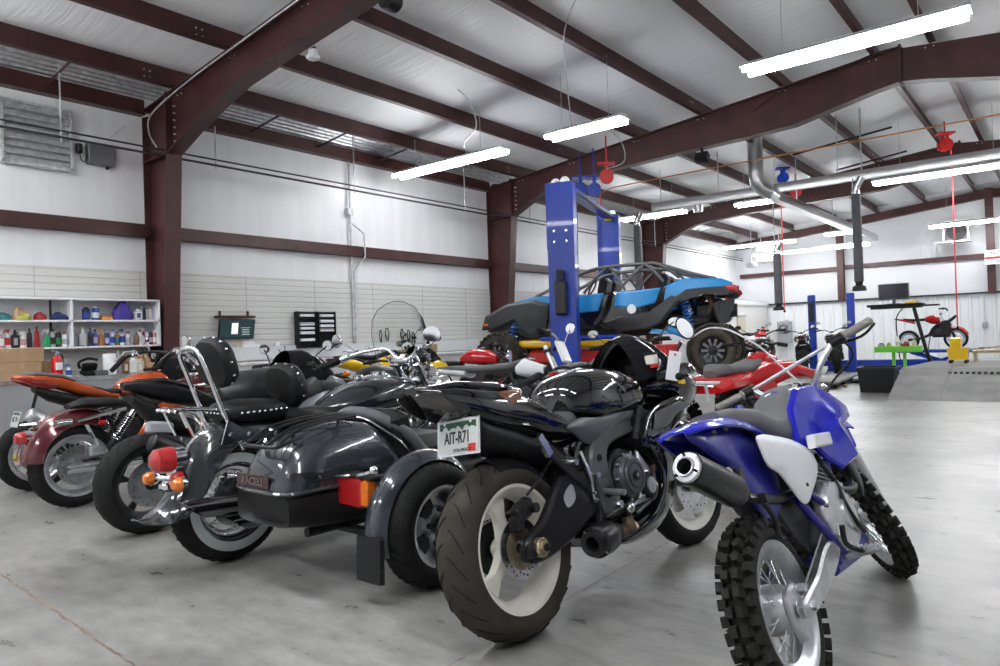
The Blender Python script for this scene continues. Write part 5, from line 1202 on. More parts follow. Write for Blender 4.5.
    b = B(); b.bar((.45, .10, .3), (.38, .26, .01), .011, 8); b.box((.375, .27, .008), (.05, .03, .012)); b.obj('side_stand', 'dark_metal', r)
    for s in (-1, 1): b = B(); b.tube(cat([(1.15, 0, .80), (1.05, s*.08, .5), (1.0, s*.12, .28), (.5, s*.12, .26), (.3, s*.12, .40), (.2, s*.11, .62)], 5), .015, 8); b.obj('frame_tube', 'black_satin', r)
    return r
burgundy()

# orange sportbike, far left
b2 = bike('sportbike', (-6.40, 2.03), 90, 1, 'orange sportbike with pointed orange tail parked in front of the workbench', WB=1.36, RR=.28, wr=.15, nsp=3, rim='alu',
    tail=[(-.14, .895, .03, .012, .02), (-.06, .90, .07, .022, .05), (.05, .885, .09, .03, .07), (.18, .855, .11, .03, .08), (.32, .80, .12, .03, .08), (.46, .745, .13, .03, .06), (.60, .70, .12, .03, .04)], tail_m='orange_paint',
    seat=[(.33, .80, .08, .02, .03), (.42, .77, .12, .025, .04), (.54, .73, .13, .025, .04), (.66, .735, .08, .03, .03)],
    tank=[(.62, .74, .07, .05, .05), (.68, .76, .13, .08, .08, 2.5), (.80, .78, .165, .10, .09, 2.6), (.95, .79, .165, .105, .09, 2.6), (1.06, .78, .12, .08, .06), (1.15, .76, .06, .04, .04)], tank_m='orange_paint',
    bars=(1.08, .33, .90, .02), fork_top=.84, fairing=[([(.80, .50), (.9, .66), (1.1, .76), (1.36, .74), (1.30, .55), (1.05, .30), (.80, .22), (.68, .30)], .20, .02, 'orange_paint')], fairing_m='orange_paint',
    screen=((1.02, .90, .12, .10), (1.14, .90, .15, .11), (1.28, .88, .15, .07), (1.40, .82, .11, .03)), pipe=((-.10, -.17, .62), (.26, -.15, .36), 'alu'))
b = B(); b.body([(-.10, .905, .05, .012, .01), (.0, .915, .08, .022, .02), (.18, .885, .10, .025, .02), (.28, .85, .08, .02, .02)], 20); b.obj('passenger_seat', 'vinyl_grey', b2)
for s in (-1, 1):
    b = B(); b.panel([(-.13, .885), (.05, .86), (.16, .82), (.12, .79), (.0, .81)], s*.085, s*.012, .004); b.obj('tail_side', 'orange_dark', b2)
b = B(); b.body([(.0, .80, .06, .02, .03), (.1, .76, .09, .03, .07), (.3, .69, .10, .04, .08), (.48, .62, .10, .05, .07)], 18); b.obj('undertail', 'black_plastic', b2)
b = B(); b.bar((.02, -.0, .76), (-.02, 0, .60), .012); b.obj('plate_bracket', 'black_plastic', b2)
plate_us(b2, TT((-.03, -.0, .55), Rz(-90), Rx(75)), '7KD 31', .15, .11, sticker=False)

# ---- second row
yb = bike('sportbike', (-6.00, 4.75), 84, 4, 'yellow and black sportbike with orange rear turn signal behind the charcoal cruiser', RR=.30, rim='dark_metal',
    tail=[(-.10, .88, .04, .02, .03), (.0, .89, .09, .03, .06), (.15, .87, .11, .04, .08), (.30, .82, .12, .04, .08), (.45, .75, .12, .03, .05)], tail_m='yellow_paint',
    seat=[(.05, .915, .06, .015, .02), (.2, .90, .09, .02, .02), (.34, .83, .12, .02, .03), (.5, .76, .12, .03, .03)],
    tank=[(.46, .78, .08, .05, .06), (.54, .80, .15, .10, .08), (.70, .82, .18, .12, .09), (.88, .82, .18, .12, .09), (1.02, .80, .12, .08, .05)], tank_m='yellow_paint',
    bars=(1.05, .34, .95, .03), fork_top=.9, screen=((1.02, .93, .13, .10), (1.14, .93, .16, .12), (1.28, .90, .16, .07), (1.38, .84, .12, .03)), fairing=[([(.80, .48), (.95, .66), (1.2, .78), (1.4, .74), (1.3, .55), (1.05, .34), (.8, .26)], .20, .02, 'yellow_paint')], fairing_m='yellow_paint', pipe=((.0, -.16, .56), (.3, -.15, .36), 'dark_metal'))
if yb:
    for s in (-1, 1): b = B(); b.bar((-.02, s*.06, .76), (-.02, s*.17, .75), .01, 8, 1); b.sph((-.03, s*.19, .75), .042, (1, .9, .7), m=0); b.obj('turn_signal', ['amber_lens', 'black_plastic'], yb)
    plate_us(yb, TT((-.10, 0, .62), Rz(-90), Rx(60)), '8PX 22', .17, .11)
    b = B(); b.box((-.03, 0, .70), (.10, .08, .12), R=Ry(25), bev=.02); b.obj('plate_bracket', 'black_plastic', yb)
bike('naked_motorcycle', (-8.02, 6.3), 62, 5, 'dark dual sport motorcycle with tall mirrors and a paper tag before the slatted wall', RR=.32, RF=.33, rim='dark_metal', wheel_kind='wire', wr=.12, wf=.09, rake=27,
    tail=[(-.15, .86, .05, .02, .02), (.1, .85, .09, .03, .04), (.35, .82, .09, .03, .04)], tail_m='black_satin', seat=[(-.05, .88, .06, .03, .03), (.2, .88, .11, .04, .04), (.5, .86, .11, .04, .04), (.6, .89, .08, .04, .04)],
    tank=[(.58, .84, .08, .07, .06), (.68, .86, .14, .10, .1), (.85, .86, .15, .10, .12), (1.0, .84, .10, .07, .08)], tank_m='black_satin', bars=(1.06, .40, 1.10, .06), fork_top=1.02, tread='cruiser')
bike('naked_motorcycle', (-6.98, 7.0), 20, 5, 'red tank motorcycle low against the slatted wall behind the white dirt bike', RR=.30, RF=.30, rim='alu', wr=.13, wf=.10,
    tail=[(-.15, .74, .05, .02, .02), (.1, .73, .10, .03, .04), (.35, .72, .10, .03, .04)], tail_m='red_paint', seat=[(-.05, .76, .07, .03, .03), (.2, .76, .12, .04, .04), (.5, .75, .11, .04, .04)],
    tank=[(.50, .80, .08, .06, .05), (.60, .82, .14, .11, .08), (.74, .83, .17, .13, .1), (.92, .82, .15, .11, .1), (1.02, .80, .08, .06, .06)], tank_m='red_paint', bars=(1.08, .36, .98, .04), fork_top=.92, mirrors=False)
bike('naked_motorcycle', (-5.3, 4.0), 96, 6, 'dark grey motorcycle between the matte sportbike and the tank of the charcoal cruiser', RR=.30, wr=.15,
    tail=[(-.15, .70, .05, .02, .02), (.1, .70, .10, .03, .04), (.35, .68, .10, .03, .04)], tail_m='black_satin', seat=[(-.05, .72, .07, .03, .03), (.2, .72, .12, .03, .04), (.5, .71, .11, .03, .04)],
    tank=[(.50, .72, .08, .05, .05), (.60, .74, .14, .09, .08), (.76, .75, .17, .11, .1), (.92, .74, .15, .09, .08)], tank_m='matte_black', bars=(1.02, .34, .90, .03), fork_top=.84, mirrors=False, pipe=None)
# white dirt bike heading right
wd_ = bike('dirt_bike', (-4.65, 5.0), 8, 7, 'white dirt bike with long grey seat and chrome handlebar seen above the sportbike tail', RR=.30, RF=.32, WB=1.3, rim='alu', wheel_kind='wire', wr=.11, wf=.09, rake=27, steer=18, fork_m='alu', bar_m='alu',
    tail=[(-.35, .78, .05, .01, .02), (-.15, .78, .10, .015, .04), (.15, .76, .10, .02, .05)], tail_m='white_plastic', tl=False, seat=[(-.20, .80, .07, .02, .03), (.0, .80, .10, .03, .04), (.35, .80, .11, .03, .05), (.62, .82, .10, .035, .05), (.74, .86, .07, .03, .04)], seat_m='seat_grey',
    tank=[(.68, .80, .06, .05, .06), (.76, .82, .10, .07, .10), (.88, .80, .12, .05, .10), (.98, .78, .08, .04, .06)], tank_m='white_plastic', bars=(1.02, .38, 1.06, .06), fork_top=.98, fender_m='white_plastic', headlight=False, mirrors=False, tread='cruiser')
b = B(TT((1.12, 0, .98), Rz(0), Ry(-25))); b.box((0, 0, -.04), (.03, .17, .22), bev=.02); b.obj('number_plate', 'white_plastic', wd_)
mirror(wd_, (1.0, .30, 1.05), (1.03, .36, 1.20), (.05, .05), (-.2, -1, 0), 'chrome')
bike('naked_motorcycle', (-2.72, 4.2), 90, 6, 'black motorcycle with grey tail trim between white dirt bike and black sportbike', RR=.31, wr=.16,
    tail=[(-.15, .82, .05, .02, .02), (.05, .83, .10, .03, .06), (.25, .80, .11, .04, .07), (.4, .76, .11, .03, .05)], tail_m='silver_paint', seat=[(-.05, .85, .07, .02, .03), (.15, .86, .11, .03, .04), (.45, .80, .12, .03, .04)],
    tank=[(.46, .80, .08, .05, .06), (.54, .82, .15, .10, .08), (.70, .84, .18, .12, .1), (.88, .83, .17, .11, .08), (1.0, .80, .1, .06, .05)], tank_m='black_gloss', bars=(1.02, .36, 1.0, .04), fork_top=.92)

# sportbike mirror with its paper tag
sb = [o for o in bpy.data.objects if o.name == 'sportbike'][0]
b = B(); b.tube(cat([(1.18, -.20, .86), (1.05, -.27, .92), (1.03, -.34, .985)], 5), .012, 8, flat=(1, .6)); mm = b.obj('mirror', 'black_satin', sb)
b = B(); M = TT((1.03, -.37, 1.04), Rz(12), Ry(-90), Rz(22))
b.loft([[(.058*s*cos(a), .036*s*sin(a), z_) for a in [2*pi*k/22 for k in range(22)]] for s, z_ in ((.5, -.02), (.9, -.014), (1, .0), (1, .004))], T=M)
b.loft([[(.050*s*cos(a), .030*s*sin(a), .0045) for a in [2*pi*k/22 for k in range(22)]] for s in (1, .01)], m=1, T=M, cap=False); b.obj('mirror_head', ['black_satin', 'chrome'], mm)
t = B(); t.box((0, 0, -.06), (.055, .002, .13)); t.cyl((0, -.0015, -.01), .005, .003, m=1); t.tube(cat([(0, 0, -.0), (.01, .01, .03), (.02, .02, .05)], 4), .0012, 5, 1)
o = t.obj('paper_tag', ['paper', 'red_matte']); o.matrix_world = TT((-1.37, 2.93, .985), Rz(38), Ry(10)); tag(o, 'white paper tag hanging by the right mirror of the black sportbike', 'tag')
# ================================================================ left wall: bench, shelves, goods
def one(b, name, mats, label, c, group=None, **k):
    return tag(b.obj(name, mats, **k), label, c, group)
# workbench
r = empty('workbench', (-9.10, 1.3, 0), label='grey workbench with a light steel edged top against the left wall', cat_='workbench')
b = B(); b.box((0, 0, .785), (.71, 6.0, .035), bev=.005); b.box((.35, 0, .78), (.012, 6.0, .05), m=1); b.obj('bench_top', ['bench_top', 'chrome_dull'], r)
b = B(); b.box((0, 0, .42), (.69, 5.96, .69)); b.box((-.03, 0, .05), (.64, 5.9, .10), m=1); b.obj('cabinet_body', ['cabinet_grey', 'shelf_white'], r)
for k in range(6):
    y = -2.5+k*1.0; b = B(); b.box((.338, y, .42), (.018, .97, .66), bev=.004); d = b.obj('cabinet_panel', 'cabinet_grey', r)
# counter continuing along the wall
r = empty('counter', (-9.16, 8.3, 0), label='low light grey counter running along the slatted wall behind the bikes', cat_='counter')
b = B(); b.box((0, 0, .84), (.57, 6.0, .035), bev=.005); b.obj('counter_top', 'shelf_white', r)
b = B(); b.box((-.02, 0, .42), (.54, 5.9, .80)); b.obj('cabinet_body', 'slat_wall', r)
b = B(); b.box((-9.46, 8.25, .98), (.03, 6.6, .20)); one(b, 'splash_board', 'wainscot', 'white splash board on the wall above the low counter', 'board')
# shelf unit
SY0, SY1 = .6, 4.36; SXf = -9.16
r = empty('wall_shelf', (0, 0, 0), label='white wall shelf unit with two boards above the workbench', cat_='shelf')
b = B(); 
b.box(((XL+SXf)/2, (SY0+SY1)/2, 1.715), (SXf-XL, SY1-SY0, .022)); b.obj('top_board', 'melamine', r)
for z, n_ in ((1.14, 'shelf_board'), (1.455, 'shelf_board')):
    b = B(); b.box(((XL+SXf)/2, (SY0+SY1)/2, z), (SXf-XL, SY1-SY0, .022)); b.obj(n_, 'melamine', r)
for y in (SY1-.011, 3.32, 2.0, SY0+.011): b = B(); b.box(((XL+SXf)/2, y, 1.43), (SXf-XL, .022, .57)); b.obj('side_panel', 'melamine', r)
b = B(); b.box((XL+.04, 3.42, 1.43), (.008, 1.85, .56)); b.obj('back_panel', 'white_plastic', r)
b = B(); b.box((SXf-.2, 3.16, 1.43), (.02, .02, .56)); b.obj('post', 'black_satin', r)
b = B(); b.plate([(SXf-.06, 1.13), (SXf-.02, 1.13), (XL+.05, .98), (XL+.03, .98)], 4.2, 4.22); b.obj('bracket', 'galv', r)

CM = dict(white=(.75, .76, .76), red=(.34, .02, .02), green=(.02, .30, .10), black=(.015, .015, .018), grey=(.35, .36, .38), purple=(.09, .05, .28), orange=(.65, .27, .06), blue=(.03, .07, .32), silver=(.45, .46, .48), amber=(.35, .13, .03), teal=(.02, .16, .17), navy=(.02, .03, .12), cream=(.62, .58, .45), yellow=(.42, .42, .06), brown=(.18, .10, .05), lavender=(.42, .40, .58), pink=(.5, .25, .3), tan=(.42, .28, .15))
for k, v in CM.items(): mat('p_'+k, v, .35, .7 if k == 'silver' else 0)
def bottle(x, y, z, h, w, kind, col, cap, lab, label, group, cat_='bottle'):
    w *= 1.14; r = empty(kind, (x, y, z), random.uniform(-20, 20), label=label, cat_=cat_, group=group)
    b = B(); R = w/2
    if kind in ('aerosol_can', 'can'):
        b.lathe([(0, 0), (R*.95, 0), (R, .004), (R, h*.8), (R*.8, h*.86), (R*.35, h*.88), (0, h*.88)], (0, 0, 0), 'Z', 18)
        b.obj('can_body', 'p_'+col, r); c = B(); c.cyl((0, 0, h*.92), R*.62, h*.13, 'Z', 14, 0, .003); c.obj('cap', 'p_'+cap, r)
    elif kind == 'spray_bottle':
        b.lathe([(0, 0), (R*.95, 0), (R, .006), (R, h*.5), (R*.7, h*.62), (R*.3, h*.70), (R*.3, h*.76), (0, h*.76)], (0, 0, 0), 'Z', 18, T=MX.Diagonal((.75, 1, 1, 1)))
        b.obj('bottle_body', 'p_'+col, r); c = B(); c.cyl((0, 0, h*.79), R*.34, h*.07, 'Z', 12); c.box((0, -R*.2, h*.9), (R*.5, R*1.5, h*.12), bev=.004); c.box((0, -R*1.1, h*.84), (R*.2, R*.3, h*.2), R=Rx(-25)); c.obj('trigger_head', 'p_'+cap, r)
    elif kind == 'jug':
        b.box((0, 0, h*.36), (w*.55, w, h*.72), bev=w*.16); b.cyl((0, 0, h*.80), R*.5, h*.2, 'Z', 12, r2=R*.3); b.tube(cat([(0, R*.3, h*.82), (0, R*.9, h*.78), (0, R*.95, h*.62)], 4), w*.07, 6); b.obj('bottle_body', 'p_'+col, r); c = B(); c.cyl((0, 0, h*.93), R*.32, h*.1, 'Z', 12); c.obj('cap', 'p_'+cap, r)
    else:
        b.lathe([(0, 0), (R*.93, 0), (R, .005), (R, h*.66), (R*.85, h*.76), (R*.36, h*.84), (R*.34, h*.9), (0, h*.9)], (0, 0, 0), 'Z', 16, T=MX.Diagonal((.7, 1, 1, 1)) if kind == 'bottle' else None)
        b.obj('bottle_body', 'p_'+col, r); c = B(); c.cyl((0, 0, h*.94), R*.42, h*.12, 'Z', 12, 0, .002); c.obj('cap', 'p_'+cap, r)
    w *= 1
    if lab:
        c = B(); c.lathe([(R*1.015, h*.16), (R*1.015, h*.54)], (0, 0, 0), 'Z', 18, 0, T=MX.Diagonal((.75, 1, 1, 1)) if kind in ('spray_bottle', 'bottle') else (MX.Diagonal((.62, 1.02, 1, 1)) if kind == 'jug' else None)); c.obj('paper_label', 'p_'+lab, r)
    return r
SHX = -9.27
LOW = [(2.63, .20, 'spray_bottle', 'pink', 'white', 'white', 'pink and white spray bottle at the picture edge of the lower shelf'),
 (2.70, .22, 'spray_bottle', 'white', 'red', 'red', 'white spray bottle with red trigger near the left end of the lower shelf'),
 (2.77, .21, 'jug', 'black', 'black', 'grey', 'small black jug between a white spray bottle and a red bottle on the lower shelf'),
 (2.84, .19, 'spray_bottle', 'white', 'white', 'pink', 'white spray bottle with pale pink label left of the black bottles'),
 (2.91, .22, 'bottle', 'black', 'black', None, 'tall plain black bottle left of the red cone bottle'),
 (2.98, .24, 'bottle', 'red', 'red', None, 'bright red tapered bottle on the lower shelf above the cardboard boxes'),
 (3.08, .21, 'spray_bottle', 'green', 'white', None, 'green spray bottle with white trigger on the lower shelf'),
 (3.145, .21, 'aerosol_can', 'grey', 'black', 'black', 'grey aerosol can with black cap right of the green bottle'),
 (3.205, .20, 'aerosol_can', 'black', 'grey', 'green', 'black aerosol can with green label beside the shelf post'),
 (3.265, .17, 'aerosol_can', 'white', 'red', 'grey', 'short white can with red cap right of the shelf post'),
 (3.37, .20, 'jug', 'grey', 'black', None, 'grey jug on the lower shelf just right of the divider'),
 (3.46, .23, 'jug', 'silver', 'grey', None, 'large silver grey jug in the middle of the lower shelf'),
 (3.55, .22, 'bottle', 'navy', 'black', 'black', 'narrow navy bottle right of the silver jug'),
 (3.61, .20, 'bottle', 'purple', 'black', 'lavender', 'purple bottle with lavender label left of the amber spray bottle'),
 (3.68, .21, 'spray_bottle', 'amber', 'orange', None, 'amber spray bottle with orange trigger on the lower shelf'),
 (3.745, .18, 'aerosol_can', 'navy', 'grey', 'lavender', 'dark blue can with pale label right of the amber spray bottle'),
 (3.80, .20, 'aerosol_can', 'lavender', 'blue', 'blue', 'lavender can with blue cap in the right half of the lower shelf'),
 (3.855, .17, 'bottle', 'amber', 'blue', 'teal', 'small amber bottle with teal label next to the lavender can'),
 (3.92, .21, 'spray_bottle', 'white', 'blue', 'blue', 'white spray bottle with blue trigger and blue label'),
 (3.985, .17, 'can', 'silver', 'black', 'grey', 'squat silver can right of the blue and white spray bottle'),
 (4.035, .16, 'can', 'grey', 'silver', 'silver', 'grey can with silver lid beside the squat silver can'),
 (4.09, .16, 'bottle', 'brown', 'brown', None, 'dark brown bottle in the right part of the lower shelf'),
 (4.135, .19, 'bottle', 'white', 'black', 'grey', 'white bottle with black cap right of the brown bottle'),
 (4.18, .22, 'spray_bottle', 'red', 'white', 'pink', 'red spray bottle with white trigger near the right end of the lower shelf'),
 (4.225, .19, 'bottle', 'white', 'purple', 'purple', 'white bottle with purple cap near the right end of the lower shelf'),
 (4.27, .17, 'aerosol_can', 'black', 'black', 'pink', 'black can with pink label second from the right end of the lower shelf'),
 (4.315, .18, 'aerosol_can', 'pink', 'white', 'white', 'pink can with white cap at the right end of the lower shelf')]
for i, (y, h, kind, c1, c2, lb, tx) in enumerate(LOW):
    w = .075 if kind == 'jug' else (.048 if kind in ('bottle', 'aerosol_can') else .056)
    bottle(SHX+random.uniform(-.01, .03), y-.0, 1.152, h, w, kind, c1, c2, lb, tx, 'cleaners on the lower shelf', 'can' if 'can' in kind else 'bottle')
def cloth(name, x, y, z, sx, sy, h, col, label, c='cloth', seedv=1):
    rnd = random.Random(seedv); b = B(); n = 16; rings = []
    ph = [rnd.uniform(0, 6) for _ in range(5)]
    for k, (s, zz) in enumerate(((.9, 0), (1, .12), (1.0, .45), (.85, .8), (.5, .97), (.1, 1))):
        rings.append([(s*sx/2*cos(a)*(1+.12*sin(3*a+ph[0])), s*sy/2*sin(a)*(1+.08*sin(4*a+ph[1])), h*zz*(1+.18*sin(2*a+ph[2])+.1*sin(5*a+ph[3]))) for a in [2*pi*i/28 for i in range(28)]])
    b.loft(rings); o = one(b, name, col, label, c, None, loc=(x, y, z)); return o
for nm, y, sy, h, col, lb in (('cloth', 2.66, .14, .07, 'p_teal', 'folded teal cloth at the left end of the upper shelf'), ('cloth', 2.82, .16, .12, 'p_tan', 'crumpled olive tan cloth on the upper shelf'), ('cloth', 2.84, .14, .06, 'p_yellow', 'yellow green cloth lying in front of the olive cloth'), ('cloth', 3.02, .12, .08, 'p_red', 'dark red cloth lying left of the shelf post'), ('cap', 3.22, .20, .08, 'p_navy', 'blue grey cap lying right of the shelf post on the upper shelf')):
    cloth(nm, SHX+(.06 if 'front' in lb else 0), y, 1.467, .16, sy, h, col, lb, nm, int(y*100))
bottle(SHX, 3.515, 1.467, .16, .08, 'can', 'navy', 'black', 'blue', 'dark navy tin standing on the upper shelf', 'tins on the upper shelf', 'tin')
bottle(SHX, 3.62, 1.467, .17, .075, 'can', 'blue', 'white', 'white', 'blue tin with white label right of the navy tin', 'tins on the upper shelf', 'tin')
b = B(); b.box((0, 0, .025), (.10, .12, .05), bev=.008); one(b, 'small_box', 'p_orange', 'small orange box on the upper shelf left of the purple bag', 'box', loc=(SHX, 3.74, 1.467))
cloth('bag', SHX+.01, 3.93, 1.467, .18, .23, .20, 'bag_violet', 'violet blue soft bag on the upper shelf with a black strap behind', 'bag', 77)
bottle(SHX+.03, 4.11, 1.467, .16, .09, 'jug', 'white', 'purple', 'purple', 'white jug with purple label right of the violet bag', 'jugs on the upper shelf')
for k, (c_, t) in enumerate((('grey', 'grey slim bottle right of the purple labelled jug'), ('black', 'black slim bottle fourth from the right end of the upper shelf'), ('silver', 'silver slim bottle third from the right end of the upper shelf'), ('cream', 'cream slim bottle second from the right end of the upper shelf'), ('lavender', 'lavender slim bottle at the right end of the upper shelf'))):
    bottle(SHX, 4.17+k*.037, 1.467, .18, .034, 'bottle', c_, 'white', None, t, 'slim bottles on the upper shelf')
# things on the workbench
def box_(x, y, z, d, label, rz=0, m='cardboard', tape=True):
    r = empty('cardboard_box', (x, y, z), rz, label=label, cat_='box'); b = B(); b.box((0, 0, d[2]/2), d, bev=.004); b.obj('carton', m, r)
    if tape: b = B(); b.box((0, 0, d[2]+.0005), (d[0]*1.002, .05, .002)); b.box((d[0]/2+.0008, 0, d[2]*.82), (.001, .05, d[2]*.35)); b.obj('tape', 'p_tan', r)
    return r
box_(-9.02, 2.70, .803, (.34, .38, .19), 'open looking cardboard box lowest in the stack at the picture edge')
box_(-9.02, 2.90, .993, (.30, .26, .14), 'cardboard box on top of the lower right carton of the stack') if False else None
box_(-9.05, 2.955, .803, (.22, .12, .19), 'narrow cardboard box standing right of the bottom box on the bench')
box_(-9.02, 2.70, .994, (.34, .42, .15), 'wide cardboard box in the upper layer of the bench stack', 2)
box_(-9.08, 2.74, 1.145, (.16, .24, .0), 'x') if False else None
def extinguisher():
    r = empty('fire_extinguisher', (-8.88, 3.05, .803), 20, label='red fire extinguisher standing on the workbench', cat_='fire extinguisher')
    b = B(); b.lathe([(0, 0), (.05, 0), (.055, .01), (.055, .20), (.045, .235), (.02, .25), (0, .25)], (0, 0, 0), 'Z', 22); b.obj('cylinder', 'red_paint', r)
    b = B(); b.cyl((0, 0, .265), .018, .03, 'Z', 14); b.box((0, -.02, .285), (.02, .07, .012)); b.box((0, -.03, .305), (.02, .08, .01), R=Rx(-12)); b.cyl((.02, 0, .27), .012, .02, 'X', 12); b.obj('valve', 'chrome_dull', r)
    b = B(); b.tube(cat([(0, .02, .27), (0, .07, .24), (.0, .07, .15), (.0, .062, .08)], 5), .008, 8); b.obj('hose', 'black_plastic', r)
    b = B(); b.lathe([(.0558, .09), (.0558, .17)], (0, 0, 0), 'Z', 22, a0=-.9, a1=.9); b.obj('instruction_label', 'paper', r)
extinguisher()
bottle(-8.86, 3.16, .803, .15, .055, 'spray_bottle', 'white', 'blue', 'blue', 'white bottle with blue label right of the fire extinguisher on the bench', 'bench bottles')
b = B(); b.box((0, 0, .03), (.16, .18, .05), R=Ry(12), bev=.012); b.box((-.02, .0, .1), (.05, .16, .10), R=Ry(30), bev=.012); b.tube(cat([(.0, -.11, .09), (.01, -.12, .16), (.01, -.02, .2), (.01, .08, .18)], 5), .016, 10); one(b, 'desk_phone', 'black_plastic', 'black desk phone with raised handset on the workbench', 'phone', loc=(-8.95, 3.42, .803))
b = B(); b.box((0, 0, .03), (.14, .12, .06), bev=.01); one(b, 'card_reader', 'skin_box', 'low black device left of the paper towel roll', 'device', loc=(-8.86, 3.50, .803)) 
r = empty('paper_towel_roll', (-8.93, 3.63, .803), label='white paper towel roll standing upright on the workbench', cat_='paper roll'); b = B(); b.lathe([(.02, 0), (.07, 0), (.072, .005), (.072, .245), (.07, .25), (.02, .25)], (0, 0, 0), 'Z', 26, closed=True); b.obj('paper', 'paper', r); b = B(); b.cyl((0, 0, .13), .019, .26, 'Z', 14); b.obj('core', 'cardboard', r)
for y, h, w, k, c1, c2, lb, t in ((3.74, .28, .05, 'aerosol_can', 'grey', 'silver', None, 'tall grey can right of the paper towel roll'), (3.82, .22, .07, 'jug', 'brown', 'black', 'cream', 'brown jug with cream label on the bench'), (3.91, .24, .09, 'jug', 'white', 'white', None, 'large white jug in the middle of the bench bottles'), (3.985, .20, .085, 'jug', 'cream', 'red', 'white', 'cream jug with red cap left of the brown paper bag')):
    bottle(-8.95, y, .803, h, w, k, c1, c2, lb, t, 'bench bottles')
cloth('paper_bag', -9.18, 4.14, .803, .2, .18, .19, 'cardboard', 'crumpled brown paper bag on the bench near the column', 'bag', 5)
box_(-8.88, 4.17, .803, (.2, .2, .12), 'small cardboard box at the right end of the workbench', 4)
# floor leftovers
b = B(); b.box((0, 0, .006), (.5, .55, .01)); one(b, 'cardboard_sheet', 'cardboard', 'flat cardboard sheet on the floor in front of the workbench', 'cardboard', loc=(-8.45, 2.35, 0))
b = B(); b.tube(cat([(0, 0, .02), (.05, .05, .03), (0, .11, .02), (-.04, .05, .03), (.03, .0, .02)], 5), .014, 8); one(b, 'work_glove', 'p_yellow', 'yellow scrap on the flat cardboard sheet', 'glove', loc=(-8.35, 2.42, .011))
# wall items
r = empty('wall_monitor', (-9.38, 5.56, 1.33), 0, label='dark wall monitor tilted down on a hooked rail', cat_='monitor')
b = B(); b.box((0, 0, .01), (.035, .56, .29), R=Ry(12), bev=.008); b.obj('housing', 'black_satin', r)
b = B(); b.box((.019, 0, .014), (.002, .53, .26), R=Ry(12)); b.box((.022, -.04, .02), (.002, .10, .16), R=Ry(12), m=1); b.box((.024, .13, .03), (.002, .15, .003), R=Ry(12), m=1)
for k in range(5): b.box((.0215-.0, .13, -.07+k*.025), (.002, .13-.02*(k % 2), .004), R=Ry(12), m=1)
b.obj('screen', ['screen', 'screen_light'], r)
b = B(); b.box((-.03, 0, .19), (.10, .60, .035), bev=.004); b.box((-.06, -.22, .23), (.03, .02, .09)); b.box((-.06, .22, .23), (.03, .02, .09)); b.obj('rail', 'steel_paint', r)
for y, z, w_, h_, rx, c_, t in ((5.64, 1.08, .10, .16, 4, 'p_cream', 'small cream note hanging below the monitor'), (5.80, 1.05, .20, .24, -4, 'paper', 'large white sheet taped below the right side of the monitor'), (5.93, 1.02, .10, .20, 3, 'paper', 'narrow white sheet overlapping the large sheet below the monitor')):
    b = B(); b.box((0, 0, 0), (.003, w_, h_), R=Rx(rx)); one(b, 'paper_sheet', c_, t, 'paper', loc=(XL+.04+(.006 if 'narrow' in t else 0), y, z))
for k, y in enumerate((6.78, 7.16)):
    r = empty('bin_rack', (XL+.05, y, 1.32), label=('left' if k == 0 else 'right')+' one of two black wall racks holding white labelled trays', cat_='rack')
    b = B(); b.box((0, 0, 0), (.05, .35, .58), bev=.006); b.box((.05, -.165, 0), (.08, .015, .58)); b.box((.05, .165, 0), (.08, .015, .58)); b.obj('frame', 'black_satin', r)
    for i, z in enumerate((.225, .09, .02, -.05, -.16) if k == 0 else (.225, .135, .06, -.01)): b = B(); b.box((.06, 0, z), (.06, .27, .045), bev=.006); b.obj('tray', 'white_plastic', r)
    b = B()
    for z in (.28, .18, .1, .0, -.1, -.2, -.28): b.box((.05, 0, z), (.09, .33, .008))
    b.obj('shelf_strip', 'black_satin', r)
# hanging cable bundles on hooks
for i, (y, z, n_) in enumerate(((8.35, 1.22, 5), (8.50, 1.26, 4), (8.86, 1.24, 6), (9.02, 1.22, 6), (9.14, 1.18, 4))):
    b = B(); b.bar((0, 0, .06), (.08, 0, .07), .006, 6)
    for k in range(n_):
        w_ = random.uniform(.02, .05); b.tube(cat([(.05, 0, .065), (.05, w_, .0), (.05, w_*.6, -random.uniform(.06, .16)), (.05, -w_*.6, -random.uniform(.05, .14)), (.05, -w_, 0)], 5, True), .0045, 5, closed=True)
    one(b, 'cable_bundle', 'black_plastic', ('black cable bundle leftmost on the slatted wall hooks', 'black cable bundle second from the left on the wall hooks', 'black cable bundle in the middle of the wall hooks', 'fullest black cable bundle on the wall hooks', 'short black cable bundle rightmost on the wall hooks')[i], 'cable', 'cable bundles on the slatted wall', loc=(XL+.02, y, z))
box_(-9.0, 8.22, .858, (.2, .34, .09), 'flat cardboard box on the low counter behind the windshield')
box_(-9.05, 9.15, .858, (.2, .22, .16), 'upright cardboard box on the low counter left of the red tank')
cloth('strap_pile', -9.0, 6.3, .858, .3, .5, .07, 'p_black', 'dark heap of straps on the low counter below the papers', 'straps', 9)
cloth('rag', -9.0, 7.45, .858, .2, .2, .09, 'p_navy', 'blue rag on the low counter below the bin racks', 'cloth', 19)
b = B(); b.box((0, 0, .08), (.1, .18, .15), R=Rx(0), bev=.01); b.box((0.02, .0, .165), (.12, .22, .02)); one(b, 'parts_box', 'paper', 'white open parts box on the low counter behind the yellow sportbike', 'box', loc=(-8.98, 7.72, .858))
b = B(); b.box((0, 0, .1), (.03, .09, .12), bev=.004); b.tube(cat([(.02, 0, .05), (.05, .03, .0), (.05, .10, -.02), (.05, .1, .1)], 4), .006, 6, 1); one(b, 'wall_outlet', ['white_plastic', 'black_plastic'], 'white wall outlet with a black charger cord right of the papers', 'outlet', loc=(XL+.04, 6.28, .98))
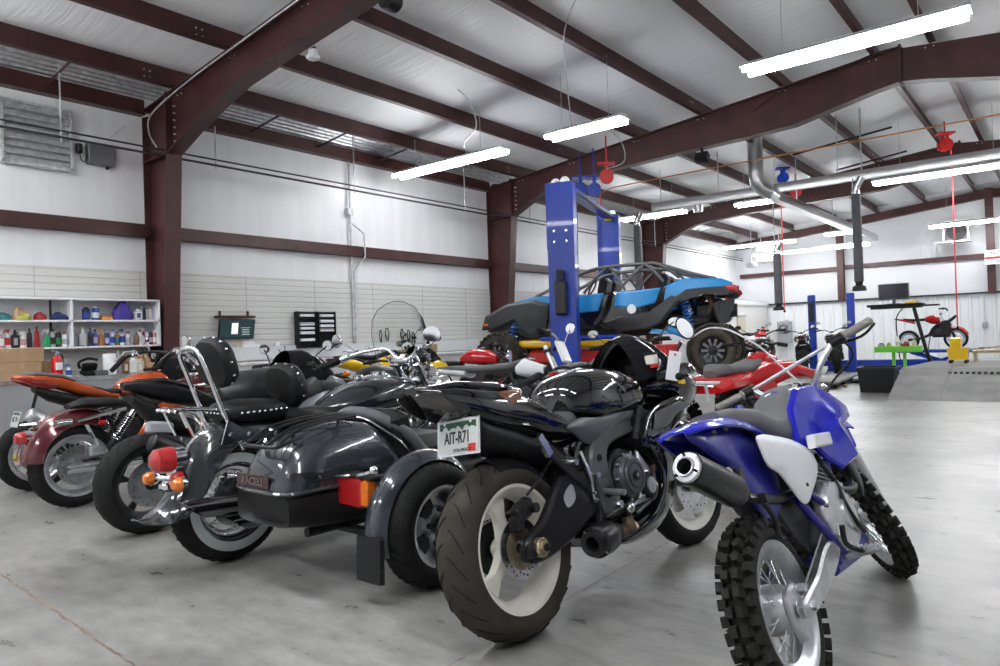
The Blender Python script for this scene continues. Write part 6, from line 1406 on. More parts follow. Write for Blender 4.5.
# gable fan louver and control box high on the wall
r = empty('louver_vent', (XL+.02, 3.10, 3.66), label='galvanised wall louver with horizontal blades high on the left wall', cat_='vent')
b = B()
for s in (-1, 1): b.box((.04, s*.36, 0), (.08, .03, .74)); b.box((.04, 0, s*.36), (.08, .74, .03))
b.obj('frame', 'galv', r)
for k in range(8): b = B(); b.box((.06, 0, -.31+k*.088), (.012, .68, .082), R=Ry(-28)); b.obj('blade', 'galv', r)
r = empty('control_box', (XL+.06, 3.80, 3.56), label='dark grey electrical control box right of the wall louver', cat_='electrical box')
b = B(); b.box((0, 0, 0), (.12, .30, .27), bev=.006); b.obj('housing', 'cabinet_dark', r); b = B(); b.cyl((0, .08, -.15), .02, .04, 'Z', 10); b.cyl((0, -.14, .0), .015, .2, 'Z', 8); b.obj('gland', 'black_plastic', r)
b = B(); b.box((0, 0, 0), (.06, .06, .12), bev=.006); b.cyl((.02, 0, -.0), .03, .1, 'Z', 12); b.tube(cat([(.02, 0, -.05), (.05, .0, -.14), (.04, .05, -.17), (.02, .07, -.08)], 4), .006, 6); one(b, 'louver_motor', ['dark_metal'], 'small louver motor with looped cable between louver and control box', 'motor', loc=(XL+.05, 3.56, 3.6))
# conduits
def pipe(name, pts, r_, m, label, sm=0, c='conduit', seg=8, group=None):
    b = B(); b.tube(cat(pts, sm) if sm else pts, r_, seg); return one(b, name, m, label, c, group)
pipe('conduit', [(XL+.05, 7.77, .98), (XL+.05, 7.77, 4.17)], .018, 'galv', 'straight galvanised conduit rising up the left wall to the roof')
pipe('conduit', [(XL+.05, 7.81, .98), (XL+.05, 7.81, 2.3), (XL+.14, 7.99, 2.55), (XL+.14, 7.99, 2.95), (XL+.05, 7.81, 3.12)], .014, 'galv', 'thin conduit bent outward around the wall girt')
b = B(); b.box((0, 0, 0), (.06, .12, .12), bev=.005); one(b, 'junction_box', 'galv', 'small junction box on the straight wall conduit', 'box', loc=(XL+.05, 7.77, 3.32))
pipe('air_pipe', [(-9.0, -5, 3.65), (-9.0, 25, 3.63)], .012, 'hose_black', 'upper of two long dark pipes along the left wall', c='pipe')
pipe('air_pipe', [(-9.0, -5, 3.575), (-9.0, 25, 3.555)], .016, 'hose_black', 'lower of two long dark pipes along the left wall', c='pipe')
for y in (3.2, 5.1, 7.5, 10.2, 12.3, 15.4, 18.2): pipe('hanger_rod', [(-9.0, y, 3.52), (-9.0, y, 4.45 if y not in (5.1, 12.3) else 4.1)], .01, 'galv', 'thin galvanised rod holding the two wall pipes', c='rod', group='pipe hanger rods along the left wall')
pipe('conduit', [(-9.0, 4.30, 3.66), (-9.2, 4.30, 3.9), (-9.1, 4.30, 4.12), (-8.2, 4.31, 4.30), (-7.0, 4.31, 4.44), (-5.5, 4.31, 4.60)], .010, 'galv', 'thin conduit running up along the nearest rafter', 6)
pipe('conduit', [(-9.42, 3.85, 3.72), (-9.30, 4.1, 4.0), (-9.12, 4.28, 4.10)], .008, 'galv', 'thin flexible conduit from the control box to the nearest rafter', 6)
# ================================================================ blue two-post lift with the raised buggy
LU = V((-6.50+5.59, 11.3-8.4, 0)).normalized()      # from near post to far post
LYAW = math.degrees(atan2(LU.y, LU.x))
lift = empty('two_post_lift', (-5.59, 8.4, 0), LYAW, label='tall blue two post car lift holding up the blue buggy', cat_='car lift')
D = (V((-6.50, 11.3, 0))-V((-5.59, 8.4, 0))).length
def post(x, s):
    b = B(); w_, d_, h = .38, .17, 3.2
    # C channel open toward the other post
    b.box((x-s*d_/2, 0, h/2), (.012, w_, h)); 
    for q in (-1, 1): b.box((x, q*(w_/2), h/2), (d_, .012, h)); b.box((x+s*d_/2, q*(w_/2-.04), h/2), (.012, .08, h))
    b.box((x, 0, .01), (.5, .45, .02)); p = b.obj('post', 'lift_blue', lift)
    b = B(); b.box((x-s*.004, 0, 2.78), (d_+.02, w_+.02, .95)); b.v = [v for v in b.v]; b.obj('upper_sleeve', 'lift_blue', p)
    for i in range(4): b = B(); b.cyl((x-s*(d_/2+.008), (-.09 if i % 2 else .09), 2.42+.15*(i//2)), .014, .02, 'X', 8); b.obj('bolt', 'chrome_dull', p)
    b = B(); b.cyl((x-.04, -.08, 3.27), .07, .03, 'X', 18); b.cyl((x+.04, .08, 3.27), .07, .03, 'X', 18); b.box((x, 0, 3.24), (.16, .3, .05)); b.obj('pulley', 'chrome_dull', p)
    b = B(); b.box((x+s*.10, 0, 1.05), (.14, .26, .75), bev=.01); b.obj('carriage', 'lift_blue', p)
    b = B(); b.cyl((x+s*.02, .05, 1.9), .035, 1.6, 'Z', 12); b.obj('cylinder', 'black_satin', p)
    return p
p1 = post(0, 1); p2 = post(D, -1)
b = B(); b.box((-.17, 0, 1.62), (.10, .16, .50), bev=.03); b.cyl((-.17, 0, 1.95), .05, .12, 'Z', 16); b.obj('power_unit', 'black_satin', p1)
b = B(); b.box((D/2, 0, 3.24), (D, .16, .10)); b.obj('overhead_beam', 'lift_blue', lift)
b = B(); b.box((D-.10, -.02, 3.16), (.08, .12, .05), bev=.01); b.obj('shutoff_switch', 'yellow_paint', lift)
b = B(); b.bar((.1, -.12, 3.19), (D-.1, -.12, 3.19), .018, 8); b.obj('cable_guard', 'dark_metal', lift)
for x, s in ((0, 1), (D, -1)):
    for q in (-1, 1):
        b = B(); a0 = V((x+s*.2, q*.1, 1.04)); a1 = V((x+s*.75, q*.62, 1.05)); b.tube([a0, a0.lerp(a1, .55)], .04, 4, flat=(1, 1)); b.tube([a0.lerp(a1, .5), a1], .032, 4); b.cyl(tuple(a1+V((0, 0, .05))), .06, .06, 'Z', 16, 1); b.obj('lift_arm', ['lift_blue', 'rubber'], lift)
# ---- buggy (profile measured along its length, front at -x, rear at +x)
def buggy():
    r = empty('side_by_side_buggy', (-5.094, 10.10, 0), 17.4, label='bright blue and black off road buggy with roll cage, raised on the blue lift', cat_='off-road buggy')
    W = .62
    r.matrix_world = r.matrix_world @ MX.Diagonal((.936, 1, 1, 1))
    def wl(c, st=0):
        R = .375
        b = B(TT(c, Rz(st))); b.lathe([(.0, -.09), (.06, -.09), (.10, -.07), (.185, -.10), (.20, -.115), (.20, .1), (.18, .1), (.12, 0), (0, 0)], (0, 0, 0), 'Y', 30, 0)
        for k in range(10): a = 2*pi*k/10; b.plate([(.07*cos(a-.25), .07*sin(a-.25)), (.17*cos(a-.12), .17*sin(a-.12)), (.17*cos(a+.12), .17*sin(a+.12)), (.07*cos(a+.25), .07*sin(a+.25))], -.09, -.105, m=1)
        w = b.obj('wheel', ['black_satin', 'cabinet_dark'], r)
        t = B(TT(c, Rz(st))); t.lathe(tire_prof(R-.014, .26, .20), (0, 0, 0), 'Y', 44); knobs(t, (0, 0, 0), R, .27, 0, 26); t.obj('tire', 'tire_mud', w)
    for y in (-.80, .80): wl((1.04, y, .81)); wl((-2.42, y, .79), 0)
    # floor pan / lower hull
    b = B(); b.plate([(-2.35, 1.16), (-1.95, 1.02), (.40, 1.06), (.95, 1.18), (1.0, 1.30), (.5, 1.35), (-2.2, 1.35)], -.55, .55, bev=.04); b.obj('chassis', 'black_plastic', r)
    for s in (-1, 1):
        def pn(name, P, y, bu, m, sm=0, t=.012):
            b = B(); q = [(a, c) for a, c in P]; cx = sum(a for a, c in q)/len(q); cz = sum(c for a, c in q)/len(q)
            b.loft([[(a, s*(y-t), c) for a, c in q], [(a, s*y, c) for a, c in q], [(cx+(a-cx)*.85, s*(y+bu), cz+(c-cz)*.85) for a, c in q], [(cx+(a-cx)*.1, s*(y+bu*1.1), cz+(c-cz)*.1) for a, c in q]]); return b.obj(name, m, r, sharp=22)
        pn('front_fender', [(-2.78, 1.22), (-2.70, 1.44), (-2.30, 1.62), (-1.80, 1.66), (-1.55, 1.58), (-1.62, 1.22), (-1.85, 1.08), (-2.02, 1.2), (-2.12, 1.46), (-2.45, 1.42), (-2.62, 1.22)], .70, .03, 'buggy_grey')
        pn('hood_side', [(-2.30, 1.62), (-1.85, 1.72), (-1.45, 1.72), (-1.55, 1.60), (-1.82, 1.65)], .60, .02, 'sxs_blue')
        pn('door_front', [(-1.50, 1.56), (-1.45, 1.68), (-.45, 1.72), (-.55, 1.50), (-.80, 1.18), (-1.60, 1.18)], .70, .03, 'black_gloss')
        pn('door_front_panel', [(-1.45, 1.52), (-1.42, 1.66), (-.62, 1.71), (-.72, 1.44), (-1.1, 1.42)], .735, .015, 'sxs_blue')
        pn('door_rear', [(-.55, 1.48), (-.48, 1.72), (.35, 1.74), (.30, 1.50), (.02, 1.22), (-.62, 1.16), (-.72, 1.24)], .70, .03, 'black_gloss')
        pn('door_rear_panel', [(-.46, 1.50), (-.42, 1.70), (.28, 1.74), (.18, 1.52), (-.1, 1.46)], .735, .015, 'sxs_blue')
        pn('hull_guard', [(-.65, 1.26), (-.40, 1.12), (.05, 1.14), (.28, 1.22), (.58, 1.56), (.44, 1.62), (.1, 1.40), (-.35, 1.36)], .74, .02, 'buggy_grey')
        pn('rear_quarter', [(.15, 1.52), (.32, 1.76), (.62, 1.86), (1.18, 1.83), (1.34, 1.76), (1.32, 1.70), (.95, 1.70), (.62, 1.70), (.42, 1.60), (.26, 1.44)], .66, .03, 'sxs_blue')
        pn('rear_fender', [(.44, 1.58), (.66, 1.70), (1.30, 1.72), (1.38, 1.62), (1.30, 1.58), (.98, 1.62), (.70, 1.60), (.52, 1.50)], .70, .03, 'buggy_grey')
        pn('lower_trim', [(.10, 1.16), (.95, 1.02), (.92, .92), (.55, 1.04), (.05, 1.08)], .62, .02, 'sxs_blue')
        pn('foot_vent', [(-1.35, 1.36), (-1.0, 1.36), (-.9, 1.22), (-1.25, 1.22)], .745, .004, 'groove')
        b = B(); b.panel([(1.22, 1.72), (1.38, 1.72), (1.40, 1.64), (1.26, 1.65)], s*.72, s*.01, .01); b.obj('tail_light', 'red_lens', r)
        b = B(); b.box((-2.70, s*.72, 1.30), (.10, .03, .04), bev=.01); b.obj('side_marker', 'amber_lens', r)
        for nm, a_, c_, R_, tn in (('f', (-2.30, s*.55, 1.10), (-2.08, s*.48, 1.58), .055, 9), ('r', (.68, s*.55, 1.12), (.58, s*.50, 1.62), .06, 9)): shock(r, a_, c_, R_, tn, ('dark_metal', 'dark_metal', 'spring_blue')) if False else None
        for a_, c_ in (((-2.32, s*.58, 1.05), (-2.06, s*.50, 1.58)), ((.70, s*.60, 1.10), (.58, s*.54, 1.62))):
            b = B(); a_, c_ = V(a_), V(c_); b.bar(a_, c_, .03, 10, 1); spring(b, a_.lerp(c_, .12), a_.lerp(c_, .95), .058, .014, 8, 0, 12); b.obj('shock_absorber', ['spring_blue', 'dark_metal'], r)
        for x, z in ((-2.42, .80), (1.04, .84)):
            b = B(); b.bar((x, s*.72, z), (x+.18, s*.25, z+.32), .025, 8); b.bar((x, s*.72, z), (x-.18, s*.25, z+.32), .025, 8); b.bar((x, s*.72, z+.1), (x, s*.25, z+.45), .02, 8); b.bar((x, s*.7, z), (x, s*.2, z+.38), .03, 8); b.obj('suspension_arm', 'black_satin', r)
        b = B(); b.tube(cat([(.35, s*.66, 1.14), (.8, s*.66, .95), (1.02, s*.70, .86)], 4), .035, 8, flat=(1.3, .6)); b.obj('trailing_arm', 'sxs_blue', r)
        # cage
        b = B(); b.tube(cat([(-1.90, s*.58, 1.68), (-1.45, s*.60, 1.86), (-1.0, s*.56, 2.04), (-.62, s*.54, 2.11), (.0, s*.54, 2.12), (.22, s*.54, 2.10), (.70, s*.56, 1.94), (1.10, s*.58, 1.83)], 5), .028, 10); b.obj('roll_cage_rail', 'cage_grey', r)
        for a_, c_ in (((-.62, s*.54, 2.10), (-.98, s*.62, 1.72)), ((-.55, s*.54, 2.10), (-.30, s*.63, 1.74)), ((.0, s*.54, 2.11), (-.40, s*.63, 1.74)), ((.02, s*.54, 2.11), (.30, s*.6, 1.84)), ((.22, s*.54, 2.10), (.55, s*.58, 1.88))): b = B(); b.tube(cat([a_, (V(a_)+V(c_))/2+V((.0, s*.01, .02)), c_], 3), .022, 8); b.obj('roll_cage_tube', 'cage_grey', r)
        for x in (-1.12, -.15): b = B(); b.box((x+.2, s*.30, 1.50), (.42, .44, .16), bev=.05); b.box((x+.40, s*.30, 1.74), (.14, .42, .46), R=Ry(12), bev=.05); b.obj('seat', 'leather', r)
        b = B(); b.tube([(-1.05, s*.62, 1.76), (-1.08, s*.78, 1.84)], .01, 6); b.box((-1.08, s*.84, 1.86), (.05, .16, .10), bev=.02); b.obj('side_mirror', 'black_satin', r)
    for x, z in ((-.62, 2.11), (.0, 2.12), (.22, 2.10)): b = B(); b.bar((x, -.54, z), (x, .54, z), .024, 8); b.obj('roll_cage_tube', 'cage_grey', r)
    b = B(); b.body([], 4) if False else None
    b.loft([[(-2.76, y, 1.28+.02*abs(y)) for y in (-.5, 0, .5)]+[(-2.74, y, 1.18) for y in (.5, 0, -.5)], [(-2.35, y, 1.60) for y in (-.56, 0, .56)]+[(-2.35, y, 1.2) for y in (.56, 0, -.56)], [(-1.85, y, 1.70+.02*(y == 0)) for y in (-.6, 0, .6)]+[(-1.85, y, 1.3) for y in (.6, 0, -.6)], [(-1.45, y, 1.72) for y in (-.62, 0, .62)]+[(-1.45, y, 1.4) for y in (.62, 0, -.62)]]); b.obj('hood', 'buggy_grey', r, sharp=20)
    b = B(); b.loft([[(.32, y, 1.74) for y in (-.62, 0, .62)]+[(.32, y, 1.5) for y in (.62, 0, -.62)], [(.7, y, 1.86) for y in (-.64, 0, .64)]+[(.7, y, 1.62) for y in (.64, 0, -.64)], [(1.3, y, 1.77) for y in (-.60, 0, .60)]+[(1.3, y, 1.66) for y in (.60, 0, -.60)]]); b.obj('rear_deck', 'sxs_blue', r, sharp=20)
    b = B(); b.box((1.12, 0, 1.38), (.20, .9, .36), R=Ry(-18), bev=.05); b.cyl((1.20, -.22, 1.38), .10, .34, 'X', 18); b.obj('rear_bumper', 'buggy_grey', r)
    b = B(); b.box((.90, 0, 1.35), (.35, .5, .35), bev=.05); b.tube(cat([(.8, -.3, 1.5), (.95, -.35, 1.62), (1.05, -.3, 1.5), (1.0, -.25, 1.3)], 5), .05, 10, 0); b.tube(cat([(.9, -.42, 1.62), (1.0, -.44, 1.5), (.95, -.4, 1.35)], 5), .035, 10, 1); b.obj('engine', ['dark_metal', 'rust'], r)
    b = B(); b.plate([(1.12, 1.50), (1.36, 1.58), (1.33, 1.40), (1.20, 1.18), (1.10, 1.2)], -.46, -.43, bev=.006); b.cyl((1.24, -.47, 1.55), .022, .01, m=1); b.obj('mud_guard', ['buggy_grey', 'red_lens'], r)
    b = B(); b.lathe([(.10, -.01), (.13, -.01), (.13, .01), (.10, .01)], (0, 0, 0), 'Z', 22, closed=True, T=TT((-.92, -.3, 1.82), Ry(-60))); b.obj('steering_wheel', 'black_plastic', r)
    b = B(); b.cyl((-.18, -.745, 1.45), .07, .012, m=0, seg=24); b.obj('door_emblem', 'silver_disc', r)
buggy()
# yellow machine body under the buggy
r = empty('yellow_machine_body', (-6.18, 9.29, 0), 17.4, label='yellow machine body panels lying under the raised buggy', cat_='machine')
b = B(); b.body([(-.95, .95, .10, .03, .04, 3.), (-.65, .98, .28, .06, .08, 3.5), (-.1, .98, .30, .08, .10, 3.5), (.6, .98, .32, .08, .10, 3.5), (1.0, .93, .28, .06, .10, 3.5), (1.15, .88, .18, .04, .06, 3.)], 24); b.obj('body_shell', 'yellow_paint', r, sharp=20)
b = B(); b.box((.2, 0, .76), (1.5, .5, .22), bev=.04); b.obj('lower_frame', 'red_matte', r)
b = B(); b.box((.2, 0, .33), (1.3, .45, .66), bev=.02); b.obj('support_cabinet', 'dark_metal', r)
for k in range(2): b = B(); b.box((.2+.45*(k*2-1), -.24, .92), (.22, .04, .07), bev=.01); b.obj('vent', 'groove', r)
# red tool cabinets
def cabinet(x, y, w, d, h, label, m='red_matte', n=4, rz=0):
    r = empty('tool_cabinet', (x, y, 0), rz, label=label, cat_='tool cabinet')
    b = B(); b.box((0, 0, h/2+.04), (w, d, h-.08), bev=.008); b.obj('body', m, r)
    for k in range(n):
        z = .10+(h-.14)*(k+.5)/n; b = B(); b.box((0, -d/2-.006, z), (w*.94, .014, (h-.14)/n*.9), bev=.003); dr = b.obj('drawer', m, r)
        b = B(); b.bar((-w*.35, -d/2-.03, z+(h-.14)/n*.3), (w*.35, -d/2-.03, z+(h-.14)/n*.3), .006, 6); b.obj('handle', 'chrome_dull', dr)
    for sx in (-1, 1):
        for sy in (-1, 1): b = B(); b.cyl((sx*w*.42, sy*d*.4, .04), .04, .03, 'X', 12); b.obj('caster', 'rubber', r)
    return r
cabinet(-7.3, 9.3, .7, .45, .74, 'low red tool cabinet in front of the buggy near the slatted wall', rz=0)
cabinet(-4.45, 8.9, .5, .4, .92, 'red tool cabinet behind the black windscreen, under the buggy', n=6)
cabinet(-8.9, 9.9, .9, .45, .82, 'red tool cabinet against the slatted wall', n=5, rz=90) if False else None
# red ATV with grey seat and curved clear windshield
def atv():
    r = empty('red_quad_bike', (-2.36, 6.35, 0), 72, 0, .97, 'red quad bike with grey seat, white bumper bar and arched clear windshield', 'quad bike')
    def w(x, y):
        b = B(); b.lathe([(0, -.05), (.09, -.06), (.115, -.08), (.115, .08), (.09, .02), (0, .02)], (x, y, .255), 'Y', 20); ww = b.obj('wheel', 'chrome_dull', r); t = B(); t.lathe(tire_prof(.245, .19, .115), (x, y, .255), 'Y', 34); knobs(t, (x, y, .255), .255, .2, 0, 18); t.obj('tire', 'rubber', ww)
    for x in (-.42, .55):
        for y in (-.40, .40): w(x, y)
    b = B(); b.body([(-.60, .60, .30, .03, .04, 3.), (-.48, .64, .34, .05, .06, 3.5), (-.1, .66, .22, .07, .10, 3.), (.05, .68, .14, .08, .2, 3.), (.22, .72, .20, .10, .2, 3.), (.40, .74, .36, .08, .10, 3.), (.66, .68, .38, .05, .08, 3.5), (.80, .62, .30, .03, .05, 3.)], 26); b.obj('body_shell', 'red_paint', r, sharp=25)
    b = B(); b.body([(-.40, .72, .08, .03, .04), (-.30, .76, .16, .05, .06, 3.), (.0, .75, .15, .04, .06, 3.), (.16, .78, .13, .05, .06, 3.), (.26, .83, .08, .03, .04)], 22); b.obj('seat', 'seat_grey', r)
    b = B(); b.body([(.18, .80, .07, .05, .06), (.28, .82, .13, .08, .1, 3.), (.42, .82, .12, .06, .1, 3.), (.5, .78, .08, .03, .05)], 20); b.obj('tank_cover', 'red_paint', r)
    for s in (-1, 1): b = B(); b.plate([(-.1, .60), (.2, .66), (.34, .50), (.25, .30), (-.05, .34)], s*.20, s*.23, bev=.01); b.obj('side_panel', 'red_paint', r)
    b = B(); b.box((.05, 0, .40), (.5, .3, .25), bev=.04); b.bar((-.42, -.35, .255), (-.42, .35, .255), .025); b.bar((.55, -.35, .255), (.55, .35, .255), .02); b.bar((-.42, 0, .26), (.1, 0, .36), .04); b.bar((.55, 0, .26), (.1, 0, .36), .04); b.bar((.45, .0, .3), (.36, 0, .8), .02); b.obj('engine', 'dark_metal', r)
    b = B(); b.tube(cat([(-.35, -.20, .64), (-.58, -.20, .66), (-.66, -.12, .66), (-.66, .12, .66), (-.58, .20, .66), (-.35, .20, .64)], 5), .016, 8); b.bar((-.64, -.15, .66), (-.60, -.15, .50), .014); b.bar((-.64, .15, .66), (-.60, .15, .50), .014); b.obj('bumper_bar', 'white_plastic', r)
    b = B(); b.tube(cat([(.22, -.36, .96), (.30, -.2, .98), (.36, -.06, .92), (.36, .06, .92), (.30, .2, .98), (.22, .36, .96)], 5), .012, 8); h = b.obj('handlebar', 'black_satin', r)
    for s in (-1, 1): b = B(); b.bar((.22, s*.36, .96), (.26, s*.25, .97), .018, 10); b.obj('grip', 'rubber', h)
    b = B(); b.cyl((.42, 0, .90), .09, .07, 'X', 24, 0, .015); b.lathe([(.06, 0), (.075, .0), (.075, .01), (.06, .01)], (.375, 0, .90), 'X', 24, 1, closed=True); b.obj('instrument_pod', ['black_gloss', 'chrome_dull'], r)
    arch = [(-2.53, .72), (-2.46, .92), (-2.32, 1.04), (-2.18, 1.10), (-2.01, 1.085), (-1.85, 1.02), (-1.71, .93), (-1.56, .77), (-1.49, .68)]
    k_ = 6.2/5.2; Mi = r.matrix_world.inverted(); arch = [tuple(Mi @ V((x*k_, 6.2+.12*sin(i*.8), 1.07+(z-1.07)*k_))) for i, (x, z) in enumerate(arch)]
    P = cat(arch, 5); b = B(); b.tube(P, .008, 8); b.obj('windshield_frame', 'white_plastic', r)
    b = B(); base = [V((p.x, p.y, .70)) for p in P]; b.loft([[tuple(p) for p in P], [tuple(p.lerp(q, .98)) for p, q in zip(P, base)]], closed=False); b.obj('windshield', 'glass', r)
    return r
atv()
# ================================================================ overhead gear and the far end
def one(b, name, mats, label, c, group=None, **k): return tag(b.obj(name, mats, **k), label, c, group)
# exhaust extraction rails, duct and hoses
r = empty('extraction_rail', (0, 14.3, 3.86), label='long silver exhaust extraction rail hung across the hall', cat_='duct rail')
b = B(); b.plate([(-.06, -.09), (-.02, -.09), (-.02, -.06), (.02, -.06), (.02, -.09), (.06, -.09), (.075, .02), (.06, .08), (-.06, .08), (-.075, .02)], -7.1, 5.5); b.v = [V((p.y, p.x, p.z)) for p in b.v]; b.obj('rail_body', 'duct', r)
for x in (-6.9, -5.6, -3.3, -2.9, -.6, 2): b = B(); b.bar((x, 0, .1), (x, 0, zroof(x)-3.86+.15), .012, 6); b.obj('hanger_rod', 'galv', r)
b = B(); b.cyl((-6.05, 0, -.17), .09, .14, 'Z', 20); b.obj('drop_collar', 'duct', r)
r = empty('extraction_rail', (-4.62, 19.3, 3.80), label='silver box rail running toward the back wall from the vertical duct', cat_='duct rail')
b = B(); b.plate([(-.09, -.10), (.09, -.10), (.10, .02), (.06, .10), (-.06, .10), (-.10, .02)], -4.7, 4.9); b.obj('rail_body', 'duct', r)
for y in (-3, 0, 3): b = B(); b.bar((0, y, .1), (0, y, 1.25), .012, 6); b.obj('hanger_rod', 'galv', r)
b = B(); P = [(-4.72, 14.0, 4.93), (-4.72, 14.0, 4.12)]; n = 14; b.tube([V(P[0]).lerp(V(P[1]), k/n) for k in range(n+1)], [.145 if k % 2 else .138 for k in range(n+1)], 22); b.tube(cat([(-4.72, 14.0, 4.14), (-4.70, 14.02, 3.97), (-4.62, 14.1, 3.84), (-4.50, 14.2, 3.78)], 2), .14, 20); b.tube([(-4.55, 14.15, 3.80), (-4.60, 14.7, 3.80)], .12, 16)
one(b, 'spiral_duct', 'duct', 'thick silver spiral duct dropping from the roof with an elbow', 'duct')
def ehose(x, y, z0, z1, r_, label, noz=True):
    r = empty('exhaust_hose', (x, y, 0), label=label, cat_='hose'); n = 60
    b = B(); b.tube([(0, 0, z0+(z1-z0)*k/n) for k in range(n+1)], [r_*(1.0 if k % 2 else .9) for k in range(n+1)], 16); b.obj('hose', 'hose_grey', r)
    b = B(); b.tube(cat([(.0, 0, z0), (0, 0, z0+.1), (.06, 0, z0+.22), (.10, 0, z0+.30)], 4), r_*.8, 12); b.bar((-.05, 0, z0-.3), (-.05, 0, (zroof(x)+.02 if y > 15 else z0+.3)), .012, 6); b.obj('balancer', 'chrome_dull', r)
    b = B(); b.tube([(0, 0, z1), (0, 0, z1-.06), (0, 0, z1-.09), (0, 0, z1-.17)], [r_*.8, r_*.7, r_*1.3, r_*1.5], 16); b.obj('nozzle', 'dark_metal', r)
ehose(-2.99, 14.2, 3.50, 1.90, .085, 'thick grey exhaust hose hanging right of centre over the far bikes')
ehose(-5.62, 18, 2.95, 1.72, .10, 'grey exhaust hose hanging left of the red hose, before the back wall')
ehose(-7.50, 14.3, 3.5, 1.9, .085, 'dark exhaust hose hanging beside the far blue lift post')
# retractable reels
def reel(x, y, z, m, label, line=None, lx=0, zl=1.5):
    r = empty('hose_reel', (x, y, z), 30, label=label, cat_='hose reel')
    b = B(); b.cyl((0, -.07, 0), .12, .015, seg=28); b.cyl((0, .07, 0), .12, .015, seg=28); b.cyl((0, 0, 0), .08, .13, seg=24, m=1); b.obj('spool', [m, 'dark_metal'], r)
    b = B(); b.box((0, 0, .22), (.3, .22, .03)); b.box((0, .1, .1), (.06, .02, .26)); b.box((0, -.1, .1), (.06, .02, .26)); b.bar((0, 0, .22), (0, 0, zroof(x)-z+.02), .015, 6); b.obj('bracket', m, r)
    if line: b = B(); b.tube(cat([(lx, 0, -.1), (lx+.01, 0, -.6), (lx, .0, -(z-zl)*.7), (lx, 0, -(z-zl))], 5), .014, 6); b.sph((lx, 0, -(z-zl)), .03, m=1); b.obj('hose', [line, 'black_plastic'], r)
reel(-6.30, 10.95, 3.88, 'red_matte', 'round red hose reel beside the overhead beam of the near lift', None)
reel(-6.80, 11.35, 3.78, 'lift_blue', 'dark blue reel with a hanging red air line above the buggy', 'hose_red', .10, 1.9)
reel(-7.10, 11.35, 3.84, 'lift_blue', 'dark blue hose reel under the rafter above the near lift', 'hose_black', -.1, 2.0)
reel(-1.82, 16.4, 4.6, 'red_matte', 'red reel under the roof with a long pink red line to the ramp', 'hose_red', .1, 1.0)
reel(-4.95, 17.4, 4.3, 'red_matte', 'red reel whose line hangs behind the grey exhaust hose', 'hose_red', -.35, 1.5)
reel(-5.11, 17.0, 4.6, 'lift_blue', 'blue hose reel above the silver duct elbow', None)
# small items on rafters
b = B(); b.box((0, 0, 0), (.22, .13, .16), R=Rx(-25), bev=.01); b.box((0, .02, .12), (.04, .04, .1)); one(b, 'flood_light', 'black_satin', 'small black flood light under the middle rafter', 'flood light', loc=(-4.76, 11.48, 4.02))
b = B(); b.cyl((0, 0, 0), .09, .2, seg=20, bev=.03); b.box((0, .05, .12), (.04, .04, .12)); one(b, 'speaker', 'black_plastic', 'black ceiling speaker at the top edge of the picture', 'speaker', loc=(-4.72, 4.42, 4.18))
b = B(); b.cyl((0, 0, 0), .07, .05, 'Z', 20, 0, .012); b.cyl((0, 0, .05), .05, .05, 'Z', 14, m=0); b.box((-.02, 0, .09), (.12, .02, .02), m=1); one(b, 'smoke_detector', ['white_plastic', 'dark_metal'], 'white round smoke detector under the nearest rafter', 'smoke detector', loc=(-6.15, 4.62, 4.12))
# thin ceiling wires
for pts, t in (([(-2.9, 6.6, 5.1), (-3.6, 6.4, 4.95), (-4.5, 7.0, 4.75), (-5.1, 7.9, 4.5), (-5.3, 8.3, 4.0)], 'thin grey wire looping down to the short strip light'),
               ([(-6.6, 7.4, 4.6), (-6.55, 7.6, 4.45), (-6.7, 7.9, 4.2), (-7.2, 8.2, 4.12), (-7.3, 8.35, 4.0)], 'thin wire feeding the strip light near the left wall'),
               ([(-5.0, 8.5, 4.0), (-5.1, 9.3, 3.95), (-5.6, 10.3, 3.9), (-6.3, 10.9, 4.0)], 'pale cord from the short strip light to the red reel'),
               ([(-9.3, 2.2, 4.55), (-7.7, 2.8, 4.75), (-6.0, 4.5, 4.7)], 'thin cable strung under the roof in the nearest bay'),
               ([(-3.9, 11.5, 4.60), (-3.4, 11.42, 4.80), (-2.8, 11.42, 4.85), (-2.2, 11.42, 5.0), (-1.85, 11.42, 5.03)], 'black cable sagging along the top of the middle rafter')):
    b = B(); b.tube(cat(pts, 8), .008, 6); one(b, 'ceiling_wire', 'galv' if 'black' not in t else 'black_plastic', t, 'wire')
b = B(); b.tube([(-8.6, 13.2, 3.9), (-7.5, 13.2, 4.2), (-5, 13.3, 4.25), (-1, 14.1, 4.45), (5, 14.1, 4.5)], .012, 6); one(b, 'copper_pipe', 'p_orange', 'thin copper coloured pipe crossing under the roof', 'pipe')
for a, c, t in (((-4.3, 15.0, 4.62), (-2.5, 15.0, 4.80), 'black strut between two purlins in the second bay'), ((-4.0, 17.2, 4.62), (-2.6, 17.2, 4.78), 'black strut between two purlins farther back')):
    b = B(); b.bar(a, c, .02, 6); one(b, 'roof_strut', 'black_satin', t, 'strut')
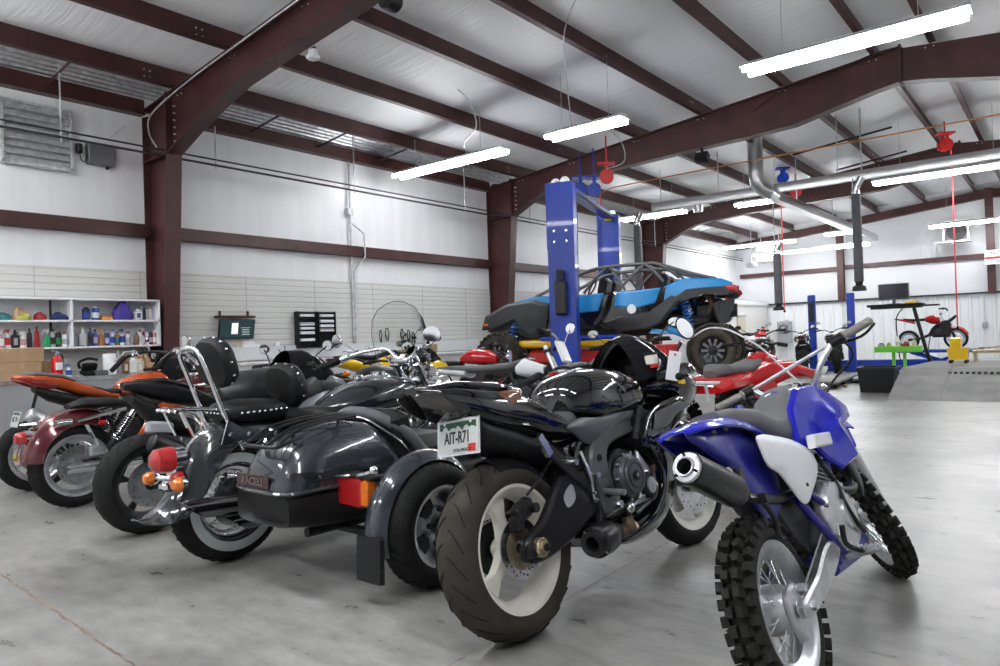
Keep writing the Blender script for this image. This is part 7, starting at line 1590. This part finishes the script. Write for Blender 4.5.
# back wall fans and signs
def fan(x, z, y, w, label):
    r = empty('wall_fan', (x, y, z), label=label, cat_='fan'); b = B()
    for s in (-1, 1): b.box((s*w/2, 0, 0), (.04, .25, w)); b.box((0, 0, s*w/2), (w, .25, .04))
    b.box((0, -.2, -w/2-.05), (w*1.25, .5, .03)); b.obj('housing', 'galv', r)
    b = B(); b.cyl((0, .05, 0), w*.42, .02, seg=26, m=0); 
    for k in range(4): a = k*pi/2; b.box((w*.2*cos(a), 0, w*.2*sin(a)), (w*.34, .02, w*.14), R=Ry(-math.degrees(a)))
    b.obj('blades', 'dark_metal', r)
fan(-2.6, 3.86, 25.2, .62, 'square wall fan on the back wall below the far strip light')
r = empty('unit_heater', (-7.85, 24.4, 3.66), label='grey unit heater hanging in the far corner behind a strip light', cat_='heater'); b = B(); b.box((0, 0, 0), (.75, .5, .6), bev=.02); b.obj('housing', 'galv', r); b = B(); 
for k in range(6): b.box((0, -.26, -.22+k*.09), (.66, .03, .05), R=Rx(30))
b.obj('louvre', 'galv', r); b = B(); b.bar((-.3, 0, .3), (-.3, 0, .9), .01); b.bar((.3, 0, .3), (.3, 0, .9), .01); b.obj('hanger', 'galv', r)
b = B(); b.cyl((0, 0, 0), .16, .14, 'Z', 20, bev=.03); b.bar((0, 0, .06), (0, 0, 1.26), .012, 6); one(b, 'bay_lamp', 'white_plastic', 'small white round lamp below the unit heater', 'lamp', loc=(-7.85, 22.6, 3.16))
r = empty('wall_sign', (-1.55, 25.1, 2.98), label='white sign with a red stripe at the right picture edge on the back wall column', cat_='sign')
b = B(); b.box((0, 0, 0), (.72, .02, .42), bev=.004); b.obj('board', 'paper', r); b = B(); b.box((0, -.012, -.02), (.70, .004, .07)); b.obj('stripe', 'red_matte', r); b = B(); b.text('INSTALL', .13, TT((0, -.013, .11), Rx(90)), 0); b.text('AIR', .10, TT((0, -.013, -.14), Rx(90)), 0); b.obj('lettering', 'ink', r)
for x, z0, z1, t in ((-1.95+.2, 1.0, 1.95, 'thin conduit with an outlet box on the right part of the back wall'), (-5.6, 1.1, 1.95, 'thin conduit with an outlet box behind the far blue posts')):
    r = empty('wall_conduit', (x-.25, YB-.1, 0), label=t, cat_='conduit'); b = B(); b.bar((0, 0, z0), (0, 0, z1), .014, 6); b.obj('pipe', 'galv', r); b = B(); b.box((0, 0, z0), (.14, .06, .16), bev=.01); b.obj('outlet_box', 'cabinet_grey', r)
b = B(); b.box((0, 0, 0), (.46, .18, .75), bev=.02); b.box((0, -.1, .1), (.3, .02, .3), m=1); one(b, 'electrical_panel', ['cabinet_grey', 'cabinet_dark'], 'grey electrical panel on the back wall right of the office', 'electrical panel', loc=(-7.75, 25.35, .98))
for i, (x, z, t) in enumerate(((-8.30, .82, 'left of two red fire extinguishers on the office wall'), (-8.30, .90, 'right of two red fire extinguishers on the office wall'))):
    r = empty('fire_extinguisher', (x+.035, 24.2+i*.45, z-.3), label=t, cat_='fire extinguisher'); b = B(); b.lathe([(0, 0), (.09, 0), (.10, .02), (.10, .42), (.07, .5), (.03, .53), (0, .53)], (0, 0, 0), 'Z', 16); b.obj('cylinder', 'red_paint', r); b = B(); b.box((0, 0, .57), (.05, .14, .05)); b.obj('valve', 'black_plastic', r)
# far lift
r = empty('two_post_lift', (-4.55, 18.6, 0), 8, label='second blue lift standing before the white back wall', cat_='car lift')
for x in (-.45, .42): b = B(); b.box((x, 0, .95), (.17, .16, 1.9), bev=.01); b.box((x, 0, .03), (.3, .3, .06)); b.obj('post', 'lift_blue', r)
b = B(); b.box((1.05, .2, .20), (2.6, .25, .14), bev=.01); b.box((1.05, .2, .06), (2.4, .2, .12)); b.obj('runway', 'lift_blue', r)
b = B(); b.box((-.45, -.09, 1.5), (.12, .02, .5)); b.obj('chain_slot', 'black_satin', r)
# drive-on ramp and black tub
r = empty('steel_ramp', (0, 0, 0), label='wide grey steel drive-on ramp at the right side of the hall', cat_='ramp')
b = B(); P0 = [(-2.11, 11.47, .0), (1.6, 11.75, .0), (1.6, 12.95, .40), (-2.12, 12.78, .40)]; Pb = [(-2.11, 11.47, 0), (1.6, 11.75, 0), (1.6, 12.95, 0), (-2.12, 12.78, 0)]
b.add(P0+Pb, [(0, 1, 2, 3), (4, 7, 6, 5), (0, 3, 7, 4), (1, 5, 6, 2), (2, 6, 7, 3)]); b.obj('sloped_plate', 'ramp_steel', r, sharp=20)
b = B(); b.add([(-2.12, 12.78, .40), (1.6, 12.95, .40), (1.6, 15.4, .40), (-2.0, 15.2, .40), (-2.12, 12.78, .33), (1.6, 12.95, .33), (1.6, 15.4, .33), (-2.0, 15.2, .33)], [(0, 1, 2, 3), (4, 7, 6, 5), (0, 4, 5, 1), (1, 5, 6, 2), (2, 6, 7, 3), (3, 7, 4, 0)]); b.obj('deck', 'ramp_steel', r, sharp=20)
for x, y in ((-1.9, 13.0), (1.4, 13.1), (-1.8, 15.0), (1.4, 15.2)): b = B(); b.box((x, y, .165), (.1, .1, .33)); b.obj('leg', 'dark_metal', r)
b = B()
for k in range(16): x = -1.45+k*.075; u = .82; b.box((x, 11.49+u*1.33+.0, .0+.40*u+.006), (.042, .08, .006), R=Rx(17))
b.obj('hole_row', 'groove', r, **{'kind': 'stuff'})
for x in (-1.45, -.75, -.05, .65): b = B(); b.box((x, 12.15, .205), (.008, 1.3, .008), R=Rx(17.5)); b.obj('seam', 'cabinet_dark', r)
r = empty('black_tub', (-2.50, 13.0, 0), 4, label='black plastic tub standing on the floor left of the ramp', cat_='tub')
b = B(); b.loft([[(sx*.27*k, sy*.36*k, z) for sx, sy in ((-1, -1), (1, -1), (1, 1), (-1, 1))] for k, z in ((.86, 0), (1, .40), (.96, .40), (.84, .02))], cap=True); b.obj('shell', 'black_plastic', r)
b = B(); b.loft([[(sx*.285*k, sy*.375*k, z) for sx, sy in ((-1, -1), (1, -1), (1, 1), (-1, 1))] for k, z in ((1, .375), (1, .405), (.93, .405), (.93, .375))], cap=False); b.obj('rim', 'black_satin', r)
# green tool stand with bottles
r = empty('green_tool_stand', (-2.50, 14.8, 0), 3, label='bright green tool tray stand behind the black tub', cat_='tool stand')
b = B(); b.box((0, 0, .60), (.74, .42, .03)); b.box((0, -.2, .65), (.74, .02, .08)); b.box((0, .2, .65), (.74, .02, .08)); b.obj('tray', 'green_paint', r)
for x in (-.08, .10): b = B(); b.box((x, 0, .30), (.05, .05, .60)); b.box((x, 0, .02), (.06, .4, .04)); b.obj('leg', 'green_paint', r)
for dx, h, k, c1, c2, lb, t in ((-.28, .14, 'can', 'grey', 'black', None, 'grey tin leftmost on the green tool stand'), (-.15, .17, 'bottle', 'yellow', 'white', None, 'yellow green bottle left on the green tool stand'), (.0, .26, 'jug', 'white', 'white', 'orange', 'white jug with orange label on the green tool stand'), (.13, .16, 'can', 'red', 'black', None, 'red tin right of the white jug'), (.26, .20, 'bottle', 'cream', 'yellow', None, 'cream bottle with yellow cap rightmost on the green tool stand')):
    bottle(-2.50+dx, 14.8, .616, h, .10, k, c1, c2, lb, t, 'containers on the green tool stand')
# alignment workstation: monitor, shelf, leaning mast
r = empty('diagnostic_stand', (-2.55, 16.3, 0), label='black leaning mast stand carrying a wide shelf and a large dark monitor', cat_='equipment stand')
b = B(); b.tube([(.42, 0, .06), (.28, 0, .6), (.10, 0, 1.42)], .035, 10); b.obj('mast', 'black_satin', r)
b = B(); b.box((.3, 0, .03), (.6, .6, .06), bev=.01); b.obj('base', 'black_satin', r)
b = B(); b.box((-.22, 0, 1.49), (1.0, .4, .05), bev=.01); b.box((-.2, -.05, 1.44), (.9, .3, .04)); b.box((.36, 0, 1.46), (.35, .3, .03)); b.obj('shelf', 'black_plastic', r)
b = B(); b.box((-.25, 0, 1.77), (.56, .04, .33), bev=.006); b.box((-.25, .0, 1.56), (.06, .04, .12)); b.box((-.25, 0, 1.52), (.25, .18, .015)); m_ = b.obj('monitor', 'skin_box', r)
b = B(); b.box((-.25, -.022, 1.775), (.52, .004, .29)); b.obj('screen', 'screen_off', m_)
b = B(); b.box((.08, -.05, 1.53), (.22, .2, .05), bev=.01); b.obj('tray_box', 'yellow_paint', r)
b = B(); b.tube(cat([(-.1, 0, 1.42), (-.22, 0, 1.2), (-.2, 0, .7), (-.15, 0, .3), (.1, 0, .06)], 5), .012, 6); b.obj('cable', 'black_plastic', r)
# scissor lift with red dirt bike
r = empty('scissor_lift', (-2.15, 17.2, 0), label='blue scissor lift table carrying a small red motorcycle', cat_='scissor lift')
b = B(); b.box((0, 0, .52), (1.5, .5, .06), bev=.01); b.obj('table_top', 'lift_blue', r)
for s in (-1, 1):
    b = B(); b.bar((-.6, s*.2, .1), (.5, s*.2, .5), .03, 6); b.obj('scissor_arm', 'lift_blue', r); b = B(); b.bar((.6, s*.2, .1), (-.5, s*.2, .5), .03, 6); b.obj('scissor_arm', 'lift_blue', r)
b = B(); b.box((0, 0, .05), (1.7, .55, .10), bev=.01); b.obj('base_frame', 'lift_blue', r)
bike('dirt_bike', (-2.7, 17.2), 0, 0, 'small red dirt bike standing on the blue scissor lift table', RR=.24, RF=.26, WB=1.0, rim='alu', wheel_kind='wire', wr=.09, wf=.08, rake=26, sc=.85, z=.555, far=True, fork_m='alu',
    tail=[(-.30, .78, .04, .01, .02), (-.1, .74, .08, .02, .04), (.15, .68, .08, .02, .05)], tail_m='red_paint', tl=False, seat=[(-.1, .76, .06, .02, .03), (.1, .73, .09, .03, .04), (.4, .74, .08, .03, .04)],
    tank=[(.38, .74, .06, .05, .06), (.5, .76, .12, .08, .14), (.7, .72, .13, .06, .12)], tank_m='red_paint', bars=(.78, .34, .98, .05), fork_top=.9, fender_m='red_paint', headlight=False, mirrors=False)
r = empty('mop_bucket', (-1.50, 14.2, .40), label='yellow mop bucket standing on the grey ramp deck', cat_='bucket'); b = B(); b.loft([[(sx*.16*k, sy*.13*k, z) for sx, sy in ((-1, -1), (1, -1), (1, 1), (-1, 1))] for k, z in ((.8, .06), (1, .26), (.95, .26), (.75, .09))]); b.box((-.03, 0, .34), (.16, .2, .2), bev=.02); b.obj('shell', 'yellow_paint', r)
for sx in (-1, 1):
    for sy in (-1, 1): b = B(); b.cyl((sx*.11, sy*.09, .03), .03, .02, seg=10); b.obj('caster', 'black_plastic', r)
b = B(); b.bar((.0, 0, .0), (.55, .02, .0), .02, 6); b.bar((.1, -.1, .05), (.5, .1, .08), .015, 6); b.box((.25, 0, -.03), (.5, .2, .02)); b.box((.05, 0, -.11), (.04, .2, .16)); b.box((.45, 0, -.11), (.04, .2, .16)); one(b, 'wheel_dolly', 'tan_metal', 'tan metal dolly bars right of the yellow mop bucket', 'dolly', loc=(-1.34, 14.55, .595))
r = empty('shop_stool', (-.66, 14.1, .40), label='small black and red shop stool at the right picture edge', cat_='stool'); b = B(); b.box((0, 0, .45), (.24, .3, .07), bev=.02); b.box((.1, 0, .60), (.05, .28, .2), bev=.02); b.obj('seat', 'skin_box', r); b = B(); b.bar((-.0, 0, .42), (0, 0, .05), .02)
for s in (-1, 1): b.bar((-.12, s*.12, .02), (.0, 0, .25), .015, 6, 1); b.bar((.12, s*.12, .02), (.0, 0, .25), .015, 6, 1)
b.obj('base', ['dark_metal', 'red_matte'], r)
# display bikes on a low platform
r = empty('low_platform', (-3.68, 14.5, 0), 5, label='low grey steel platform under the far parked motorcycles', cat_='platform'); b = B(); b.box((0, 0, .10), (.75, 2.4, .05), bev=.01); b.obj('deck', 'ramp_steel', r)
for y in (-1, 0, 1): b = B(); b.box((0, y, .04), (.65, .08, .08)); b.obj('foot', 'dark_metal', r)
def farbike(x, y, yaw, tm, lab, z=0, nm='naked_motorcycle', **k):
    return bike(nm, (x, y), yaw, 5, lab, RR=.31, RF=.30, wr=.16, rim='dark_metal', far=True, z=z, tail=[(-.15, .84, .05, .02, .02), (.05, .85, .10, .03, .06), (.3, .80, .11, .04, .07), (.45, .76, .11, .03, .05)], tail_m=tm,
     seat=[(-.05, .88, .07, .02, .03), (.2, .86, .11, .03, .04), (.5, .79, .12, .03, .04)], tank=[(.46, .80, .08, .05, .06), (.54, .82, .15, .10, .08), (.72, .84, .18, .12, .1), (.9, .83, .17, .11, .08), (1.0, .80, .1, .06, .05)], tank_m=tm, bars=(1.02, .37, 1.03, .05), fork_top=.94, **k)
farbike(-4.62, 16.5, 105, 'black_gloss', 'dark motorcycle facing away on the low platform left of the far lift posts')
farbike(-4.02, 16.8, 105, 'black_gloss', 'black motorcycle facing away in front of the right far lift post')
farbike(-4.75, 13.6, 108, 'white_plastic', 'white and black motorcycle seen behind the red quad bike')
farbike(-3.75, 11.3, 106, 'black_satin', 'black motorcycle with dark handlebar and mirror right of the raised buggy wheel')
b = B(); b.box((0, 0, .04), (.25, .35, .07), bev=.02); one(b, 'floor_creeper', 'black_plastic', 'small black creeper lying beside the black tub', 'creeper', loc=(-3.2, 14.9, 0))
b = B(); b.sph((0, 0, .035), .035); one(b, 'floor_ball', 'tan_metal', 'small round cap lying on the floor left of the black tub', 'cap', loc=(-3.15, 13.6, 0))
# ================================================================ lights, camera
K = [(-1.67, 7.78, 3.93, 2.1, 1, 'large white ceiling strip light nearest the camera, top right above the black rafter'),
     (-5.12, 8.35, 3.93, 1.25, 1, 'short white ceiling strip light above the blue lift overhead beam'),
     (-7.76, 8.39, 3.93, 2.4, 1, 'white ceiling strip light close to the left wall'),
     (-1.75, 15.7, 3.93, 2.5, 1, 'long white strip light under the steel duct rail at the right'),
     (-7.75, 15.6, 3.93, 1.7, 1, 'white strip light beside the far blue lift post'),
     (-5.30, 15.9, 3.93, 1.1, 1, 'short white strip light left of the dropping silver duct'),
     (-8.0, 23.7, 3.93, 2.4, 1, 'far strip light above the office corner'),
     (-6.2, 22.9, 3.50, 3.4, 1, 'long far strip light hung low before the back wall'),
     (-5.15, 22.4, 3.85, .9, 1, 'small far strip light behind the grey duct rail'),
     (-2.0, 24.0, 3.93, 2.3, 1, 'far strip light in front of the back wall fan')]
for x, y, z, ln, s, lb in K: strip_light(x, y, z, ln, label=lb)
for i, (x, y) in enumerate(((-8.0, .9), (-5.0, .6), (-2.0, .4), (1.4, .4), (-7.0, -3), (-2.0, -3), (1.8, 7.8), (4.4, 7.8), (1.8, 15.7), (1.8, 23.5))):
    o = strip_light(x, y, 3.93, 2.4, label='ceiling strip light outside the picture')
cam = bpy.data.cameras.new('camera'); co = bpy.data.objects.new('camera', cam); COL.objects.link(co)
yaw, pitch, roll = .67945, .00858, -.03355
cy, sy = cos(yaw), sin(yaw)
W = V((-sy*cos(pitch), cy*cos(pitch), sin(pitch))); r0 = V((cy, sy, 0)); u0 = r0.cross(W)
RR_ = r0*cos(roll)+u0*sin(roll); UU_ = -r0*sin(roll)+u0*cos(roll)
M = MX.Identity(4)
for i in range(3): M[i][0], M[i][1], M[i][2] = RR_[i], UU_[i], -W[i]
M.translation = (0, 0, 1.07); co.matrix_world = M
cam.sensor_width = 36; cam.lens = 707/1000*36; cam.clip_start = .05; cam.clip_end = 200
SC.camera = co
wd = bpy.data.worlds.new('world'); SC.world = wd; wd.use_nodes = True
wd.node_tree.nodes['Background'].inputs[0].default_value = (.8, .85, .9, 1); wd.node_tree.nodes['Background'].inputs[1].default_value = .3
SC.view_settings.view_transform = 'Standard'; SC.view_settings.look = 'None'; SC.view_settings.gamma = 1; SC.view_settings.exposure = EXPOSURE
SC.view_settings.use_curve_mapping = False
SC.cycles.max_bounces = 8; SC.cycles.use_denoising = True; SC.cycles.sample_clamp_indirect = 6
